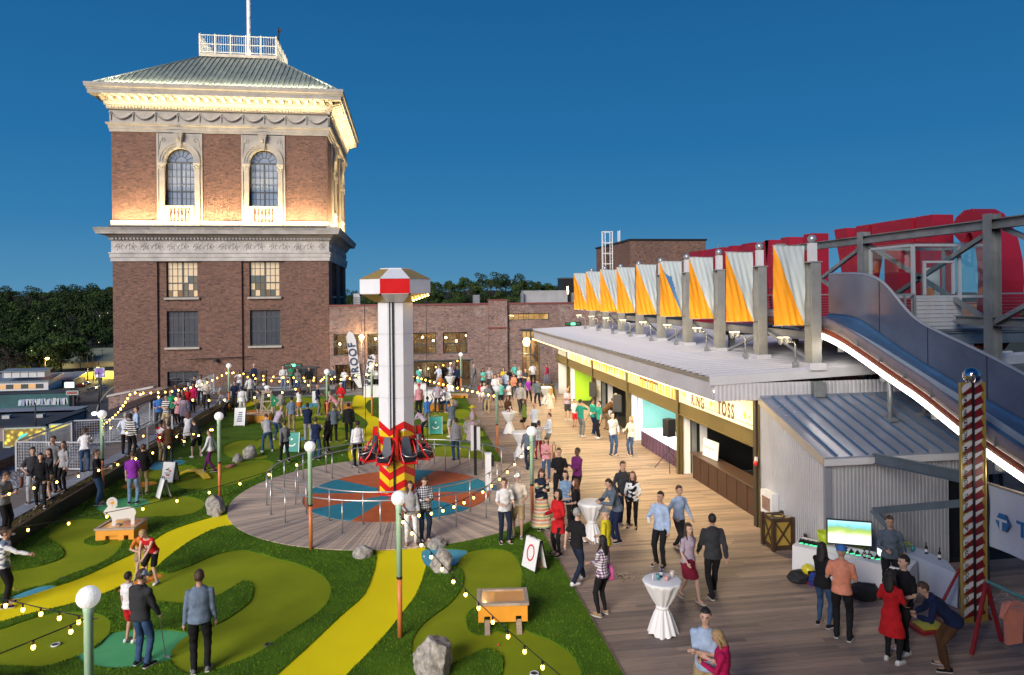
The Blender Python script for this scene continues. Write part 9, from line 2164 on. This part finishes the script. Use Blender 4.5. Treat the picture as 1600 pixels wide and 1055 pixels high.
# === TOWN BELOW THE ROOF, LEFT SIDE
def px_block(lb,cat,name,px0,px1,pyb,h,depth,wall,roof,z=ZG,over=.6,slope=0):
 a=at(px0,pyb,z);b=at(px1,pyb,z);Y=(a[1]+b[1])/2
 t=thing(name,lb,cat,((a[0]+b[0])/2,Y,z))
 MB().box(a[0],b[0],Y,Y+depth,z,z+h).build('wall',wall,t)
 MB().add([(a[0]-over,Y-over,z+h),(b[0]+over,Y-over,z+h),(b[0]+over,Y+depth+over,z+h+slope),(a[0]-over,Y+depth+over,z+h+slope),(a[0]-over,Y-over,z+h+.4),(b[0]+over,Y-over,z+h+.4),(b[0]+over,Y+depth+over,z+h+slope+.4),(a[0]-over,Y+depth+over,z+h+slope+.4)],[(3,2,1,0),(4,5,6,7),(0,1,5,4),(1,2,6,5),(2,3,7,6),(3,0,4,7)]).build('roof',roof,t)
 return t, a[0], b[0], Y, z, h
M_wwall=M('town_white_wall',(.55,.55,.55),.7,0,.08,.2);M_broof=M('town_blue_roof',(.16,.20,.25),.6,.1,.12,.2);M_dwall=M('town_dark_wall',(.07,.065,.07),.8,0,.15,.2);M_droof=M('town_dark_roof',(.03,.035,.05),.9,0,.3,.1);M_yw=M('town_yellow_wall',(.42,.36,.16),.7,0,.1,.1);M_groof=M('town_green_roof',(.20,.22,.15),.7,0,.1,.1)
M_wlit=M('town_lit_window',(.3,.2,.1),.5,0,.2,.5,emit=(1,.5,.15),estr=.5)
t, x0_, x1_, Y, z, h=px_block('long white motel block with a blue grey roof in the town below','building','motel_building',-60,68,612,3.8,12,M_wwall,M_broof,slope=2.2)
for k in range(11):x=x0_+2+k*(x1_-x0_-4)/11;MB().box(x,x+3.0,Y-.12,Y-.02,z+1.0,z+2.9).build('window',M_wlit if k%2 else M_glassd,t)
t, x0_, x1_, Y, z, h=px_block('raised white clerestory storey on the motel roof','building','clerestory_block',8,66,590,2.4,5,M_wwall,M_broof,z=-26.0,slope=.7)
for k in range(5):x=x0_+k*(x1_-x0_)/5;MB().box(x+.2,x+.35,Y-.1,Y-.01,z+.1,z+2.3).build('mullion',M_dwall,t)
px_block('blue grey roofed wing right of the white motel','building','motel_wing',70,112,604,2.6,12,M_dwall,M_broof,slope=2.2)
t, x0_, x1_, Y, z, h=px_block('teal painted low building with a pale graffiti mural','building','graffiti_building',-60,100,640,5.6,5,M('town_teal',(.03,.10,.11),.8,0,.25,.2),M_droof)
rg_=random.Random(9)
for k in range(16):
 x=x0_+(x1_-x0_)*(.55+.44*k/16);w=rg_.uniform(.9,1.8);MB().prism([(x,z+1.2),(x+w,z+1.2+rg_.uniform(0,.6)),(x+w*.8,z+3.6),(x+w*.1,z+3.0+rg_.uniform(0,.8))],0,.1,lambda u,v,w_,Y=Y:(u,Y-.02-w_,v)).build('graffiti_letter',M('graf_pale%d'%(k%3),[(.4,.5,.55),(.25,.3,.45),(.5,.5,.5)][k%3],.7),t)
t, x0_, x1_, Y, z, h=px_block('grey brick shop with lit windows and red lettering by the road','building','corner_shop',-60,102,668,3.9,11,M_dwall,M('town_pale_roof',(.25,.27,.3),.7,0,.15,.1))
for k in range(3):MB().box(x1_-7-k*5.5,x1_-3.5-k*5.5,Y-.12,Y-.02,z+.5,z+2.6).build('window',M_wlit,t)
place_text('shop_lettering','CLUTCH',1.0,M('shop_red',(.4,.05,.05),.5,emit=(.8,.1,.08),estr=.4),(x1_-13,Y-.15,z+3.2),(1,0,0),(0,0,1),t,off=.03)
t, x0_, x1_, Y, z, h=px_block('dark flat roofed building with a pinkish end wall below the parapet','building','flat_roof_building',-80,62,690,3.9,25,M('town_pink_wall',(.26,.19,.19),.8,0,.1,.2),M_droof)
for k in range(3):MB().box(x1_-8-k*9,x1_-6-k*9,Y+12,Y+14,z+4.3,z+5.3).build('roof_unit',M_steel,t)
t, x0_, x1_, Y, z, h=px_block('long warehouse with a yellowish wall and pale green roof beyond the road','building','warehouse',92,230,582,5.5,26,M_yw,M_groof,slope=5.5)
for k in range(7):MB().box(x0_+4+k*9,x0_+4.3+k*9,Y-.1,Y-.01,z,z+5.4).build('wall_seam',M_dwall,t)
px_block('yellow lit wall at the road bend','wall','lit_yard_wall',122,230,594,4.2,.5,M('yard_yellow',(.55,.42,.06),.7,0,.1,.1),M_dwall,over=.05)
px_block('blue shed behind the warehouse roof','building','blue_shed',164,215,567,6,8,M('shed_blue',(.03,.16,.42),.6,0,.1,.1),M('shed_blue',(.03,.16,.42)))
for k, (px,c)in enumerate([(132,.5),(142,.4),(150,.55),(160,.45)]):px_block(['small white truck row roof beyond the warehouse','pale van behind the warehouse roof','white van beside the blue shed','light box truck by the blue shed'][k],'vehicle','distant_vehicle',px,px+7,563+k%2,2.6,5,M('veh_pale',(.4,.42,.45),.4),M('veh_pale',(.4,.42,.45)),over=.01)
# lamps, poles, billboards
def at_h(px,py,pyb,z=ZG):b=at(px,pyb,z);return b, atY(px,py,b[1])
def streetlight(lb,px,py,pyb,col,e,en):
 b, p=at_h(px,py,pyb);t=thing('street_lamp',lb,'street lamp',b,0,'street lamps in the town')
 MB().tube([b,(b[0],b[1],p[2])],.14,6).tube([(b[0],b[1],p[2]),(b[0]+.9,b[1],p[2]+.1)],.1,5).build('pole',M_black,t);MB().ball((b[0]+.9,b[1],p[2]-.1),.9,10,6,(1,1,.6)).build('lamp_head',M('street_glow_%s'%lb[:6],(1,.6,.2),.5,0,0,emit=col,estr=e),t);point('street_light',(b[0]+.9,b[1]-1,p[2]-1.4),en,col,.6)
streetlight('orange glowing street lamp before the dark wooded hill',71,560,598,(1,.45,.08),14,9000)
streetlight('white street lamp lighting the yellow wall by the road',150,575,596,(1,.75,.3),3,14000)
streetlight('small orange street lamp among the hillside trees',110,529,560,(1,.35,.08),5,1500)
streetlight('cool white lamp low beside the road',143,646,650,(.8,.9,1),8,700)
def billboard(lb,px0,px1,py0,py1,Yk,face,posts=True):
 a=atY(px0,py1,Yk);b=atY(px1,py0,Yk);t=thing('billboard',lb,'billboard',((a[0]+b[0])/2,Yk,ZG))
 MB().box(a[0],b[0],Yk,Yk+.5,a[2],b[2]).build('panel',face,t)
 for x in(a[0],b[0]):MB().box(x-.12,x+.12,Yk-.1,Yk+.6,a[2]-.1,b[2]+.1).build('frame',M('bill_frame',(.4,.5,.42),.5),t)
 for z in(a[2],b[2]):MB().box(a[0],b[0],Yk-.1,Yk+.6,z-.12,z+.12).build('frame',M('bill_frame',(.4,.5,.42)),t)
 if posts:MB().box((a[0]+b[0])/2-.3,(a[0]+b[0])/2+.3,Yk+.6,Yk+1.1,ZG,b[2]-.5).build('post',M_black,t)
 return t, a, b
def billmat(name,base,hi,sc,e):
 m, t, b=nmat(name);n=N(t,'ShaderNodeTexVoronoi',Scale=sc);t.links.new(coords(t),n.inputs['Vector']);c=ramp(t,n.outputs['Distance'],[(.2,hi),(.45,base),(.8,tuple(x*.5 for x in base))]);t.links.new(c,b.inputs['Base Color']);t.links.new(c,b.inputs['Emission Color']);b.inputs['Emission Strength'].default_value=e;return m
t, a, b=billboard('lit billboard with a gold scale pattern and a teal feather shape',6,71,668,699,165,billmat('bill_gold',(.20,.13,.02),(.75,.62,.06),.9,.7))
cx_, cz_=(a[0]+b[0])/2, (a[2]+b[2])/2;MB().prism([(cx_-1.5,cz_-.6),(cx_-.8,cz_+.5),(cx_+.6,cz_+1.0),(cx_+.4,cz_+.4),(cx_-.6,cz_-.1)],0,.08,lambda u,v,w:(u,164.98-w,v)).build('feather_shape',M('bill_teal',(.08,.5,.42),.5,emit=(.1,.6,.5),estr=.5),t)
billboard('plain bright yellow lit billboard behind the mesh railing',78,132,662,682,168,M('bill_yellow',(.6,.52,.04),.6,0,.05,1,emit=(.75,.65,.06),estr=.7))
billboard('small purple and white billboard beside the road',148,163,575,590,300,billmat('bill_purple',(.22,.12,.4),(.6,.55,.7),.5,.5))
billboard('glaring white lit sign box by the road',101,116,597,606,275,M('bill_white',(1,1,1),.5,0,0,emit=(.9,1,.95),estr=3))
t, a, b=billboard('dark red lettered sign board below the white lit box',104,122,611,617,262,M_dwall)
place_text('sign_lettering','BRUNOS',.9,M('shop_red2',(.45,.1,.1),.5,emit=(.6,.1,.1),estr=.3),((a[0]+b[0])/2,261.95,(a[2]+b[2])/2),(1,0,0),(0,0,1),t,off=.02)
for i, (px,py,pyb,lb)in enumerate([(155,580,655,'tall dark utility pole between the billboard and the parapet'),(122,608,640,'utility pole beside the dark lettered sign'),(146,545,598,'orange lit utility pole before the warehouse'),(137,548,598,'thin utility pole left of the orange lit one'),(160,545,594,'orange lit pole at the yellow wall'),(56,630,690,'thin pole behind the lit billboard')]):
 b, p=at_h(px,py,pyb);t=thing('utility_pole',lb,'pole',b,0,'utility poles in the town');MB().tube([b,(b[0],b[1],p[2])],[.22,.14],6).build('pole',M_bark if i in(2,4)else M_black,t);MB().bar((b[0]-1.3,b[1],p[2]-.8),(b[0]+1.3,b[1],p[2]-.8),.16).build('cross_arm',M_bark,t)
 # parked cars beside the road
def car(lb,px,py,rz,col):
 p=at(px,py,ZG+.12);t=thing('parked_car',lb,'car',p,rz,'cars parked in the town')
 g=MB();L=[(-2.2,.3),(-2.2,.75),(-1.9,.9),(-1.2,.95),(-.7,1.42),(.7,1.45),(1.25,.98),(2.1,.85),(2.25,.6),(2.2,.3)];g.prism(L,-.85,.85,lambda u,v,w:(u,w,v));obj('body',g.mesh('body',M('car_'+lb[:9],col,.3,.3,0)),t,loc=(0,0,0))
 for sy in(-.86,.82):obj('window',MB().prism([(-1.1,.98),(-.65,1.36),(.65,1.38),(1.1,1.0)],sy,sy+.04,lambda u,v,w:(u,w,v)).mesh('window',M_glassd),t,loc=(0,0,0))
 for sx in(-1.35,1.4):
  for sy in(-.8,.8):obj('wheel',MB().tube([(sx,sy-.1,.32),(sx,sy+.1,.32)],.32,12).mesh('wheel',M_black),t,loc=(0,0,0))
for i, (px,py,rz,c,lb)in enumerate([(92,590,0,(.3,.3,.32),'silver car parked near the warehouse'),(100,592,0,(.03,.03,.04),'black car parked near the warehouse'),(126,604,.3,(.2,.02,.02),'dark red car by the white sign'),(134,601,.3,(.3,.32,.35),'pale car by the white sign'),(158,607,.9,(.5,.5,.5),'white car on the road bend'),(106,668,0,(.4,.4,.42),'pale motor scooter sized car in front of the shop'),(144,610,.5,(.05,.06,.1),'navy car parked above the road')]):car(lb,px,py,rz,c)
# tiny house lights on the wooded hill
for i in range(6):
 px, py=rnd.uniform(4,172), rnd.uniform(485,560);Yk=380 if py>530 else 440;p=atY(px,py,Yk-14)
 o=obj('house_light',MB().ball((0,0,0),.2,6,4).mesh('house_light',M('far_light',(1,.9,.7),.5,0,0,emit=(1,.75,.4),estr=1.0)),loc=p);tag(o,'tiny house light glinting among the trees of the dark hillside','light','house lights on the hillside')
 # white curved object by the sloping wall (signal dish on the corner)
 # === ADDED UNSEEN BLOCKS THAT SHADE THE LOWER RIGHT DECK (behind and right of the viewer)
nb=thing('added_shade_blocks','added unseen blocks behind the viewpoint that shade the lower right deck','building',(15,-3,0))
MB().box(7.4,24,-14,6.6,-.9,7.2).build('wall',M_lean,nb);MB().box(7.2,24.2,-14.2,6.8,7.21,7.4).build('roof',M_pale,nb)  # this wall and roof form the lower added, unseen shade block
MB().box(-3.6,26,-18,-2.6,-.9,17).build('shade_block',M_brick,nb);MB().box(-3.8,26.2,-18.2,-2.4,17.01,17.3).build('shade_block_coping',M_copr,nb)
